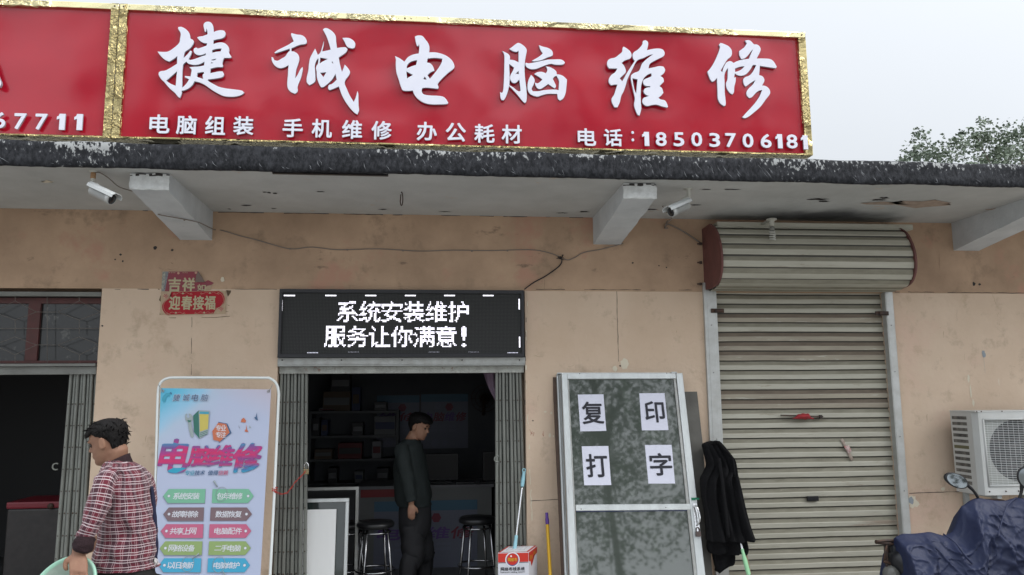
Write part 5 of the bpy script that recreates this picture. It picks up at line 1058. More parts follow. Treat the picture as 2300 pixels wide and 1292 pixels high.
# what leans behind it
d2 = empty('door_frame', DP.at(-0.03, gbd, -0.05), 'ribbed grey aluminium door frame leaning just behind the glass door', 'door frame'); ORG[d2.name] = d2.location.copy()
for (a, b, c, d, k, m_) in (((243, 212), (250, 212), (297, 1292), (287, 1292), -0.035, m_alu), ((252, 212), (258, 212), (305, 1292), (299, 1292), -0.03, m_aludull), ((259, 211), (263, 211), (306, 1292), (305, 1292), -0.028, m_alu)):
    bm = new(); stile(bm, a, b, c, d, k-0.03, k); finish('frame', bm, m_, d2)
bm = new(); dquad(bm, (243, 207), (880, 207), (880, 214), (243, 212), -0.06, -0.004); finish('top_rail', bm, m_alu, d2)
bm = new(); dquad(bm, (850, 206), (880, 206), (880, 214), (850, 214), -0.003, 0.02); finish('corner_clip', bm, m_white, d2)
bm = new(); stile(bm, (226, 222), (243, 222), (290, 1292), (275, 1292), -0.10, -0.067)
tagp(finish('plank', bm, mat('dark_brown_board', (0.10, 0.065, 0.05), 0.8, var=(0.06, 0.04, 0.03), vscale=12)), 'dark brown board edge showing at the left behind the leaning door frame', 'board')
bm = new(); A, B, C = dz(880, 221), dz(1003, 222), dz(1045, 600); D = dz(1075, 1000)
prism(bm, [A, B, C, down(C, D), (A[0]+0.12, gbd)], DP, -0.12, -0.10)
tagp(finish('backing_board', bm, mat('grey_board', (0.105, 0.10, 0.09), 0.7, var=(0.15, 0.145, 0.13), vscale=5, spots=((0.2, 0.19, 0.18), 30, 0.72, 0.02))), 'dark grey board leaning behind the right side of the glass door', 'board')
m_paper = mat('white_paper', (0.64, 0.65, 0.76), 0.6); m_ink = mat('black_ink', (0.012, 0.012, 0.022), 0.5)
for ch, cs, (cx, cy), (w_, h_), lb in (('复', ((350, 328), (487, 326), (502, 522), (364, 524)), (430, 425), (115, 120), 'white paper notice with the black character 复, upper left on the glass door'),
    ('印', ((678, 321), (813, 320), (834, 518), (692, 519)), (760, 420), (105, 114), 'white paper notice with the black character 印, upper right on the glass door'),
    ('打', ((371, 604), (513, 602), (528, 811), (384, 812)), (452, 707), (115, 124), 'white paper notice with the black character 打, lower left on the glass door'),
    ('字', ((708, 597), (851, 596), (869, 803), (727, 803)), (793, 700), (118, 120), 'white paper notice with the black character 字, lower right on the glass door')):
    bm = new(); Q = [Vector(dz(*c)) for c in cs]; n = 8; V = []
    for j in range(n+1):
        for i in range(n+1):
            u, v = i/n, j/n; p = Q[0]*(1-u)*(1-v)+Q[1]*u*(1-v)+Q[2]*u*v+Q[3]*(1-u)*v
            V.append(bm.verts.new(DP.at(p.x, p.y, 0.0175 + 0.0012*noise.noise(Vector((p.x*14, p.y*14, 0))) + (0.004 if (v == 1 and u > 0.8) else 0))))
    for j in range(n):
        for i in range(n): f = bm.faces.new((V[j*(n+1)+i], V[(j+1)*(n+1)+i], V[(j+1)*(n+1)+i+1], V[j*(n+1)+i+1])); f.smooth = True
    a, b = dz(cx, cy); a2, b2 = dz(cx+w_, cy+h_); a3, _ = dz(cx+w_, cy)
    addtext(bm, ch, DP, a, b, abs(b2-b), abs(a3-a), 0.0202, bold=0.024, shear=-0.02, mi=1)
    tagp(finish('paper_notice', bm, [m_paper, m_ink], recalc=False), lb, 'paper notice', 'paper notices taped on the glass door')

# ------------------------------------------------------------------ sticks, jacket
def stick(name, pts, r, mats, label, cat, parts, grp=None):
    o = empty(name, pts[-1], label, cat, grp)
    for nm, a, b, rad, m_, seg in parts:
        p0, p1 = Vector(pts[0]), Vector(pts[-1]); bm = new(); d = p1-p0
        lathe(bm, p0 + d*a, d, [(0, 0), (rad[0], 0.001)] + [(rad[min(int(k*len(rad)/6), len(rad)-1)], d.length*(b-a)*(0.02+k/5*0.96)) for k in range(6)] + [(rad[-1], d.length*(b-a)), (0, d.length*(b-a)+0.001)], seg)
        finish(nm, bm, m_, o)
    return o
top = P(1177, 1060, YW-0.05); mid = P(1160, 1200, 6.2); dn = top + (mid-top)*((0.06-top.z)/(mid.z-top.z))
Lk = (dn-top).length; fr = lambda py: (P(1170, py, 6.3).z-top.z)/(dn.z-top.z)
m_bluegrip = mat('pale_blue_plastic', (0.28, 0.52, 0.60), 0.4)
mp = stick('mop', [top, dn], 0, None, 'steel mop pole with pale blue grips leaning against the gate beside the cardboard box', 'mop', [('grip', 0.0, 0.105, (0.013, 0.0155, 0.016, 0.013), m_bluegrip, 12), ('pole', 0.105, 0.95, (0.0075,), m_chrome, 10), ('joint_sleeve', 0.44, 0.535, (0.0135, 0.015), m_bluegrip, 12)])
bm = new(); tube(bm, [top + Vector((0.013*math.cos(t), 0, 0.012+0.013*math.sin(t))) for t in [k*math.pi/6 for k in range(12)]], 0.0045, 6, closed=True); finish('hanging_loop', bm, m_bluegrip, mp)
bm = new()
for k in range(60):
    t = random.uniform(0, 6.28); rr = random.uniform(0.05, 0.14); tube(bm, run([dn+Vector((0, 0, 0.06)), dn+Vector((rr*0.6*math.cos(t), rr*0.6*math.sin(t), 0.05)), dn+Vector((rr*math.cos(t), rr*math.sin(t), -0.05))], 2), 0.006, 4)
finish('mop_head', bm, mat('mop_cotton', (0.4, 0.4, 0.38), 0.9), mp)
top = P(1228, 1152, YW-0.06); dn = Vector((P(1232, 1292, 6.1).x+0.01, 6.0, 0.12))
br = stick('broom', [top, dn], 0, None, 'yellow broom stick with a purple end leaning against the peach wall', 'broom', [('grip', 0.0, 0.125, (0.012, 0.0125, 0.0155, 0.0155, 0.014), mat('purple_plastic', (0.085, 0.03, 0.25), 0.35), 12), ('stick', 0.125, 1.0, (0.0135,), mat('yellow_painted_stick', (0.62, 0.36, 0.01), 0.35, spots=((0.2, 0.12, 0.02), 60, 0.72, 0.02)), 12)])
bm = new(); box(bm, dn.x-0.15, dn.x+0.15, dn.y-0.03, dn.y+0.03, 0.08, 0.14); box(bm, dn.x-0.16, dn.x+0.16, dn.y-0.035, dn.y+0.035, 0.001, 0.08); finish('broom_head', bm, mat('purple_plastic', (0.085, 0.03, 0.25), 0.35), br, bevel=0.01)
jx = P(1652, 1246, 5.9)
t1 = P(1606, 1000, 6.2); d1 = Vector((P(1682, 1292, 5.85).x, 5.85, P(1682, 1292, 5.85).z)); dn1 = t1 + (d1-t1)*((0.05-t1.z)/(d1.z-t1.z))
b1 = stick('mop', [t1, dn1], 0, None, 'pole with a pale green grip poking out under the black jacket', 'mop', [('pole', 0.0, 0.995, (0.009,), m_chrome, 10), ('grip', 0.60, 0.74, (0.012, 0.017, 0.017, 0.016), mat('mint_green_plastic', (0.30, 0.60, 0.34), 0.4), 12)])
t2 = P(1622, 1003, 6.25); d2_ = P(1684, 1292, 5.95); dn2 = t2 + (d2_-t2)*((0.05-t2.z)/(d2_.z-t2.z))
b2 = stick('broom', [t2, dn2], 0, None, 'plain wooden broom stick poking out under the black jacket', 'broom', [('stick', 0.0, 0.99, (0.013,), mat('raw_wood', (0.30, 0.22, 0.14), 0.8, var=(0.22, 0.15, 0.1), vscale=20, stretch=(1, 1, .2)), 10)])
for b_o, dd in ((b1, dn1), (b2, dn2)):
    bm = new(); box(bm, dd.x-0.12, dd.x+0.12, dd.y-0.03, dd.y+0.03, 0.001, 0.07); finish('head', bm, m_blackmatte, b_o, bevel=0.01)
def drape(name, rows, Yf, thick, m_, label, cat, folds=5, amp=0.02, n=26, sub=4, parent=None, seed=0, top_close=0.3, yfun=None, mats=None):
    """hanging cloth: rows of (py, left px, right px); bulges towards the viewer with vertical folds"""
    dense_ = cr([tuple(map(float, r)) for r in rows], sub); rings = []
    for k, (py, xl, xr) in enumerate(dense_):
        t = k/(len(dense_)-1); Y = yfun(t) if yfun else Yf
        a, b = P(xl, py, Y), P(xr, py, Y); c = (a+b)/2; h = (b-a)/2; prof_t = min(1, t/top_close) if top_close else 1
        ring = []
        for q_ in range(n):
            th = 2*math.pi*q_/n; cx, sy_ = math.cos(th), math.sin(th)
            fold = amp*math.sin(cx*folds*3 + seed + 1.3*noise.noise(Vector((t*2, seed, 0)))*3 + t*1.2)*min(1, t*2+0.2)
            fold += amp*0.9*noise.noise(Vector((cx*4+seed, sy_*2, t*5)))
            y = -sy_*thick*(0.45+0.55*prof_t)/2*(abs(sy_)**-0.3 if abs(sy_) > 0.05 else 1)
            ring.append(c + h*cx + Vector((0, y - abs(sy_)*fold*math.copysign(1, sy_), 0.012*noise.noise(Vector((cx*3, t*4, seed+9))))))
        rings.append(ring)
    bm = new(); loft(bm, rings); return bm
rows = [(991, 1599, 1613), (998, 1580, 1621), (1011, 1581, 1632), (1032, 1586, 1648), (1048, 1589, 1653), (1063, 1582, 1656), (1078, 1575, 1659), (1114, 1577, 1667), (1152, 1583, 1676), (1186, 1587, 1686), (1213, 1588, 1696)]
bm = drape('jacket', rows, 6.08, 0.2, None, '', '', folds=5, amp=0.045, seed=2.0, n=48, yfun=lambda t: 6.2-0.22*t)
rows2 = [(1150, 1592, 1664), (1200, 1590, 1672), (1232, 1589, 1679), (1243, 1596, 1676)]
b2_ = drape('x', rows2, 6.0, 0.16, None, '', '', folds=3, amp=0.035, seed=5.0, n=36, yfun=lambda t: 6.03, top_close=0)
rows3 = [(1190, 1598, 1648), (1240, 1600, 1650), (1262, 1603, 1649), (1272, 1606, 1636), (1284, 1609, 1615)]
b3_ = drape('x', rows3, 6.0, 0.10, None, '', '', folds=2, amp=0.02, seed=8.0, yfun=lambda t: 6.06, top_close=0)
for bb in (b2_, b3_):
    tmp = bpy.data.meshes.new('t'); bb.to_mesh(tmp); bb.free(); bm.from_mesh(tmp); bpy.data.meshes.remove(tmp)
tube(bm, run([P(1601, 994, 6.10), P(1612, 993, 6.08), P(1628, 1010, 6.04), P(1646, 1032, 6.0), P(1650, 1070, 5.97)]), 0.010, 8)
tube(bm, run([P(1615, 1030, 6.0), P(1622, 1080, 5.93), P(1630, 1150, 5.88), P(1636, 1208, 5.86)]), 0.014, 8)
tagp(finish('jacket', bm, mat('black_fabric', (0.007, 0.007, 0.008), 0.95, bump=0.8, bscale=28, spec=0.2)), 'black jacket draped over broom handles in front of the shutter frame', 'jacket')

# ------------------------------------------------------------------ cable box
Yb = 6.02; c0, c1 = P(1118, 1242, Yb), P(1187, 1240, Yb)
bxo = empty('cardboard_box', ((c0.x+c1.x)/2, Yb+0.15, 0), 'white and red cardboard box of network cable standing by the right gate', 'box')
bx0, bx1 = c0.x, c1.x; bzt = c0.z; dpt = 0.26
# slightly turned so the right side shows
e1 = Vector((1, -0.02, 0)).normalized(); e2 = Vector((0.40, 1, 0)).normalized()
O = Vector((bx0, Yb, 0)); wB = bx1-bx0
def bp_(a, b, z): return O + e1*a + e2*b + Vector((0, 0, z))
bm = new(); v = [bm.verts.new(bp_(a, b, z)) for a in (0, wB) for b in (0, dpt) for z in (0.0, bzt)]
for a in ((0, 1, 3, 2), (4, 6, 7, 5), (0, 4, 5, 1), (2, 3, 7, 6), (0, 2, 6, 4), (1, 5, 7, 3)): bm.faces.new([v[i] for i in a])
finish('carton', bm, mat('box_white', (0.60, 0.61, 0.66), 0.5, var=(0.54, 0.55, 0.60), vscale=7), bxo, bevel=0.003)
FPn = Pl(O, e1, (0, 0, 1)); SPn = Pl(O+e1*wB, e2, (0, 0, 1))
if FPn.n.y > 0: FPn.n = -FPn.n
if SPn.n.x < 0: SPn.n = -SPn.n
m_bred = mat('box_red', (0.52, 0.03, 0.02), 0.45); m_bwhite = mat('box_print_white', (0.72, 0.72, 0.75), 0.5); m_bgold = mat('box_gold', (0.60, 0.33, 0.02), 0.5); m_bblue = mat('box_blue', (0.05, 0.08, 0.25), 0.5); m_bblack = mat('box_black', (0.02, 0.02, 0.03), 0.5)
hz_ = lambda y: P(1150, y, Yb).z
zr = hz_(1262.5)
bm = new(); flat(bm, [(0.002, zr), (wB-0.002, zr), (wB-0.002, bzt-0.004), (0.002, bzt-0.004)], FPn, 0.0012, 0)
flat(bm, [(0.002, zr-0.006), (wB-0.002, zr-0.006), (wB-0.002, zr-0.002), (0.002, zr-0.002)], FPn, 0.0012, 4)
flat(bm, [(0.002, bzt-0.004), (0.002, zr), (0.05, zr-0.004), (0.085, zr-0.05), (0.125, zr+0.005), (dpt-0.002, zr+0.02), (dpt-0.002, bzt-0.004)], SPn, 0.0012, 0)
ca_, cb_ = FPn.ab(1151, 1257); disc(bm, FPn, ca_, cb_, 0.054, 0.0018, 24, 1); disc(bm, FPn, ca_, cb_, 0.046, 0.0024, 24, 3); disc(bm, FPn, ca_, cb_+0.003, 0.042, 0.003, 24, 0)
for i, ch in enumerate('网络布'): addtext(bm, ch, FPn, ca_-0.024+0.024*i, cb_, 0.026, 0.022, 0.0036, bold=0.03, mi=2)
disc(bm, FPn, ca_-0.010, cb_+0.025, 0.007, 0.0036, 10, 1)
x0_, x1_ = FPn.ab(1124, 1280)[0], FPn.ab(1179, 1280)[0]; yb_ = FPn.ab(1150, 1278)[1]
for i, ch in enumerate('网络布线系统'): addtext(bm, ch, FPn, x0_+(x1_-x0_)*(i+0.5)/6, yb_, 0.026, (x1_-x0_)/6*0.9, 0.0018, bold=0.03, mi=4)
yc_ = FPn.ab(1150, 1285.5)[1]
vs_, fs_, bb_ = glyph('Network cabling system', 0.01); addtext(bm, 'Network cabling system', FPn, (x0_+x1_)/2, yc_, 0.014, (x1_-x0_), 0.0018, bold=0.01, mi=4)
for i, ch in enumerate('网络'): addtext(bm, ch, SPn, 0.05+0.04*i, bzt-0.05, 0.034, 0.028, 0.002, bold=0.01, mi=2)
for i, ch in enumerate('网络'): addtext(bm, ch, SPn, 0.155+0.035*i, bzt-0.035, 0.026, 0.024, 0.002, bold=0.01, mi=2)
finish('printed_front', bm, [m_bred, m_bwhite, m_bgold, m_bblue, m_bblack], bxo, recalc=False)
TPn = Pl(bp_(0, 0, bzt), e1, e2)
if TPn.n.z < 0: TPn.n = -TPn.n
bm = new(); v = [bp_(a, b, bzt+0.0012) for a, b in ((0.002, 0.002), (wB-0.002, 0.002), (wB-0.002, dpt-0.002), (0.002, dpt-0.002))]; quad(bm, v, 0)
quad(bm, [bp_(a, b, bzt+0.002) for a, b in ((0.016, 0.012), (wB-0.02, 0.012), (wB-0.02, dpt-0.012), (0.016, dpt-0.012))], 1)
for k in range(5): a = 0.04+k*(wB-0.1)/4; tube(bm, [bp_(a, 0.09, bzt+0.0025), bp_(a-0.005, dpt-0.03, bzt+0.0025)], 0.0008, 4, mi=2)
for b in (0.09, dpt-0.03): tube(bm, [bp_(0.035, b, bzt+0.0025), bp_(wB-0.05, b, bzt+0.0025)], 0.0008, 4, mi=2)
finish('top_label', bm, [m_bred, m_bwhite, mat('print_line', (0.35, 0.36, 0.4), 0.5)], bxo)

# ------------------------------------------------------------------ air conditioner
rz = lambda x, y, Y: P(1700+x/2.627, 800+y/2.627, Y)
Ya, Yk = 5.96, 6.27
ax0 = rz(1185, 560, Yk).x - 0.0; ax0 = P(2141, 1010, Yk).x; axf = P(2206, 1010, Ya).x; axw = ax0+0.86
az1, az0 = rz(1400, 322, Ya).z, rz(1400, 822, Ya).z
ac = empty('air_conditioner', ((ax0+axw)/2, (Ya+Yk)/2, az0), 'dusty white outdoor air conditioner unit with a round fan grille mounted on the wall', 'air conditioner')
m_ac = mat('ac_casing', (0.52, 0.53, 0.52), 0.5, var=(0.45, 0.455, 0.44), vscale=4, spots=((0.32, 0.30, 0.27), 14, 0.68, 0.05))
ch = 0.05
sec = [(ax0, Yk), (ax0, Ya+ch), (ax0+0.012, Ya+ch*0.55), (axf-0.006, Ya+0.004), (axf+0.01, Ya), (axw-0.02, Ya), (axw, Ya+0.03), (axw, Yk)]
# front opening as hole: build shell front separately
gx0, gx1, gz0, gz1 = P(2213, 1000, Ya).x, P(2213, 1000, Ya).x+0.53, rz(1500, 765, Ya).z, rz(1500, 372, Ya).z
bm = new()
rings = [[Vector((x, y, z)) for x, y in sec] for z in (az0, az1-0.012)]
A = [[bm.verts.new(p) for p in r] for r in rings]
for k in range(len(sec)-1):
    if k == 4: continue
    bm.faces.new((A[0][k], A[0][k+1], A[1][k+1], A[1][k]))
bm.faces.new(A[0][::-1])
xL, xRr = sec[4][0], sec[5][0]
for (a, b, c, d) in ((xL, gx0, az0, az1-0.012), (gx1, xRr, az0, az1-0.012), (gx0, gx1, az0, gz0), (gx0, gx1, gz1, az1-0.012)): quad(bm, [(a, Ya, c), (b, Ya, c), (b, Ya, d), (a, Ya, d)])
for (p, q_) in (((gx0, gz0), (gx1, gz0)), ((gx1, gz0), (gx1, gz1)), ((gx1, gz1), (gx0, gz1)), ((gx0, gz1), (gx0, gz0))): quad(bm, [(p[0], Ya, p[1]), (q_[0], Ya, q_[1]), (q_[0], Ya+0.02, q_[1]), (p[0], Ya+0.02, p[1])])
casing = finish('casing', bm, m_ac, ac, recalc=True)
bm = new(); box(bm, ax0-0.004, axw+0.004, Ya-0.004, Yk, az1-0.012, az1); finish('top_cover', bm, m_ac, ac, bevel=0.004, bseg=2)
bm = new()
for (p, q_) in (((gx0, gz0), (gx1, gz0)), ((gx1, gz0), (gx1, gz1)), ((gx1, gz1), (gx0, gz1)), ((gx0, gz1), (gx0, gz0))): tube(bm, [(p[0], Ya-0.003, p[1]), (q_[0], Ya-0.003, q_[1])], 0.007, 8)
finish('grille_frame', bm, m_ac, ac)
fc = P(2286, 1012, Ya+0.02); fr_ = 0.245
bm = new(); n = 48; lathe(bm, (fc.x, Ya+0.021, fc.z), (0, 1, 0), [(fr_, 0), (fr_, 0.10), (fr_*0.9, 0.16), (0, 0.16)], n, 1)
ring = [bm.verts.new((fc.x+fr_*math.cos(2*math.pi*k/n), Ya+0.0205, fc.z+fr_*math.sin(2*math.pi*k/n))) for k in range(n)]
def rectpt(t):
    c_, s_ = math.cos(t), math.sin(t); X1, X0, Z1, Z0 = gx1-fc.x, gx0-fc.x, gz1-fc.z, gz0-fc.z; k = 1e9
    if c_ > 1e-6: k = min(k, X1/c_)
    if c_ < -1e-6: k = min(k, X0/c_)
    if s_ > 1e-6: k = min(k, Z1/s_)
    if s_ < -1e-6: k = min(k, Z0/s_)
    return (fc.x+c_*max(k, fr_), Ya+0.0205, fc.z+s_*max(k, fr_))
rc = [bm.verts.new(rectpt(2*math.pi*k/n)) for k in range(n)]
for k in range(n):
    f = bm.faces.new((ring[k], ring[(k+1) % n], rc[(k+1) % n], rc[k])); f.material_index = 0; f.smooth = False
finish('fan_shroud', bm, [mat('ac_shroud', (0.36, 0.37, 0.35), 0.6), m_black], ac)
bm = new()
for k in range(3):
    for s in range(6):
        t0 = k*2*math.pi/3 + s*0.15; t1 = t0+0.15; r1 = fr_*0.92; r0 = 0.06; y0_, y1_ = Ya+0.07+s*0.008, Ya+0.078+s*0.008
        quad(bm, [(fc.x+r0*math.cos(t0), y0_, fc.z+r0*math.sin(t0)), (fc.x+r1*math.cos(t0), y0_, fc.z+r1*math.sin(t0)), (fc.x+r1*math.cos(t1), y1_, fc.z+r1*math.sin(t1)), (fc.x+r0*math.cos(t1), y1_, fc.z+r0*math.sin(t1))])
lathe(bm, (fc.x, Ya+0.05, fc.z), (0, 1, 0), [(0, 0), (0.05, 0.004), (0.062, 0.02), (0.062, 0.07)], 20)
finish('fan', bm, mat('fan_dark', (0.03, 0.03, 0.032), 0.5), ac)
bm = new(); m_ = (gz1-gz0)
nn_ = 38
for k in range(nn_): z = gz0+0.008 + (m_-0.016)*k/(nn_-1); tube(bm, [(gx0, Ya+0.006, z), (gx1, Ya+0.006, z)], 0.0020, 4, cap=False)
for k in range(11): x = gx0+0.04 + (gx1-gx0-0.08)*k/10; tube(bm, [(x, Ya+0.010, gz0), (x, Ya+0.010, gz1)], 0.0016, 4, cap=False)
finish('fan_grille', bm, mat('grille_wire_white', (0.60, 0.62, 0.62), 0.4), ac)
bm = new()
for k in range(12):                                  # side vents
    z = az1-0.06 - k*(az1-az0-0.12)/11.5; yv0, yv1 = Ya+ch+0.06, Yk-0.02
    box(bm, ax0-0.0015, ax0+0.001, yv0, yv1, z-0.013, z+0.013, 1 if k != 5 else 2)
finish('side_vent', bm, [m_ac, mat('vent_dark', (0.05, 0.05, 0.048), 0.8, var=(0.2, 0.19, 0.17), vscale=14), mat('vent_olive', (0.13, 0.125, 0.07), 0.7)], ac)
bm = new()
for x, z in ((ax0+0.012, az1-0.006), (axf+0.02, az1-0.006), (axf+0.2, az1-0.006), (axf+0.03, az0+0.03), (axf+0.17, az0+0.03), (axf+0.28, az0+0.03)): lathe(bm, (x, Ya-0.004, z), (0, -1, 0), [(0.006, -0.003), (0.005, 0.002), (0, 0.003)], 8)
finish_each('screw', bm, m_iron, ac)
for x in (ax0+0.16, axw-0.16):
    bm = new(); box(bm, x-0.02, x+0.02, Ya+0.02, YW-0.001, az0-0.03, az0-0.002); box(bm, x-0.02, x+0.02, YW-0.03, YW-0.001, az0-0.28, az0-0.031); beam(bm, (x, Ya+0.08, az0-0.032), (x, YW-0.03, az0-0.26), 0.025, 0.02)
    finish('wall_bracket', bm, mat('bracket_grey', (0.38, 0.40, 0.40), 0.5), ac)

# ------------------------------------------------------------------ scooter under a rain cover
YSc = 5.1
sc_ = empty('scooter', (P(2180, 1290, YSc).x, YSc, 0), 'parked dark motor scooter almost hidden under a navy rain cover', 'scooter')
S = lambda x, y, d=0.0: rz(x, y, YSc+d)
xw0, xw1 = S(1000, 1292).x-0.35, S(1576, 1292).x+0.30
def wheel(cx):
    bm = new(); lathe(bm, (cx, YSc-0.05, 0.225), (0, 1, 0), [(0.17, 0.0), (0.205, 0.005), (0.225, 0.03), (0.225, 0.07), (0.205, 0.095), (0.17, 0.1), (0.165, 0.05), (0.17, 0)], 32); w_ = finish('wheel', bm, m_blackmatte, sc_)
    bm = new(); lathe(bm, (cx, YSc-0.02, 0.225), (0, 1, 0), [(0, 0), (0.03, 0), (0.035, 0.01), (0.155, 0.015), (0.166, 0.0), (0.166, 0.04), (0, 0.04)], 24); finish('rim', bm, m_alu, w_)
wheel(xw0+0.35); wheel(xw1)
m_scb = mat('scooter_dark_body', (0.012, 0.013, 0.016), 0.3)
bm = new(); loft(bm, [ering((x, YSc, z), (0, w_, 0), (0, 0, h), 20, 2.6) for x, z, w_, h in ((xw0+0.1, 0.62, 0.02, 0.03), (xw0+0.14, 0.60, 0.10, 0.08), (xw0+0.4, 0.56, 0.14, 0.13), (xw0+0.75, 0.50, 0.15, 0.14), (xw0+0.85, 0.35, 0.14, 0.08), (xw0+1.1, 0.28, 0.15, 0.05), (xw1-0.28, 0.30, 0.16, 0.06))]); 
loft(bm, [ering((x, YSc, z), (0, w_, 0), (h, 0, 0), 20, 2.6) for x, z, w_, h in ((xw1-0.1, 0.28, 0.14, 0.05), (xw1-0.17, 0.5, 0.19, 0.07), (xw1-0.24, 0.75, 0.18, 0.07), (xw1-0.28, 0.86, 0.12, 0.06))])
finish('body', bm, m_scb, sc_)
bm = new(); loft(bm, [ering((x, YSc, z), (0, w_, 0), (0, 0, 0.035), 16, 2.6) for x, z, w_ in ((xw0+0.16, 0.66, 0.08), (xw0+0.3, 0.665, 0.11), (xw0+0.6, 0.65, 0.11), (xw0+0.8, 0.64, 0.08))]); finish('seat', bm, m_blackmatte, sc_)
bm = new(); hb = Vector((xw1-0.28, YSc, 0.93)); tube(bm, run([hb+Vector((-0.08, -0.33, 0.0)), hb+Vector((0, -0.2, 0.02)), hb, hb+Vector((0, 0.2, 0.02)), hb+Vector((-0.08, 0.33, 0.0))]), 0.014, 8); tube(bm, [hb, (xw1-0.12, YSc, 0.45), (xw1, YSc-0.06, 0.23)], 0.02, 8); finish('handlebar', bm, m_iron, sc_)
# rear rack
bm = new(); tube(bm, run([S(700, 1096), S(760, 1104), S(830, 1112, 0.02)]), 0.013, 8); tube(bm, run([S(705, 1094, -0.02), S(790, 1088), S(860, 1092, 0.02)]), 0.009, 8)
tube(bm, [S(766, 1105), S(757, 1160), S(752, 1210)], 0.008, 8); tube(bm, [S(776, 1108, 0.04), S(770, 1170, 0.03), S(768, 1215)], 0.006, 8); tube(bm, run([S(748, 1210), S(790, 1228), S(845, 1255)]), 0.010, 8); tube(bm, run([S(760, 1225), S(790, 1262), S(850, 1272)]), 0.008, 8)
tube(bm, [S(845, 1250), Vector((xw0+0.35, YSc, 0.6))], 0.012, 8)
finish('luggage_rack', bm, m_iron, sc_)
bm = new(); box(bm, S(790, 1110).x, S(850, 1110).x, YSc-0.02, YSc+0.1, S(800, 1250).z, S(800, 1112).z); finish('rear_box', bm, m_scb, sc_, bevel=0.02, bseg=2)
bm = new(); lathe(bm, S(800, 1285, 0.0), (-1, -0.6, 0.1), [(0, 0.06), (0.04, 0.055), (0.055, 0.02), (0.055, -0.03), (0, -0.04)], 20); finish('tail_lamp', bm, mat('smoked_lens', (0.12, 0.12, 0.11), 0.15), sc_)
m_mir = mat('mirror_glass', (0.20, 0.22, 0.23), 0.03, metal=1.0)
def mirror(cx, cy, rx_, ry_, rot, foot, tip, dark=False):
    Yq = YSc-0.05; c = rz(cx, cy, Yq); sc1 = (rz(cx+100, cy, Yq)-c).length/100; n = 24
    ex = Vector((math.cos(rot), -0.15, -math.sin(rot))).normalized(); ez = Vector((math.sin(rot), 0.1, math.cos(rot))).normalized()
    bm = new(); bk = Vector((0, 1, 0)) if not dark else Vector((0.4, 0.9, 0))
    sh = lambda k, s: c + ex*rx_*sc1*s*math.cos(k)*(1.0 if math.cos(k) < 0 else 0.95) + ez*ry_*sc1*s*math.sin(k)
    loft(bm, [[sh(2*math.pi*k/n, s) + bk*d for k in range(n)] for s, d in ((0.93, -0.006), (1.02, -0.008), (1.04, 0.004), (0.9, 0.03), (0.5, 0.045), (0.1, 0.05))])
    o = finish('mirror', bm, m_black, sc_)
    bm = new(); f = bm.faces.new([bm.verts.new(sh(2*math.pi*k/n, 0.90)+bk*-0.0085) for k in range(n)]); finish('mirror_glass', bm, m_mir, o)
    bm = new(); tube(bm, run([rz(*tip, Yq+0.02), (rz(*tip, Yq+0.02)+rz(*foot, Yq+0.03))/2+Vector((0.01, 0, 0)), rz(*foot, Yq+0.03)]), [0.016]+[0.012]*3+[0.010]*4+[0.009], 8); finish('mirror_stem', bm, m_black, o)
mirror(1178, 735, 64, 38, R(24), (1305, 835), (1232, 752))
mirror(1600, 720, 55, 62, R(-20), (1545, 850), (1562, 745), True)
# cover: draped sheet with folds
outl = [(805, 1085, 1068), (812, 1090, 1062), (850, 1120, 1046), (900, 1140, 1045), (960, 1150, 1040), (1010, 1150, 1035), (1060, 1150, 1048), (1090, 1150, 1054), (1130, 1160, 1040), (1150, 1170, 1020), (1165, 1180, 985), (1180, 1180, 930), (1192, 1180, 888), (1215, 1180, 872), (1245, 1180, 850), (1290, 1180, 835), (1340, 1180, 842), (1400, 1180, 850), (1450, 1180, 850), (1490, 1180, 840), (1530, 1180, 832), (1580, 1180, 840), (1640, 1180, 850), (1700, 1180, 880), (1760, 1180, 930), (1800, 1180, 1010)]
bm = new(); cols = [tuple(c) for c in cr([(float(a), float(b), float(c)) for a, b, c in outl], 10)]; V = []; NJ = 90
rnd = random.Random(4)
def fold(u, t): # u metres along, t metres down: sharp crossing creases with flat facets between
    a = noise.noise(Vector((u*3.0+t*1.8, t*1.2, 3)))
    tri = lambda x: 1-abs(noise.noise(x))*2.6
    r1 = tri(Vector((u*4.0+t*2.6, t*1.6-u*1.5, 7))); r2 = tri(Vector((u*9-t*6.0, t*5+u*4, 12))); r3 = tri(Vector((u*7+t*9, t*11-u*5, 2))); r4 = tri(Vector((u*22-t*6, t*20, 31)))
    return 0.04*a + 0.045*max(0, r1)**3 + 0.020*max(0, r2)**4 + 0.015*max(0, r3)**4 + 0.004*max(0, r4)**3
for i, (sx_, _, ty) in enumerate(cols):
    top = rz(sx_, ty, YSc); zb_ = 0.16 if sx_ > 900 else 0.16 + (900-sx_)/95*0.10; col = []
    H_ = top.z-zb_
    for j in range(NJ+1):
        t = j/NJ; bulge = 0.17*math.sin(min(1, t*2.2)*math.pi/2)+0.04*t
        step = 0.0
        z = top.z - H_*(t**1.15)
        low = 1-max(0, (top.z-z-0.02))*0.0
        env = min(1, t*6)*min(1, (i)/8)
        f_ = fold(top.x, t*H_)
        # scooped hollow between seat and front
        col.append(bm.verts.new((top.x + env*0.5*noise.noise(Vector((top.x*6, t*4, 20)))*0.05, YSc - 0.02 - bulge*min(1, (i+1)/12) - env*f_*1.2, z + env*0.012*noise.noise(Vector((top.x*8, z*8, 5))))))
    V.append(col)
for i in range(len(cols)-1):
    for j in range(NJ): f = bm.faces.new((V[i][j], V[i][j+1], V[i+1][j+1], V[i+1][j])); f.smooth = True
Bk = []
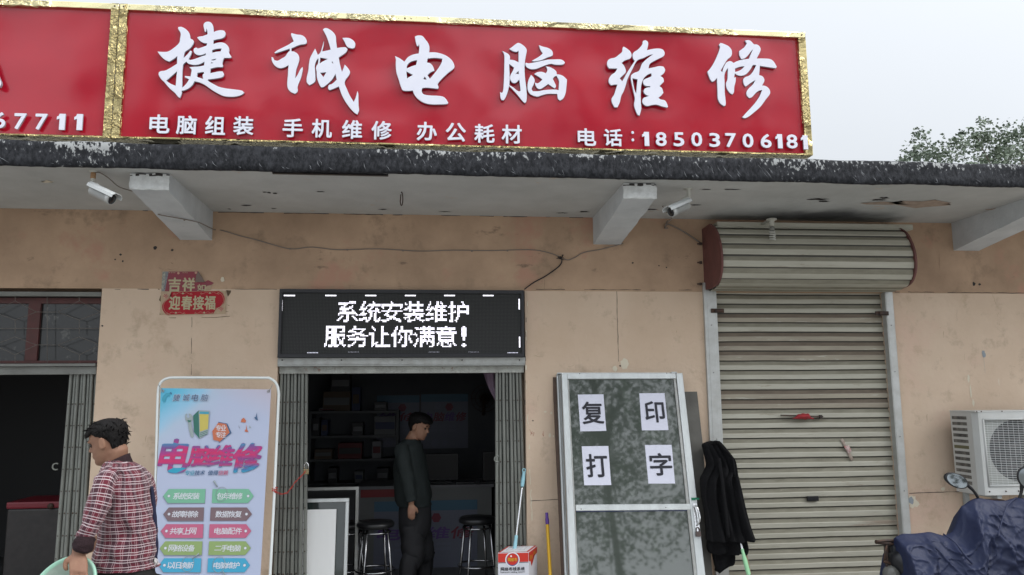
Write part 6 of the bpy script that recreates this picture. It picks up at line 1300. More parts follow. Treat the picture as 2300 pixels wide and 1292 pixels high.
for i, (sx_, _, ty) in enumerate(cols):
    top = rz(sx_, ty, YSc); Bk.append([V[i][0]] + [bm.verts.new((top.x, YSc + 0.2*math.sin(min(1, t*2)*math.pi/2), top.z - (top.z-0.2)*t)) for t in (0.1, 0.25, 0.5, 1.0)])
for i in range(len(cols)-1):
    for j in range(4): f = bm.faces.new((Bk[i][j+1], Bk[i][j], Bk[i+1][j], Bk[i+1][j+1])); f.smooth = True
for k in (0, -1):
    lf = [v for v in V[k]]; bk_ = Bk[k][1:]
    try: bm.faces.new(lf + bk_[::-1])
    except Exception: pass
# gathered ridge crossing the cover, as a strap fold
tube(bm, run([rz(1100, 1050, YSc-0.13), rz(1170, 1100, YSc-0.2), rz(1230, 1180, YSc-0.24), rz(1270, 1225, YSc-0.23)]), [0.005]*6+[0.007]*6+[0.004], 8)
tube(bm, run([rz(1530, 836, YSc-0.03), rz(1480, 880, YSc-0.12), rz(1450, 960, YSc-0.2), rz(1420, 1060, YSc-0.24)]), [0.005]*13, 8)
tagp(finish('scooter_cover', bm, mat('navy_nylon', (0.010, 0.016, 0.050), 0.58, var=(0.015, 0.023, 0.066), vscale=3, bump=0.8, bscale=13)), 'creased navy blue rain cover draped over the parked scooter', 'vehicle cover')

# ------------------------------------------------------------------ inside the computer shop
I = P
def poster(name, x0, y0, x1, y1, Y, label, chars, cy, par=None):
    pl = vplane(Y); a0, b0 = pl.ab(x0, y1); a1, b1 = pl.ab(x1, y0); bm = new(); W_, H_ = a1-a0, b1-b0
    prism(bm, [(a0, b0), (a1, b0), (a1, b1), (a0, b1)], pl, 0.001, 0.003, 0)
    flat(bm, [(a0, b1-0.14*H_), (a1, b1-0.14*H_), (a1, b1), (a0, b1)], pl, 0.0036, 1)
    for i, ch in enumerate(chars): addtext(bm, ch, pl, a0+W_*(i+0.5)/len(chars)*0.94+0.03*W_, b1-cy*H_, H_*0.17, W_*0.9/len(chars), 0.0036, bold=0.03, shear=0.2, mi=2 if i % 2 else 3)
    for i in range(3):
        for j in range(2): flat(bm, [(a0+W_*(0.2+0.2*i), b1-H_*(0.62+0.07*j)), (a0+W_*(0.34+0.2*i), b1-H_*(0.62+0.07*j)), (a0+W_*(0.34+0.2*i), b1-H_*(0.58+0.07*j)), (a0+W_*(0.2+0.2*i), b1-H_*(0.58+0.07*j))], pl, 0.0036, 4)
    disc(bm, pl, a0+0.35*W_, b1-0.22*H_, 0.045, 0.0036, 8, 4); disc(bm, pl, a0+0.6*W_, b1-0.24*H_, 0.05, 0.0036, 6, 2)
    disc(bm, pl, a0+0.3*W_, b1-0.9*H_, 0.05, 0.0036, 8, 4); disc(bm, pl, a0+0.5*W_, b1-0.9*H_, 0.04, 0.0036, 8, 4)
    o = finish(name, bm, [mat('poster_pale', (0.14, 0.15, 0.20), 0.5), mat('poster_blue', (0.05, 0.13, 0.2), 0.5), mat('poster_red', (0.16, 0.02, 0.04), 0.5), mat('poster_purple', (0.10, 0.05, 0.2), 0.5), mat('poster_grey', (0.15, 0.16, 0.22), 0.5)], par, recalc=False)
    if par is None: tagp(o, label, 'poster', 'posters on the back wall of the shop')
    return o
poster('poster', 845, 888, 942, 1005, YB-0.002, 'dim repair poster on the back wall, partly behind the standing man', '维修', 0.42)
poster('poster', 945, 885, 1051, 1008, YB-0.006, 'dim repair poster on the back wall to the right of the man inside', '电脑维修', 0.42)
Yc = 8.15
ct = empty('shop_counter', (I(950, 1200, Yc).x, Yc+0.3, 0), 'white shop counter with a red corner panel and a repair poster on its front', 'counter')
cx0, cx1, czt = I(806, 1100, Yc).x, I(1104, 1100, Yc).x, I(950, 1090, Yc).z
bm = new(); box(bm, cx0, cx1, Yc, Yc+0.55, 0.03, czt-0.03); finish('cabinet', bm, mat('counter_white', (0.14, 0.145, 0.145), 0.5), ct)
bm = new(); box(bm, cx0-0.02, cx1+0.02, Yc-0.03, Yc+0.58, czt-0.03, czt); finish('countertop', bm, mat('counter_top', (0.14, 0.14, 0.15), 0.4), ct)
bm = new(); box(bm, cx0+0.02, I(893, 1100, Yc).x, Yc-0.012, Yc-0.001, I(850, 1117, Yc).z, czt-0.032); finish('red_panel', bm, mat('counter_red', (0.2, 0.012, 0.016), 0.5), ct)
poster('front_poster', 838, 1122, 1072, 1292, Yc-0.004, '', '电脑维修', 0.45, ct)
bm = new(); box(bm, cx1+0.03, cx1+0.5, 7.3, Yc+0.55, 0.03, czt); tagp(finish('side_cabinet', bm, m_intdark, bevel=0.01), 'dark side cabinet at the right end of the white counter', 'cabinet')
# shelf unit at the back left
Yh = 9.2; shx0, shx1 = I(692, 1000, Yh).x, I(895, 1000, Yh).x
shf = empty('shelf_unit', ((shx0+shx1)/2, Yh+0.15, 0), 'open shelf unit crowded with parts along the back wall at left', 'shelf')
ztops = [I(790, y, Yh).z for y in (923, 978, 1031, 1085)]
bm = new()
for x in (shx0, shx1-0.03): box(bm, x, x+0.03, Yh, Yh+0.35, 0.03, ztops[0])
finish_each('side_panel', bm, mat('shelf_paint', (0.09, 0.095, 0.10), 0.6), shf)
for z in ztops: bm = new(); box(bm, shx0+0.032, shx1-0.032, Yh, Yh+0.34, z-0.03, z-0.002); finish('shelf_board', bm, mat('shelf_paint', (0.09, 0.095, 0.10), 0.6), shf)
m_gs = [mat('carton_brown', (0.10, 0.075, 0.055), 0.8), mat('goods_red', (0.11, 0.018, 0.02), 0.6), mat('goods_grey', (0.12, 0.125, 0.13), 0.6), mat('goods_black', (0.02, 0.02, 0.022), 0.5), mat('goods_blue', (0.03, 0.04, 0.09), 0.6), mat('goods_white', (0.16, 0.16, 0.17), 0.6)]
rnd = random.Random(21)
goods = [(724, 880, 786, 921, 0, 'large brown carton on top of the shelf unit'), (742, 842, 785, 879.5, 3, 'dark box stacked on the brown carton above the shelf unit'), (789, 870, 808, 921, 4, 'tall blue carton on top of the shelf beside the brown carton'), (715, 917, 752, 921.5, 5, 'flat white box at the left end of the top shelf'), (840, 903, 868, 921.5, 3, 'black device lying on top of the shelf unit near the poster'),
         (758, 996, 812, 1028, 1, 'wide dark red box on the middle shelf'), (840, 936, 888, 972, 2, 'grey box at the right end of the upper shelf'), (835, 992, 856, 1028, 5, 'white and red carton on the middle shelf near the man'), (700, 940, 716, 975, 3, 'black upright box at the left end of the upper shelf'), (720, 944, 735, 975, 4, 'small blue carton on the upper shelf'), (790, 950, 815, 975, 3, 'low black gadget on the upper shelf'), (705, 1010, 745, 1028, 0, 'flat brown carton on the middle shelf'), (845, 1053, 872, 1082, 3, 'small black monitor on the lowest shelf'), (795, 1060, 815, 1082, 2, 'grey can-sized box on the lowest shelf'), (735, 1052, 756, 1082, 3, 'black upright box on the lowest shelf')]
tops = {921: ztops[0], 975: ztops[1], 972: ztops[1], 1028: ztops[2], 1082: ztops[3]}
for x0_, y0_, x1_, y1_, mi_, lb in goods:
    zb_ = min(ztops, key=lambda z: abs(z - I(x0_, y1_, Yh).z)) if y1_ > 900 else I(760, 880, Yh).z+0.002
    if y1_ > 900: zb_ += 0.0
    zt_ = I(x0_, y0_, Yh).z; bm = new(); xa, xb = I(x0_, y1_, Yh).x, I(x1_, y1_, Yh).x
    box(bm, xa, xb, Yh+0.03, Yh+0.26, zb_, zt_); box(bm, xa+0.01, xb-0.01, Yh+0.027, Yh+0.031, zb_+(zt_-zb_)*0.3, zb_+(zt_-zb_)*0.7, 1)
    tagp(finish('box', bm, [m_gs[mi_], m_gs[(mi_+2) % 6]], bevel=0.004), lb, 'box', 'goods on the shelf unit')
# workbench under shelf
bm = new(); wz = I(800, 1092, 8.4).z; box(bm, rx0+0.05, cx0-0.03, 8.0, 8.6, wz-0.03, wz); box(bm, rx0+0.05, cx0-0.03, 8.05, 8.07, 0.03, wz-0.03); tagp(finish('workbench', bm, m_intdark), 'dark workbench at the left of the white counter', 'bench')
# monitors and clutter on the counter
def monitor(x0_, y0_, x1_, y1_, Y, label, turn=0.0):
    a, b = I(x0_, y1_, Y), I(x1_, y0_, Y); o = empty('monitor', ((a.x+b.x)/2, Y, czt), label, 'monitor')
    bm = new(); box(bm, a.x, b.x, Y, Y+0.04, a.z, b.z); finish('casing', bm, m_gs[3], o, bevel=0.005); bm = new(); box(bm, a.x+0.02, b.x-0.02, Y-0.002, Y+0.001, a.z+0.02, b.z-0.02); finish('screen', bm, mat('screen_off', (0.010, 0.009, 0.010), 0.5), o)
    bm = new(); xm_ = (a.x+b.x)/2; box(bm, xm_-0.03, xm_+0.03, Y+0.041, Y+0.07, czt, a.z+0.1); box(bm, xm_-0.1, xm_+0.1, Y-0.02, Y+0.15, czt+0.001, czt+0.012); finish('stand', bm, m_gs[3], o)
monitor(952, 1018, 1030, 1080, Yc+0.2, 'black monitor standing on the white counter to the right of the man'); monitor(1084, 1014, 1118, 1080, Yc+0.1, 'dark monitor seen at the right edge of the doorway')
bm = new(); a = I(1045, 1083, Yc+0.1); box(bm, a.x-0.10, a.x+0.10, Yc+0.03, Yc+0.15, czt+0.001, czt+0.022); tagp(finish('keyboard', bm, m_black, bevel=0.004), 'black keyboard on the right half of the counter', 'keyboard')
# wall fan
c = I(1086, 895, YB-0.02); wf = empty('wall_fan', c, 'dark wall fan in the upper right corner of the doorway', 'fan')
bm = new()
for k in range(3): tube(bm, [c+Vector((0.16*(1-k*0.3)*math.cos(t), -0.22+0.02*k, 0.16*(1-k*0.3)*math.sin(t))) for t in [q_*math.pi/12 for q_ in range(24)]], 0.004, 5, closed=True)
for k in range(12): t = k*math.pi/6; tube(bm, [c+Vector((0, -0.2, 0)), c+Vector((0.16*math.cos(t), -0.22, 0.16*math.sin(t)))], 0.002, 4)
finish('guard', bm, m_iron, wf)
bm = new(); lathe(bm, c+Vector((0, -0.19, 0)), (0, 1, 0), [(0, 0), (0.05, 0.01), (0.05, 0.1), (0, 0.11)], 16); tube(bm, [c+Vector((0, -0.1, 0)), c+Vector((0, 0.0, -0.15)), c+Vector((0, 0.02, -0.2))], 0.02, 8); finish('motor', bm, m_iron, wf)
# curtain
bm = new(); rings = []
for k in range(13):
    t = k/12; y_ = 835+75*t; xl = 1085+22*t+12*t*t; xr = 1125-2*t; a, b = I(xl, y_, 6.9), I(max(xr, xl+3), y_, 6.9)
    rings.append([a + (b-a)*u + Vector((0, 0.03*math.sin(u*9+t*2), 0)) for u in [q_/10 for q_ in range(11)]] + [a + (b-a)*u + Vector((0, 0.012+0.03*math.sin(u*9+t*2), 0)) for u in [q_/10 for q_ in range(10, -1, -1)]])
loft(bm, rings); tagp(finish('curtain', bm, mat('mauve_cloth', (0.28, 0.20, 0.28), 0.8)), 'gathered mauve curtain at the top right inside the doorway', 'curtain')
# stools
m_sseat = mat('stool_black', (0.010, 0.010, 0.011), 0.35)
m_stoolmetal = mat('stool_metal', (0.35, 0.35, 0.36), 0.22, metal=1.0)
def stool(px, py, Y, label):
    c = I(px, py, Y); zs = c.z; o = empty('bar_stool', (c.x, c.y, 0.03), label, 'stool', 'round bar stools by the counter')
    bm = new(); lathe(bm, (c.x, c.y, zs-0.055), (0, 0, 1), [(0, 0), (0.14, 0), (0.158, 0.012), (0.16, 0.035), (0.145, 0.052), (0, 0.058)], 28); finish('seat', bm, m_sseat, o)
    for k in range(4):
        t = math.pi/4 + k*math.pi/2 + 0.25; r0, r1 = 0.12, 0.19; bm = new(); tube(bm, [(c.x+r0*math.cos(t), c.y+r0*math.sin(t), zs-0.056), (c.x+r1*math.cos(t), c.y+r1*math.sin(t), 0.032)], 0.0105, 8); finish('leg', bm, m_stoolmetal, o)
    for zz_, s in ((zs-0.40, 0.165), (zs-0.09, 0.125)):
        bm = new(); tube(bm, [(c.x+s*math.cos(t), c.y+s*math.sin(t), zz_) for t in [k*math.pi/14 for k in range(28)]], 0.008, 6, closed=True); finish('foot_ring', bm, m_stoolmetal, o)
    return o
stool(844, 1170, 6.95, 'black round stool with chrome legs just left of the man inside')
stool(1072, 1160, 6.95, 'black round stool with chrome legs in front of the counter at right')
stool(783, 1172, 7.25, 'black round stool mostly hidden behind the leaning white panel')
# things leaning just inside the left gate
def leanplane(x, y, Y0, lean):
    A_ = P(x, y, Y0); return Pl(A_, (1, 0, 0), (0, lean, 1))
LPn = leanplane(692, 1125, 6.66, 0.10)
lq = lambda x, y: LPn.ab(x, y); lg = -(LPn.o.z-0.034)/LPn.e2.z
fm = empty('framed_glass', LPn.at(0.1, lg), 'aluminium-framed glass pane leaning inside the left side of the doorway', 'glass pane')
a0, b0 = lq(672, 1121); a1, _ = lq(785, 1121)
bm = new(); prism(bm, [(a0, b0), (a1, b0), (a1, b0-0.03), (a0, b0-0.03)], LPn, 0, 0.03); prism(bm, [(a1-0.028, b0-0.03), (a1, b0-0.03), (a1, lg), (a1-0.028, lg)], LPn, 0, 0.03); prism(bm, [(a0, b0-0.03), (a0+0.03, b0-0.03), (a0+0.03, lg), (a0, lg)], LPn, 0, 0.03); finish('frame', bm, m_alu, fm, bevel=0.003)
bm = new(); prism(bm, [(a0+0.03, b0-0.03), (a1-0.028, b0-0.03), (a1-0.028, lg), (a0+0.03, lg)], LPn, 0.01, 0.016); finish('pane', bm, mat('dark_green_glass', (0.02, 0.03, 0.028), 0.04, spec=0.9), fm)
bm = new(); a0, b0 = lq(680, 1145); a1, _ = lq(757, 1145); prism(bm, [(a0, b0), (a1, b0), (a1, lg), (a0, lg)], LPn, 0.034, 0.046)
tagp(finish('white_panel', bm, mat('panel_white', (0.80, 0.81, 0.81), 0.6)), 'plain white board leaning in front of the framed glass inside the doorway', 'board')
bm = new(); c = P(803, 1100, 7.0); box(bm, c.x-0.012, c.x+0.012, 6.98, 7.02, 0.031, c.z); box(bm, P(690, 1100, 7.0).x, c.x+0.012, 6.985, 7.015, c.z+0.001, c.z+0.025); tagp(finish('display_case', bm, m_aludull), 'thin aluminium post and rail of a display case behind the leaning panel', 'display case')
# left shop: cabinet with red top
c = P(18, 1128, 7.2); sp_ = empty('speaker_cabinet', (c.x+0.2, 7.4, 0.03), 'dark cabinet with a red top inside the left shop', 'cabinet')
x1_ = P(137, 1128, 7.2).x; bm = new(); box(bm, c.x, x1_, 7.2, 7.65, 0.031, c.z-0.06); finish('body', bm, mat('cabinet_dark', (0.022, 0.02, 0.02), 0.45, var=(0.035, 0.03, 0.03), vscale=16), sp_, bevel=0.015, bseg=2)
bm = new(); box(bm, c.x-0.01, x1_+0.01, 7.19, 7.66, c.z-0.058, c.z); finish('top', bm, mat('cabinet_red', (0.17, 0.012, 0.022), 0.4), sp_, bevel=0.015, bseg=2)
bm = new(); lathe(bm, P(114, 1137, 7.19), (0, -1, 0), [(0.025, -0.01), (0.025, 0.01), (0, 0.012)], 16); finish('knob', bm, m_iron, sp_)

# ------------------------------------------------------------------ people
def remesh(bm, voxel, smooth_it=4):
    me = bpy.data.meshes.new('t'); bm.to_mesh(me); bm.free(); o = bpy.data.objects.new('t', me); COL.objects.link(o)
    m = o.modifiers.new('r', 'REMESH'); m.mode = 'VOXEL'; m.voxel_size = voxel; s = o.modifiers.new('s', 'SMOOTH'); s.iterations = smooth_it; s.factor = 0.5
    bpy.context.view_layer.update(); me2 = bpy.data.meshes.new_from_object(o.evaluated_get(bpy.context.evaluated_depsgraph_get()))
    bpy.data.objects.remove(o); bpy.data.meshes.remove(me); b = new(); b.from_mesh(me2); bpy.data.meshes.remove(me2); return b
HEADP = [  # t, front, back, half width
 (0.00, 0.062, 0.010, 0.020), (0.03, 0.080, -0.010, 0.034), (0.09, 0.086, -0.040, 0.048), (0.16, 0.082, -0.052, 0.056), (0.22, 0.088, -0.060, 0.061), (0.26, 0.085, -0.064, 0.063), (0.31, 0.087, -0.070, 0.066),
 (0.37, 0.084, -0.078, 0.069), (0.44, 0.082, -0.085, 0.071), (0.50, 0.079, -0.090, 0.073), (0.56, 0.087, -0.094, 0.074), (0.62, 0.089, -0.098, 0.076), (0.70, 0.087, -0.100, 0.078), (0.78, 0.080, -0.098, 0.077), (0.86, 0.066, -0.088, 0.070), (0.93, 0.045, -0.066, 0.056), (0.98, 0.020, -0.036, 0.033), (1.0, 0.002, -0.012, 0.012)]
def hlerp(t):
    for a, b in zip(HEADP, HEADP[1:]):
        if t <= b[0]:
            k = (t-a[0])/(b[0]-a[0]); return [a[i]+(b[i]-a[i])*k for i in (1, 2, 3)]
    return list(HEADP[-1][1:])
class Head:
    def __init__(s, chin, F, U, H):
        s.o = Vector(chin); s.F = Vector(F).normalized(); s.U = (Vector(U) - s.F*Vector(U).dot(s.F)).normalized(); s.S = s.U.cross(s.F); s.H = H; s.k = H/0.235
    def pt(s, f, l, t): return s.o + s.F*f*s.k + s.S*l*s.k + s.U*t*s.H     # l = towards the person's left
    def surf(s, th, t, off=0.0):
        f, b, w_ = hlerp(t); c, sn = math.cos(th), math.sin(th); mid = (f+b)/2*0.35 + 0.0
        r = (f-mid) if c > 0 else (mid-b); e = 2.3 if c > 0 else 2.1
        x = mid + math.copysign(abs(c)**(2/e), c)*(r+off); y = math.copysign(abs(sn)**(2/e), sn)*(w_+off)
        if c > 0.3: y *= 1-0.10*(c-0.3)
        return s.pt(x, y, t + off*0.5*(1 if t > 0.9 else 0))
    def build(s, bm):
        loft(bm, [[s.surf(2*math.pi*k/28, t) for k in range(28)] for t, *_ in HEADP])
        P_ = s.pt
        loft(bm, [ering(P_(f, 0, t), s.S*w_*s.k, s.F*d*s.k, 10) for f, t, w_, d in ((0.076, 0.56, 0.006, 0.008), (0.088, 0.50, 0.008, 0.009), (0.095, 0.43, 0.011, 0.012), (0.100, 0.385, 0.015, 0.014), (0.093, 0.355, 0.017, 0.012), (0.084, 0.34, 0.010, 0.006))])
        for t, w_, d in ((0.262, 0.021, 0.007), (0.225, 0.018, 0.008)): tube(bm, [P_(0.080, -w_, t), P_(0.086, -w_*0.5, t), P_(0.0885, 0, t), P_(0.086, w_*0.5, t), P_(0.080, w_, t)], [0.003, d*0.8, d, d*0.8, 0.003], 8)
        tube(bm, [P_(0.077, -0.05, 0.575), P_(0.088, -0.028, 0.585), P_(0.088, 0, 0.57), P_(0.088, 0.028, 0.585), P_(0.077, 0.05, 0.575)], 0.006, 8)
        for sd_ in (-1, 1):
            c = P_(-0.004, sd_*0.076, 0.46); e1_, e2_, n_ = s.F, s.U, s.S*sd_
            loft(bm, [ering(c + n_*h*s.k - s.F*h*0.5*s.k + s.U*dz_*s.k, e1_*a*s.k, e2_*b*s.k, 14) for h, a, b, dz_ in ((-0.01, 0.012, 0.022, 0), (0.004, 0.015, 0.028, 0), (0.012, 0.018, 0.033, 0.002), (0.016, 0.017, 0.031, 0.002))])
            tube(bm, [c + n_*0.014*s.k + e1_*(0.0155*math.cos(t))*s.k - e1_*0.006*s.k + e2_*0.030*math.sin(t)*s.k for t in [math.pi*(-0.35+0.13*k) for k in range(12)]], 0.0042*s.k, 6)
    def hair(s, low, off, parent, seed, fringe=0.0, spikes=60, ht=0.0):
        """hair cap: low(th) = lower edge as a fraction of head height"""
        rnd = random.Random(seed); bm = new(); n = 56; rings = []; M = 14
        for j in range(M+1):
            r = []
            for k in range(n):
                th = 2*math.pi*k/n; t0 = low(th) + 0.012*math.sin(k*2.7+seed); t = t0 + (0.995-t0)*(j/M)
                o_ = off*(0.35 + 0.65*math.sin(min(1, j/M*3.0)*math.pi/2)) + 0.0035*noise.noise(Vector((k*0.9, j*0.35, seed)))
                if math.cos(th) > 0.45: o_ += fringe*(math.cos(th)-0.45)*1.8*(1-j/M)**0.8
                p = s.surf(th, t, o_) + s.U*(ht*math.sin(min(1.0, j/M)*math.pi/2)*(0.9+0.2*noise.noise(Vector((k*0.8, j, seed)))))
                if j == 0 and math.cos(th) > 0.3: p += s.U*rnd.uniform(-0.006, 0.004)
                r.append(p)
            rings.append(r)
        inner = [s.surf(2*math.pi*k/n, low(2*math.pi*k/n)+0.02, -0.004) for k in range(n)]
        loft(bm, [inner] + rings)
        for _ in range(spikes):                        # loose locks
            th = rnd.uniform(-math.pi, math.pi); t = rnd.uniform(low(th)+0.02, 0.97); p = s.surf(th, t, off*0.8) + s.U*ht*0.85*(1 if t > 0.8 else 0.3)
            d = (s.F*rnd.uniform(0.2, 1.0) + s.U*rnd.uniform(-0.5, 0.5) + s.S*math.sin(th)*0.5).normalized() if math.cos(th) > 0 else (s.U*rnd.uniform(-0.8, 0.5) - s.F*rnd.uniform(0, 0.5) + s.S*math.sin(th)*0.3).normalized()
            L_ = rnd.uniform(0.012, 0.028); tube(bm, [p-d*0.004, p+d*L_*0.5, p+d*L_+s.U*-0.005], [0.0042, 0.0022, 0.0004], 5)
        finish('hair', bm, m_hair, parent)
    def face(s, parent):
        for sd_ in (-1, 1):
            bm = new(); c = s.pt(0.0775, sd_*0.030, 0.503); lathe(bm, c, s.F, [(0, -0.012), (0.009, -0.006), (0.0115, 0.0), (0.008, 0.0045), (0, 0.006)], 12); finish('eye', bm, mat('eye_dark', (0.05, 0.035, 0.03), 0.2), parent)
            bm = new(); tube(bm, [s.pt(0.0905-abs(x-0.03)*0.25, sd_*x, t) for x, t in ((0.014, 0.598), (0.028, 0.612), (0.045, 0.60))], [0.0025, 0.0035, 0.0015], 6); finish('eyebrow', bm, m_hair, parent)
        bm = new(); tube(bm, [s.pt(0.0815, -0.018, 0.248), s.pt(0.0905, 0, 0.243), s.pt(0.0815, 0.018, 0.248)], [0.001, 0.0028, 0.001], 6); finish('mouth', bm, mat('lip_dark', (0.20, 0.07, 0.06), 0.6), parent)
def hand(bm, wrist, D, N_, T_, L_=0.18, curl=0.5, splay=1.0):
    """D = towards the fingertips, N_ = back of the hand, T_ = towards the thumb side"""
    D, N_, T_ = [Vector(v).normalized() for v in (D, N_, T_)]; k = L_/0.18; w_ = Vector(wrist)
    loft(bm, [ering(w_ + D*d*k, T_*a*k, N_*b*k, 14, 2.5) for d, a, b in ((-0.03, 0.026, 0.020), (0.0, 0.028, 0.018), (0.03, 0.038, 0.017), (0.06, 0.041, 0.015), (0.088, 0.040, 0.012), (0.096, 0.035, 0.008))])
    for x, ln, c_ in ((0.030, 0.070, 0.9), (0.010, 0.078, 1.0), (-0.010, 0.073, 1.1), (-0.029, 0.058, 1.25)):
        p = w_ + D*0.085*k + T_*x*k; pts = [p - D*0.02*k]; ang = 0.12; d = D
        for s_ in (0.45, 0.30, 0.25):
            pts.append(p); ang += curl*c_*0.5; d = (D*math.cos(ang) - N_*math.sin(ang) + T_*x*3.0*splay*0.35).normalized(); p = p + d*ln*s_*k
        pts.append(p); tube(bm, run(pts, 3), [0.0095*k]*4+[0.0092*k]*3+[0.0085*k]*3+[0.0078*k]*2+[0.006*k], 8)
    p = w_ + D*0.022*k + T_*0.026*k - N_*0.004*k; tube(bm, run([p - D*0.01*k, p, p + (D*0.6+T_*0.75)*0.034*k, p + (D*0.6+T_*0.75)*0.034*k + (D*0.9+T_*0.3-N_*0.4)*0.028*k, p + (D*0.6+T_*0.75)*0.034*k + (D*0.95+T_*0.1-N_*0.5)*0.052*k], 3), [0.016*k]*3+[0.0135*k]*4+[0.011*k]*4+[0.009*k, 0.007*k], 8)
def plaid():
    m = bpy.data.materials.new('plaid_flannel'); m.use_nodes = True; n = m.node_tree.nodes; l = m.node_tree.links; b = n['Principled BSDF']; b.inputs['Roughness'].default_value = 0.9; b.inputs['Sheen Weight'].default_value = 0.15
    uv = n.new('ShaderNodeUVMap'); nz = n.new('ShaderNodeTexNoise'); nz.inputs['Scale'].default_value = 9; l.new(uv.outputs[0], nz.inputs['Vector'])
    wob = n.new('ShaderNodeVectorMath'); wob.operation = 'SCALE'; l.new(nz.outputs['Color'], wob.inputs[0]); wob.inputs['Scale'].default_value = 0.012
    ad = n.new('ShaderNodeVectorMath'); l.new(uv.outputs[0], ad.inputs[0]); l.new(wob.outputs[0], ad.inputs[1])
    sp = n.new('ShaderNodeSeparateXYZ'); l.new(ad.outputs[0], sp.inputs[0])
    def stripes(ax, per, segs, off=0.0):
        a = n.new('ShaderNodeMath'); a.operation = 'MULTIPLY_ADD'; l.new(sp.outputs[ax], a.inputs[0]); a.inputs[1].default_value = 1/per; a.inputs[2].default_value = off
        f = n.new('ShaderNodeMath'); f.operation = 'FRACT'; l.new(a.outputs[0], f.inputs[0]); r = n.new('ShaderNodeValToRGB'); r.color_ramp.interpolation = 'CONSTANT'; l.new(f.outputs[0], r.inputs[0])
        e = r.color_ramp.elements; e[0].position = 0; e[0].color = (segs[0][1],)*3+(1,); e[1].position = segs[1][0]; e[1].color = (segs[1][1],)*3+(1,)
        for p, v in segs[2:]: x = e.new(p); x.color = (v, v, v, 1)
        return r
    H = stripes('Y', 0.031, [(0, 0.8), (0.10, 0), (0.34, 0.8), (0.44, 0)]); V_ = stripes('X', 0.036, [(0, 0.6), (0.08, 0), (0.27, 0.6), (0.35, 0)]); K = stripes('X', 0.076, [(0, 0), (0.48, 0.7), (0.9, 0)], 0.1); K2 = stripes('Y', 0.068, [(0, 0), (0.55, 0.45), (0.9, 0)], 0.1)
    c0_ = n.new('ShaderNodeMix'); c0_.data_type = 'RGBA'; l.new(K.outputs[0], c0_.inputs['Factor']); c0_.inputs['A'].default_value = (0.115, 0.009, 0.022, 1); c0_.inputs['B'].default_value = (0.03, 0.012, 0.022, 1)
    c1_ = n.new('ShaderNodeMix'); c1_.data_type = 'RGBA'; l.new(K2.outputs[0], c1_.inputs['Factor']); l.new(c0_.outputs['Result'], c1_.inputs['A']); c1_.inputs['B'].default_value = (0.05, 0.012, 0.022, 1)
    c2_ = n.new('ShaderNodeMix'); c2_.data_type = 'RGBA'; l.new(V_.outputs[0], c2_.inputs['Factor']); l.new(c1_.outputs['Result'], c2_.inputs['A']); c2_.inputs['B'].default_value = (0.42, 0.31, 0.33, 1)
    c3_ = n.new('ShaderNodeMix'); c3_.data_type = 'RGBA'; l.new(H.outputs[0], c3_.inputs['Factor']); l.new(c2_.outputs['Result'], c3_.inputs['A']); c3_.inputs['B'].default_value = (0.60, 0.51, 0.53, 1)
    l.new(c3_.outputs['Result'], b.inputs['Base Color']); return m
def garment(bm, rows, Yc_, depth, n=40, seed=0, amp=0.006, uvr=0.16, closed_top=True):
    """torso or leg cloth from photo rows (py, left, right, depth factor)"""
    dn_ = cr([tuple(map(float, r)) for r in rows], 4); rings, uvs = [], []; u0 = 0.0
    for k, (py, xl, xr, df) in enumerate(dn_):
        a, b = P(xl, py, Yc_), P(xr, py, Yc_); c = (a+b)/2; h = (b-a)/2; ring, uv = [], []
        for q_ in range(n):
            th = 2*math.pi*q_/n; wv = amp*noise.noise(Vector((math.cos(th)*2+seed, math.sin(th)*2, k*0.22)))*2 + amp*0.7*noise.noise(Vector((math.cos(th)*5+seed, math.sin(th)*5, k*0.5)))
            ring.append(c + h*math.cos(th)*(1+wv/0.2) + Vector((0, -math.sin(th)*(depth*df) + wv, 0)))
        for q_ in range(n+1): uv.append((q_/n*2*math.pi*uvr, c.z))
        rings.append(ring); uvs.append(uv)
    loft(bm, rings, uv=uvs)
def limb(bm, pts, rad, seg=20, uvr=0.06, flat_=1.0, amp=0.004, seed=0):
    dn_ = cr([tuple(list(p)+[r]) for p, r in zip([tuple(p) for p in pts], rad)], 5); rings, uvs, L_ = [], [], 0
    for i, d in enumerate(dn_):
        c = Vector(d[:3]); r = d[3]; a = Vector(dn_[max(i-1, 0)][:3]); b = Vector(dn_[min(i+1, len(dn_)-1)][:3]); t = (b-a).normalized()
        s = t.cross(Vector((0, 1, 0))).normalized(); u = s.cross(t)
        if i: L_ += (c-Vector(dn_[i-1][:3])).length
        rings.append([c + (s*math.cos(k*2*math.pi/seg) + u*math.sin(k*2*math.pi/seg)*flat_)*(r + amp*noise.noise(Vector((k*0.5, i*0.45, seed)))*1.5) for k in range(seg)])
        uvs.append([(k/seg*2*math.pi*uvr, L_) for k in range(seg+1)])
    loft(bm, rings, uv=uvs)

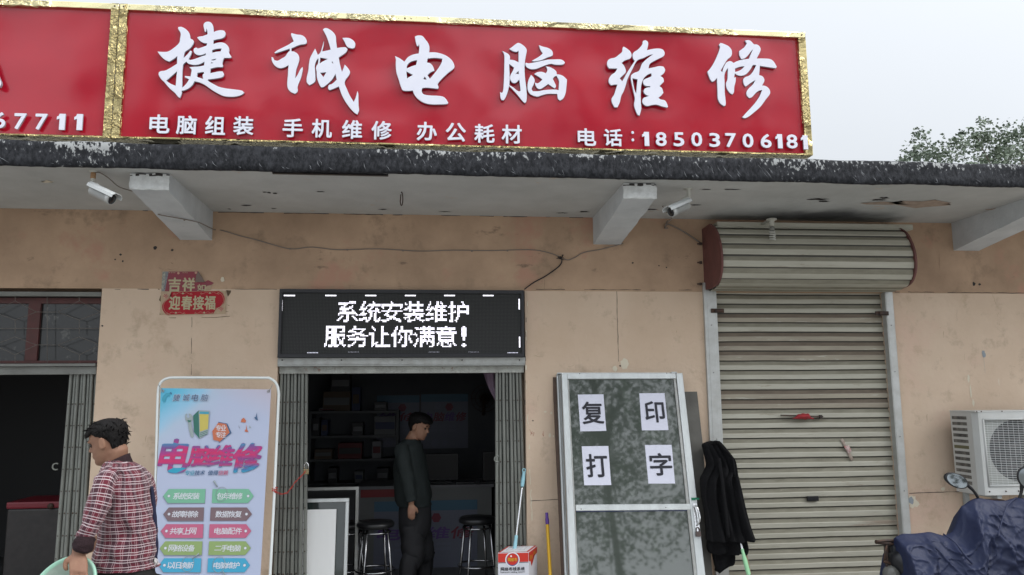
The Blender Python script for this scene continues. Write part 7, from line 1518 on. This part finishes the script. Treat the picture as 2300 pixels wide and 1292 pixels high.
# --- the man in the plaid shirt, seen from behind, looking left, a basin in his hand
YM = 3.9; mp_ = lambda x, y, d=0.0: P(100+x/3.473, 920+y/3.473, YM+d)
F1 = Vector((-0.95, 0.10, -0.24)); hd = Head(mp_(455, 432, -0.0), F1, (-0.2, 0.02, 1), 0.204)
chin = hd.pt(0.075, 0, 0.02); hd.o += mp_(415, 440) - chin; hd.o.y = YM
bm = new(); hd.build(bm)
neck0 = hd.pt(-0.032, 0, 0.26); nb = mp_(555, 452, 0.02)
tube(bm, [hd.pt(-0.02, 0, 0.38), neck0, (neck0+nb)/2, nb, nb+Vector((0.005, 0, -0.08))], [0.050, 0.052, 0.053, 0.058, 0.062], 20)
dn_ = [(1040, 252, 298, 0.6), (1060, 246, 304, 0.75), (1104, 244, 314, 0.8), (1150, 244, 322, 0.8), (1208, 240, 328, 0.75), (1262, 234, 330, 0.75)]
garment(bm, dn_, YM, 0.10, amp=0)
hipz = P(280, 1275, YM).z
wr = mp_(276, 1105, -0.20); sh_ = mp_(490, 600, -0.12); el = mp_(398, 840, -0.19)
tube(bm, run([sh_, (sh_+el)/2, el, (el+wr)/2, wr]), [0.028]*4+[0.028]*4+[0.026]*4+[0.024]*4+[0.026], 14)
hand(bm, wr + (mp_(258, 1130, -0.21)-wr)*0.6, mp_(262, 1230, -0.24)-mp_(262, 1110, -0.20), (0.1, -1, 0.15), (-1, -0.1, 0.1), 0.172, curl=0.35)
sh2 = mp_(740, 500, 0.14); tube(bm, run([sh2, mp_(780, 700, 0.17), mp_(735, 850, 0.2), sh2+Vector((-0.16, 0.16, -0.33))]), [0.03]*4+[0.03]*4+[0.03]*4+[0.028], 12)
hand(bm, sh2+Vector((-0.17, 0.165, -0.335)), (-1, 0.1, -0.2), (0, 1, 0.2), (0, 0, 1), 0.172, 0.7)
ft = [Vector((P(240, 1275, YM).x, YM-0.06, 0)), Vector((P(315, 1275, YM).x, YM+0.08, 0))]
hips = [P(256, 1300, YM-0.03), P(308, 1300, YM+0.03)]
for h_, f_ in zip(hips, ft):
    tube(bm, run([h_+Vector((0, 0, 0.05)), (h_*0.55+(f_+Vector((-0.05, 0, 0.45)))*0.45), f_+Vector((-0.04, 0, 0.46)), f_+Vector((0, 0, 0.28)), f_+Vector((0, 0, 0.07))]), [0.065]*4+[0.06]*4+[0.05]*4+[0.046]*4+[0.038], 14)
    tube(bm, run([f_+Vector((0.05, 0, 0.045)), f_+Vector((-0.05, 0.01, 0.04)), f_+Vector((-0.16, 0.03, 0.03)), f_+Vector((-0.19, 0.035, 0.025))]), [0.035]*5+[0.04]*4+[0.03]*3+[0.02], 10)
bm = remesh(bm, 0.0046, 3)
man = finish('person', bm, m_skin, smooth=True, org=(ft[0].x, YM, 0))
tagp(man, 'man in a red and white plaid shirt carrying a pale green basin', 'person')
def low1(th):
    c = math.cos(th)
    if c > 0.55: return 0.71
    if c > 0.0: return 0.60 + 0.14*(c/0.55)
    if c > -0.35: return 0.60 - 0.10*(-c/0.35)
    return 0.50 - 0.30*min(1, (-c-0.35)/0.35)
hd.hair(low1, 0.010, man, 3, fringe=0.020, spikes=170, ht=0.005); hd.face(man)
m_pl = plaid(); m_knit = mat('dark_knit', (0.022, 0.009, 0.012), 0.9, bump=0.5, bscale=120)
bm = new()
garment(bm, [(1033, 246, 284, 0.50), (1038, 238, 298, 0.62), (1048, 231, 314, 0.80), (1066, 226, 330, 0.95), (1104, 226, 336, 1.06), (1150, 226, 343, 1.05), (1190, 224, 347, 1.0), (1215, 220, 349, 0.98), (1245, 211, 350, 1.0), (1266, 206, 350, 1.04), (1274, 204, 349, 1.04)], YM, 0.125, seed=2, amp=0.015)
limb(bm, [mp_(575, 462, -0.02), mp_(505, 520, -0.09), mp_(462, 610, -0.14), mp_(424, 740, -0.17), mp_(378, 870, -0.19), mp_(332, 965, -0.2), mp_(315, 1012, -0.2)], [0.035, 0.046, 0.049, 0.046, 0.041, 0.037, 0.034], seed=1, amp=0.008)
limb(bm, [mp_(640, 480, 0.05), mp_(745, 545, 0.12), mp_(785, 700, 0.16), mp_(740, 860, 0.2), mp_(600, 940, 0.26)], [0.03, 0.052, 0.054, 0.050, 0.045], seed=6)
for v in bm.verts:                                      # hem dips and the tail
    pass
finish('plaid_shirt', bm, m_pl, man)
bm = new(); limb(bm, [mp_(318, 995, -0.2), mp_(308, 1040, -0.205), mp_(292, 1085, -0.205), mp_(284, 1106, -0.205)], [0.038, 0.042, 0.040, 0.030], seed=4); finish('cuff', bm, m_knit, man)
bm = new(); nn_ = 26; base = mp_(562, 412, 0.0); rings = []
for (dx, dz_, rx_, ry_) in ((0.0, -0.035, 0.078, 0.072), (-0.002, -0.012, 0.069, 0.065), (-0.004, 0.008, 0.062, 0.060), (-0.004, 0.020, 0.060, 0.058), (-0.004, 0.016, 0.055, 0.054), (-0.004, -0.01, 0.058, 0.056)):
    rings.append([base + Vector((dx + rx_*math.cos(t), ry_*math.sin(t), dz_ + 0.035*math.cos(t)*0.9 - 0.01)) for t in [2*math.pi*k/nn_ for k in range(nn_)]])
loft(bm, rings); finish('collar', bm, m_knit, man)
bm = new(); limb(bm, [mp_(835, 600, 0.02), mp_(850, 800, 0.02), mp_(862, 1000, 0.02), mp_(868, 1165, 0.02)], [0.006, 0.012, 0.012, 0.010], seg=10); finish('side_strap', bm, mat('navy_strap', (0.01, 0.012, 0.04), 0.8), man)
bm = new(); rnd = random.Random(3)
for k in range(26):
    p = mp_(862+rnd.uniform(-8, 8), 1160+rnd.uniform(-5, 20), -0.0); tube(bm, run([p, p+Vector((rnd.uniform(-.004, .012), rnd.uniform(-.02, .01), -0.012)), p+Vector((rnd.uniform(-.01, .016), rnd.uniform(-.02, .01), -0.03))], 2), 0.0011, 4)
finish('tassel', bm, mat('tassel_white', (0.6, 0.58, 0.58), 0.7), man)
m_trou = mat('black_trousers', (0.013, 0.012, 0.012), 0.8, bump=0.3, bscale=40)
bm = new(); garment(bm, [(1255, 216, 343, 0.92), (1262, 212, 346, 0.95), (1285, 208, 347, 1.0), (1330, 208, 348, 1.0), (1360, 212, 346, 0.9)], YM, 0.122, seed=3, amp=0.008)
for h_, f_ in zip(hips, ft): limb(bm, [h_+Vector((0, 0, 0.0)), h_*0.55+(f_+Vector((-0.05, 0, 0.45)))*0.45, f_+Vector((-0.04, 0, 0.46)), f_+Vector((0, 0, 0.25)), f_+Vector((0.01, 0, 0.05))], [0.11, 0.092, 0.075, 0.068, 0.066], amp=0.012, seed=f_.x)
finish('trousers', bm, m_trou, man)
for f_ in ft:
    bm = new(); loft(bm, [ering(f_+Vector((x, 0.18*(-x), z)), (0, w_, 0), (0, 0, h), 16, 2.6) for x, z, w_, h in ((0.075, 0.05, 0.015, 0.02), (0.07, 0.05, 0.035, 0.045), (0.0, 0.055, 0.042, 0.054), (-0.09, 0.042, 0.048, 0.041), (-0.17, 0.032, 0.044, 0.031), (-0.205, 0.024, 0.02, 0.018))]); finish('shoe', bm, m_blackmatte, man)
# basin held upright by its rim
rc_ = mp_(140, 1395, -0.24); axb = Vector((-0.20, -0.80, 0.56)).normalized(); Rb = (mp_(140, 1135, -0.24)-rc_).length*1.04
bm = new(); pr_ = [(0, -0.10), (Rb*0.60, -0.10), (Rb*0.66, -0.095), (Rb*0.90, -0.012), (Rb*0.94, -0.004), (Rb*1.0, -0.002), (Rb*1.012, -0.006), (Rb*1.008, 0.002), (Rb*0.98, 0.006), (Rb*0.93, 0.004), (Rb*0.885, -0.004), (Rb*0.66, -0.085), (Rb*0.60, -0.092), (0, -0.092)]
lathe(bm, rc_, axb, pr_, 64, mis=[0]*8+[0, 0, 1, 1, 1, 1])
tagp(finish('basin', bm, [mat('basin_green', (0.30, 0.55, 0.42), 0.35, var=(0.36, 0.58, 0.47), vscale=6), mat('basin_inner', (0.34, 0.42, 0.37), 0.3, var=(0.42, 0.50, 0.44), vscale=18, spots=((0.25, 0.3, 0.26), 60, 0.66, 0.05))]), 'pale green plastic basin held by its rim at the lower left', 'basin')

# --- the man inside the shop
YI = 7.15; ip = lambda x, y, d=0.0: P(680+x/2.737, 820+y/2.737, YI+d)
h2 = Head(ip(735, 455), (0.86, -0.42, -0.28), (0.18, -0.05, 1), 0.225); h2.o += ip(738, 462) - h2.pt(0.07, 0, 0.02); h2.o.y = YI
bm = new(); h2.build(bm); tube(bm, [h2.pt(-0.02, 0, 0.3), ip(672, 455, 0.0), ip(655, 520, 0.0)], [0.052, 0.056, 0.08], 16)
garment(bm, [(985, 915, 935, 0.7), (1003, 903, 943, 0.75), (1057, 902, 944, 0.8), (1098, 902, 952, 0.8), (1150, 908, 956, 0.8), (1180, 910, 956, 0.8)], YI, 0.11, amp=0)
s1, e1_, w1_ = ip(618, 575, -0.13), ip(642, 690, -0.17), ip(668, 850, -0.20)
tube(bm, run([s1, (s1+e1_)/2, e1_, (e1_+w1_)/2, w1_]), [0.036]*4+[0.034]*4+[0.032]*4+[0.028]*4+[0.026], 12)
hand(bm, w1_+Vector((0, 0, -0.01)), (0.02, -0.15, -1), (0.1, -1, 0.1), (1, 0, 0), 0.155, curl=0.45)
f2 = [Vector((ip(640, 1292).x, YI-0.12, 0.03)), Vector((ip(740, 1292).x, YI+0.12, 0.03))]; hp2 = [ip(670, 1000, -0.05), ip(710, 1000, 0.06)]
for h_, f_ in zip(hp2, f2):
    tube(bm, run([h_, (h_*0.5+f_*0.5)+Vector((0.05, 0, 0.02)), f_+Vector((0.02, 0, 0.28)), f_+Vector((0, 0, 0.07))]), [0.06]*4+[0.050]*4+[0.045]*4+[0.036], 12)
    tube(bm, run([f_+Vector((-0.05, 0, 0.045)), f_+Vector((0.06, 0, 0.04)), f_+Vector((0.18, -0.03, 0.025))]), [0.035]*4+[0.04]*4+[0.02], 10)
bm = remesh(bm, 0.008, 3); man2 = finish('person', bm, m_skin, smooth=True, org=(f2[0].x, YI, 0.03))
tagp(man2, 'man in dark clothes standing in the dim shop, facing right with his arm hanging', 'person')
h2.hair(low1, 0.022, man2, 8, fringe=0.012, spikes=60, ht=0.008); h2.face(man2)
m_dk = mat('dark_jacket', (0.010, 0.015, 0.015), 0.85, bump=0.3, bscale=30)
bm = new(); garment(bm, [(986, 908, 936, 0.7), (998, 894, 948, 0.9), (1020, 888, 953, 1.05), (1057, 885, 960, 1.1), (1098, 884, 968, 1.12), (1122, 888, 969, 1.12), (1136, 892, 968, 1.1)], YI, 0.13, seed=7, amp=0.012)
limb(bm, [ip(610, 500, -0.1), ip(615, 560, -0.14), ip(640, 680, -0.17), ip(658, 790, -0.19), ip(668, 842, -0.20)], [0.06, 0.068, 0.062, 0.056, 0.05], seed=9, amp=0.008)
limb(bm, [ip(700, 520, 0.12), ip(720, 600, 0.16), ip(735, 720, 0.18), ip(745, 800, 0.1)], [0.06, 0.062, 0.056, 0.045], seed=2)
finish('jacket', bm, m_dk, man2)
bm = new(); garment(bm, [(1128, 896, 968, 1), (1167, 895, 970, 1.02), (1200, 898, 962, 0.95), (1222, 902, 954, 0.8)], YI, 0.125, seed=5, amp=0.01)
for h_, f_ in zip(hp2, f2): limb(bm, [h_+Vector((0, 0, 0.02)), h_*0.75+f_*0.25+Vector((0.02, 0, 0)), h_*0.5+f_*0.5+Vector((0.04, 0, 0.02)), f_+Vector((0.02, 0, 0.28)), f_+Vector((0, 0, 0.05))], [0.09, 0.10, 0.086, 0.072, 0.07], amp=0.012, seed=f_.x)
finish('trousers', bm, mat('charcoal_trousers', (0.012, 0.012, 0.014), 0.85), man2)
for f_ in f2:
    bm = new(); loft(bm, [ering(f_+Vector((-x, 0.1*x, z)), (0, w_, 0), (0, 0, h), 14, 2.6) for x, z, w_, h in ((0.075, 0.05, 0.015, 0.02), (0.07, 0.05, 0.035, 0.045), (0.0, 0.055, 0.042, 0.054), (-0.09, 0.042, 0.048, 0.041), (-0.18, 0.03, 0.04, 0.029))]); finish('shoe', bm, m_blackmatte, man2)

# ------------------------------------------------------------------ trees
def leafmat(nm, c1, c2): return mat(nm, c1, 0.55, var=c2, vscale=1.5, lo=0.35, hi=0.65)
def tree(label, base, clusters, leaf, nleaf, rc0, seed, cat='tree', mats=None, grp=None, trunk_r=0.16, limbs=14):
    rnd = random.Random(seed); b = Vector(base); o = empty('tree', b, label, cat, grp); bm = new()
    top = max(c.z for c in clusters); cx = sum(c.x for c in clusters)/len(clusters); cy = sum(c.y for c in clusters)/len(clusters)
    t1_ = Vector((cx*0.5+b.x*0.5, cy*0.5+b.y*0.5, b.z+(top-b.z)*0.45)); t2_ = Vector((cx, cy, b.z+(top-b.z)*0.85))
    tube(bm, run([b-Vector((0, 0, 0.1)), b+Vector((0.05, 0, 1.0)), t1_, t2_], 4), [trunk_r*(1-k/13*0.85) for k in range(13)], 10)
    for k in range(limbs):
        c = rnd.choice(clusters); s = (b+Vector((0.05, 0, 1)))*(0.2)+t1_*0.8 if rnd.random() < 0.4 else t1_*rnd.uniform(0.2, 0.9)+t2_*0.0
        s = t1_.lerp(t2_, rnd.uniform(0, 0.8)); m = (s+c)/2+Vector((0, 0, -0.15)); tube(bm, run([s, m, c], 3), [trunk_r*0.4, trunk_r*0.35, trunk_r*0.3, trunk_r*0.22, trunk_r*0.16, trunk_r*0.1, trunk_r*0.05], 6)
    finish('trunk', bm, mat('bark', (0.13, 0.11, 0.09), 0.9, var=(0.08, 0.07, 0.06), vscale=20), o)
    bm = new()
    for c in clusters:
        rr = rc0*rnd.uniform(0.5, 1.3); nl = int(nleaf*rnd.uniform(0.5, 1.3)); mi = 0 if rnd.random() < 0.6 else 1
        for _ in range(nl):
            d = Vector((rnd.gauss(0, 1), rnd.gauss(0, 1), rnd.gauss(0, 0.8)))*rr*0.5; p = c+d; s = leaf*rnd.uniform(0.6, 1.25)
            a = Vector((rnd.gauss(0, 1), rnd.gauss(0, 1), rnd.gauss(0, 0.7))).normalized(); e = a.cross(Vector((rnd.gauss(0, 1), rnd.gauss(0, 1), rnd.gauss(0, 1)))).normalized()
            f = bm.faces.new([bm.verts.new(q_) for q_ in (p-a*s*0.5, p+e*s*0.34-a*s*0.08, p+a*s*0.55, p-e*s*0.34-a*s*0.08)]); f.material_index = mi
    finish('crown', bm, mats or [leafmat('leaf_green', (0.045, 0.075, 0.03), (0.075, 0.11, 0.045)), leafmat('leaf_deep', (0.03, 0.055, 0.025), (0.05, 0.08, 0.035))], o, recalc=False)
    return o
rnd = random.Random(12); YT = 20.0
env_ = [(2015, 362), (2030, 352), (2042, 342), (2062, 298), (2068, 296), (2078, 320), (2098, 334), (2112, 345), (2121, 320), (2130, 326), (2148, 345), (2152, 310), (2160, 293), (2172, 312), (2184, 297), (2192, 300), (2200, 268), (2214, 272), (2224, 288), (2240, 300), (2256, 296), (2262, 278), (2276, 296), (2288, 298), (2298, 278), (2330, 272), (2400, 262), (2480, 280), (2560, 330), (2600, 372)]
def envy(x):
    for a, b in zip(env_, env_[1:]):
        if a[0] <= x <= b[0]: return a[1]+(b[1]-a[1])*(x-a[0])/(b[0]-a[0])
    return 372
cl = []
for x, y in env_[1:-1]: cl.append(P(x, y+5, YT+rnd.uniform(-0.5, 0.5)))
for k in range(470):
    x = rnd.uniform(2020, 2590); y0_ = envy(x)+8; y = y0_ + (520-y0_)*rnd.random()**1.0
    if rnd.random() < 0.25 and y < y0_+25: continue
    cl.append(P(x, y, YT+rnd.gauss(0, 0.8)))
tree('leafy grey-green tree rising behind the roof edge at the far right', (P(2400, 500, YT).x, YT, 0), cl, 0.105, 50, 0.24, 5, mats=[leafmat('leaf_greygreen', (0.12, 0.155, 0.105), (0.17, 0.205, 0.15)), leafmat('leaf_greygreen_dark', (0.085, 0.115, 0.08), (0.13, 0.16, 0.115))])
# street trees on the viewer's side of the road: seen only as reflections in the glass, the sign and the mirrors
for k, (x, y, h_, rw) in enumerate(((-6.0, -7.5, 12.0, 3.0), (-0.6, -8.6, 10.6, 2.9), (4.6, -7.4, 12.6, 3.1), (10.0, -8.6, 11.5, 3.0))):
    rnd = random.Random(40+k); cl = []
    for _ in range(230):
        d = Vector((rnd.gauss(0, 1), rnd.gauss(0, 1), rnd.gauss(0, 1))).normalized()*rnd.random()**0.5; cl.append(Vector((x+d.x*rw, y+d.y*rw*0.8, h_*0.60+d.z*h_*0.38)))
    tree(['street tree facing the left shop', 'street tree facing the doorway', 'street tree facing the roller shutter', 'street tree at the far right of the street'][k] + ', behind the photographer', (x, y, 0), cl, 0.125, 62, 0.8, 60+k, grp=None, trunk_r=0.15, limbs=12)
bpy.data.objects.remove(_to)
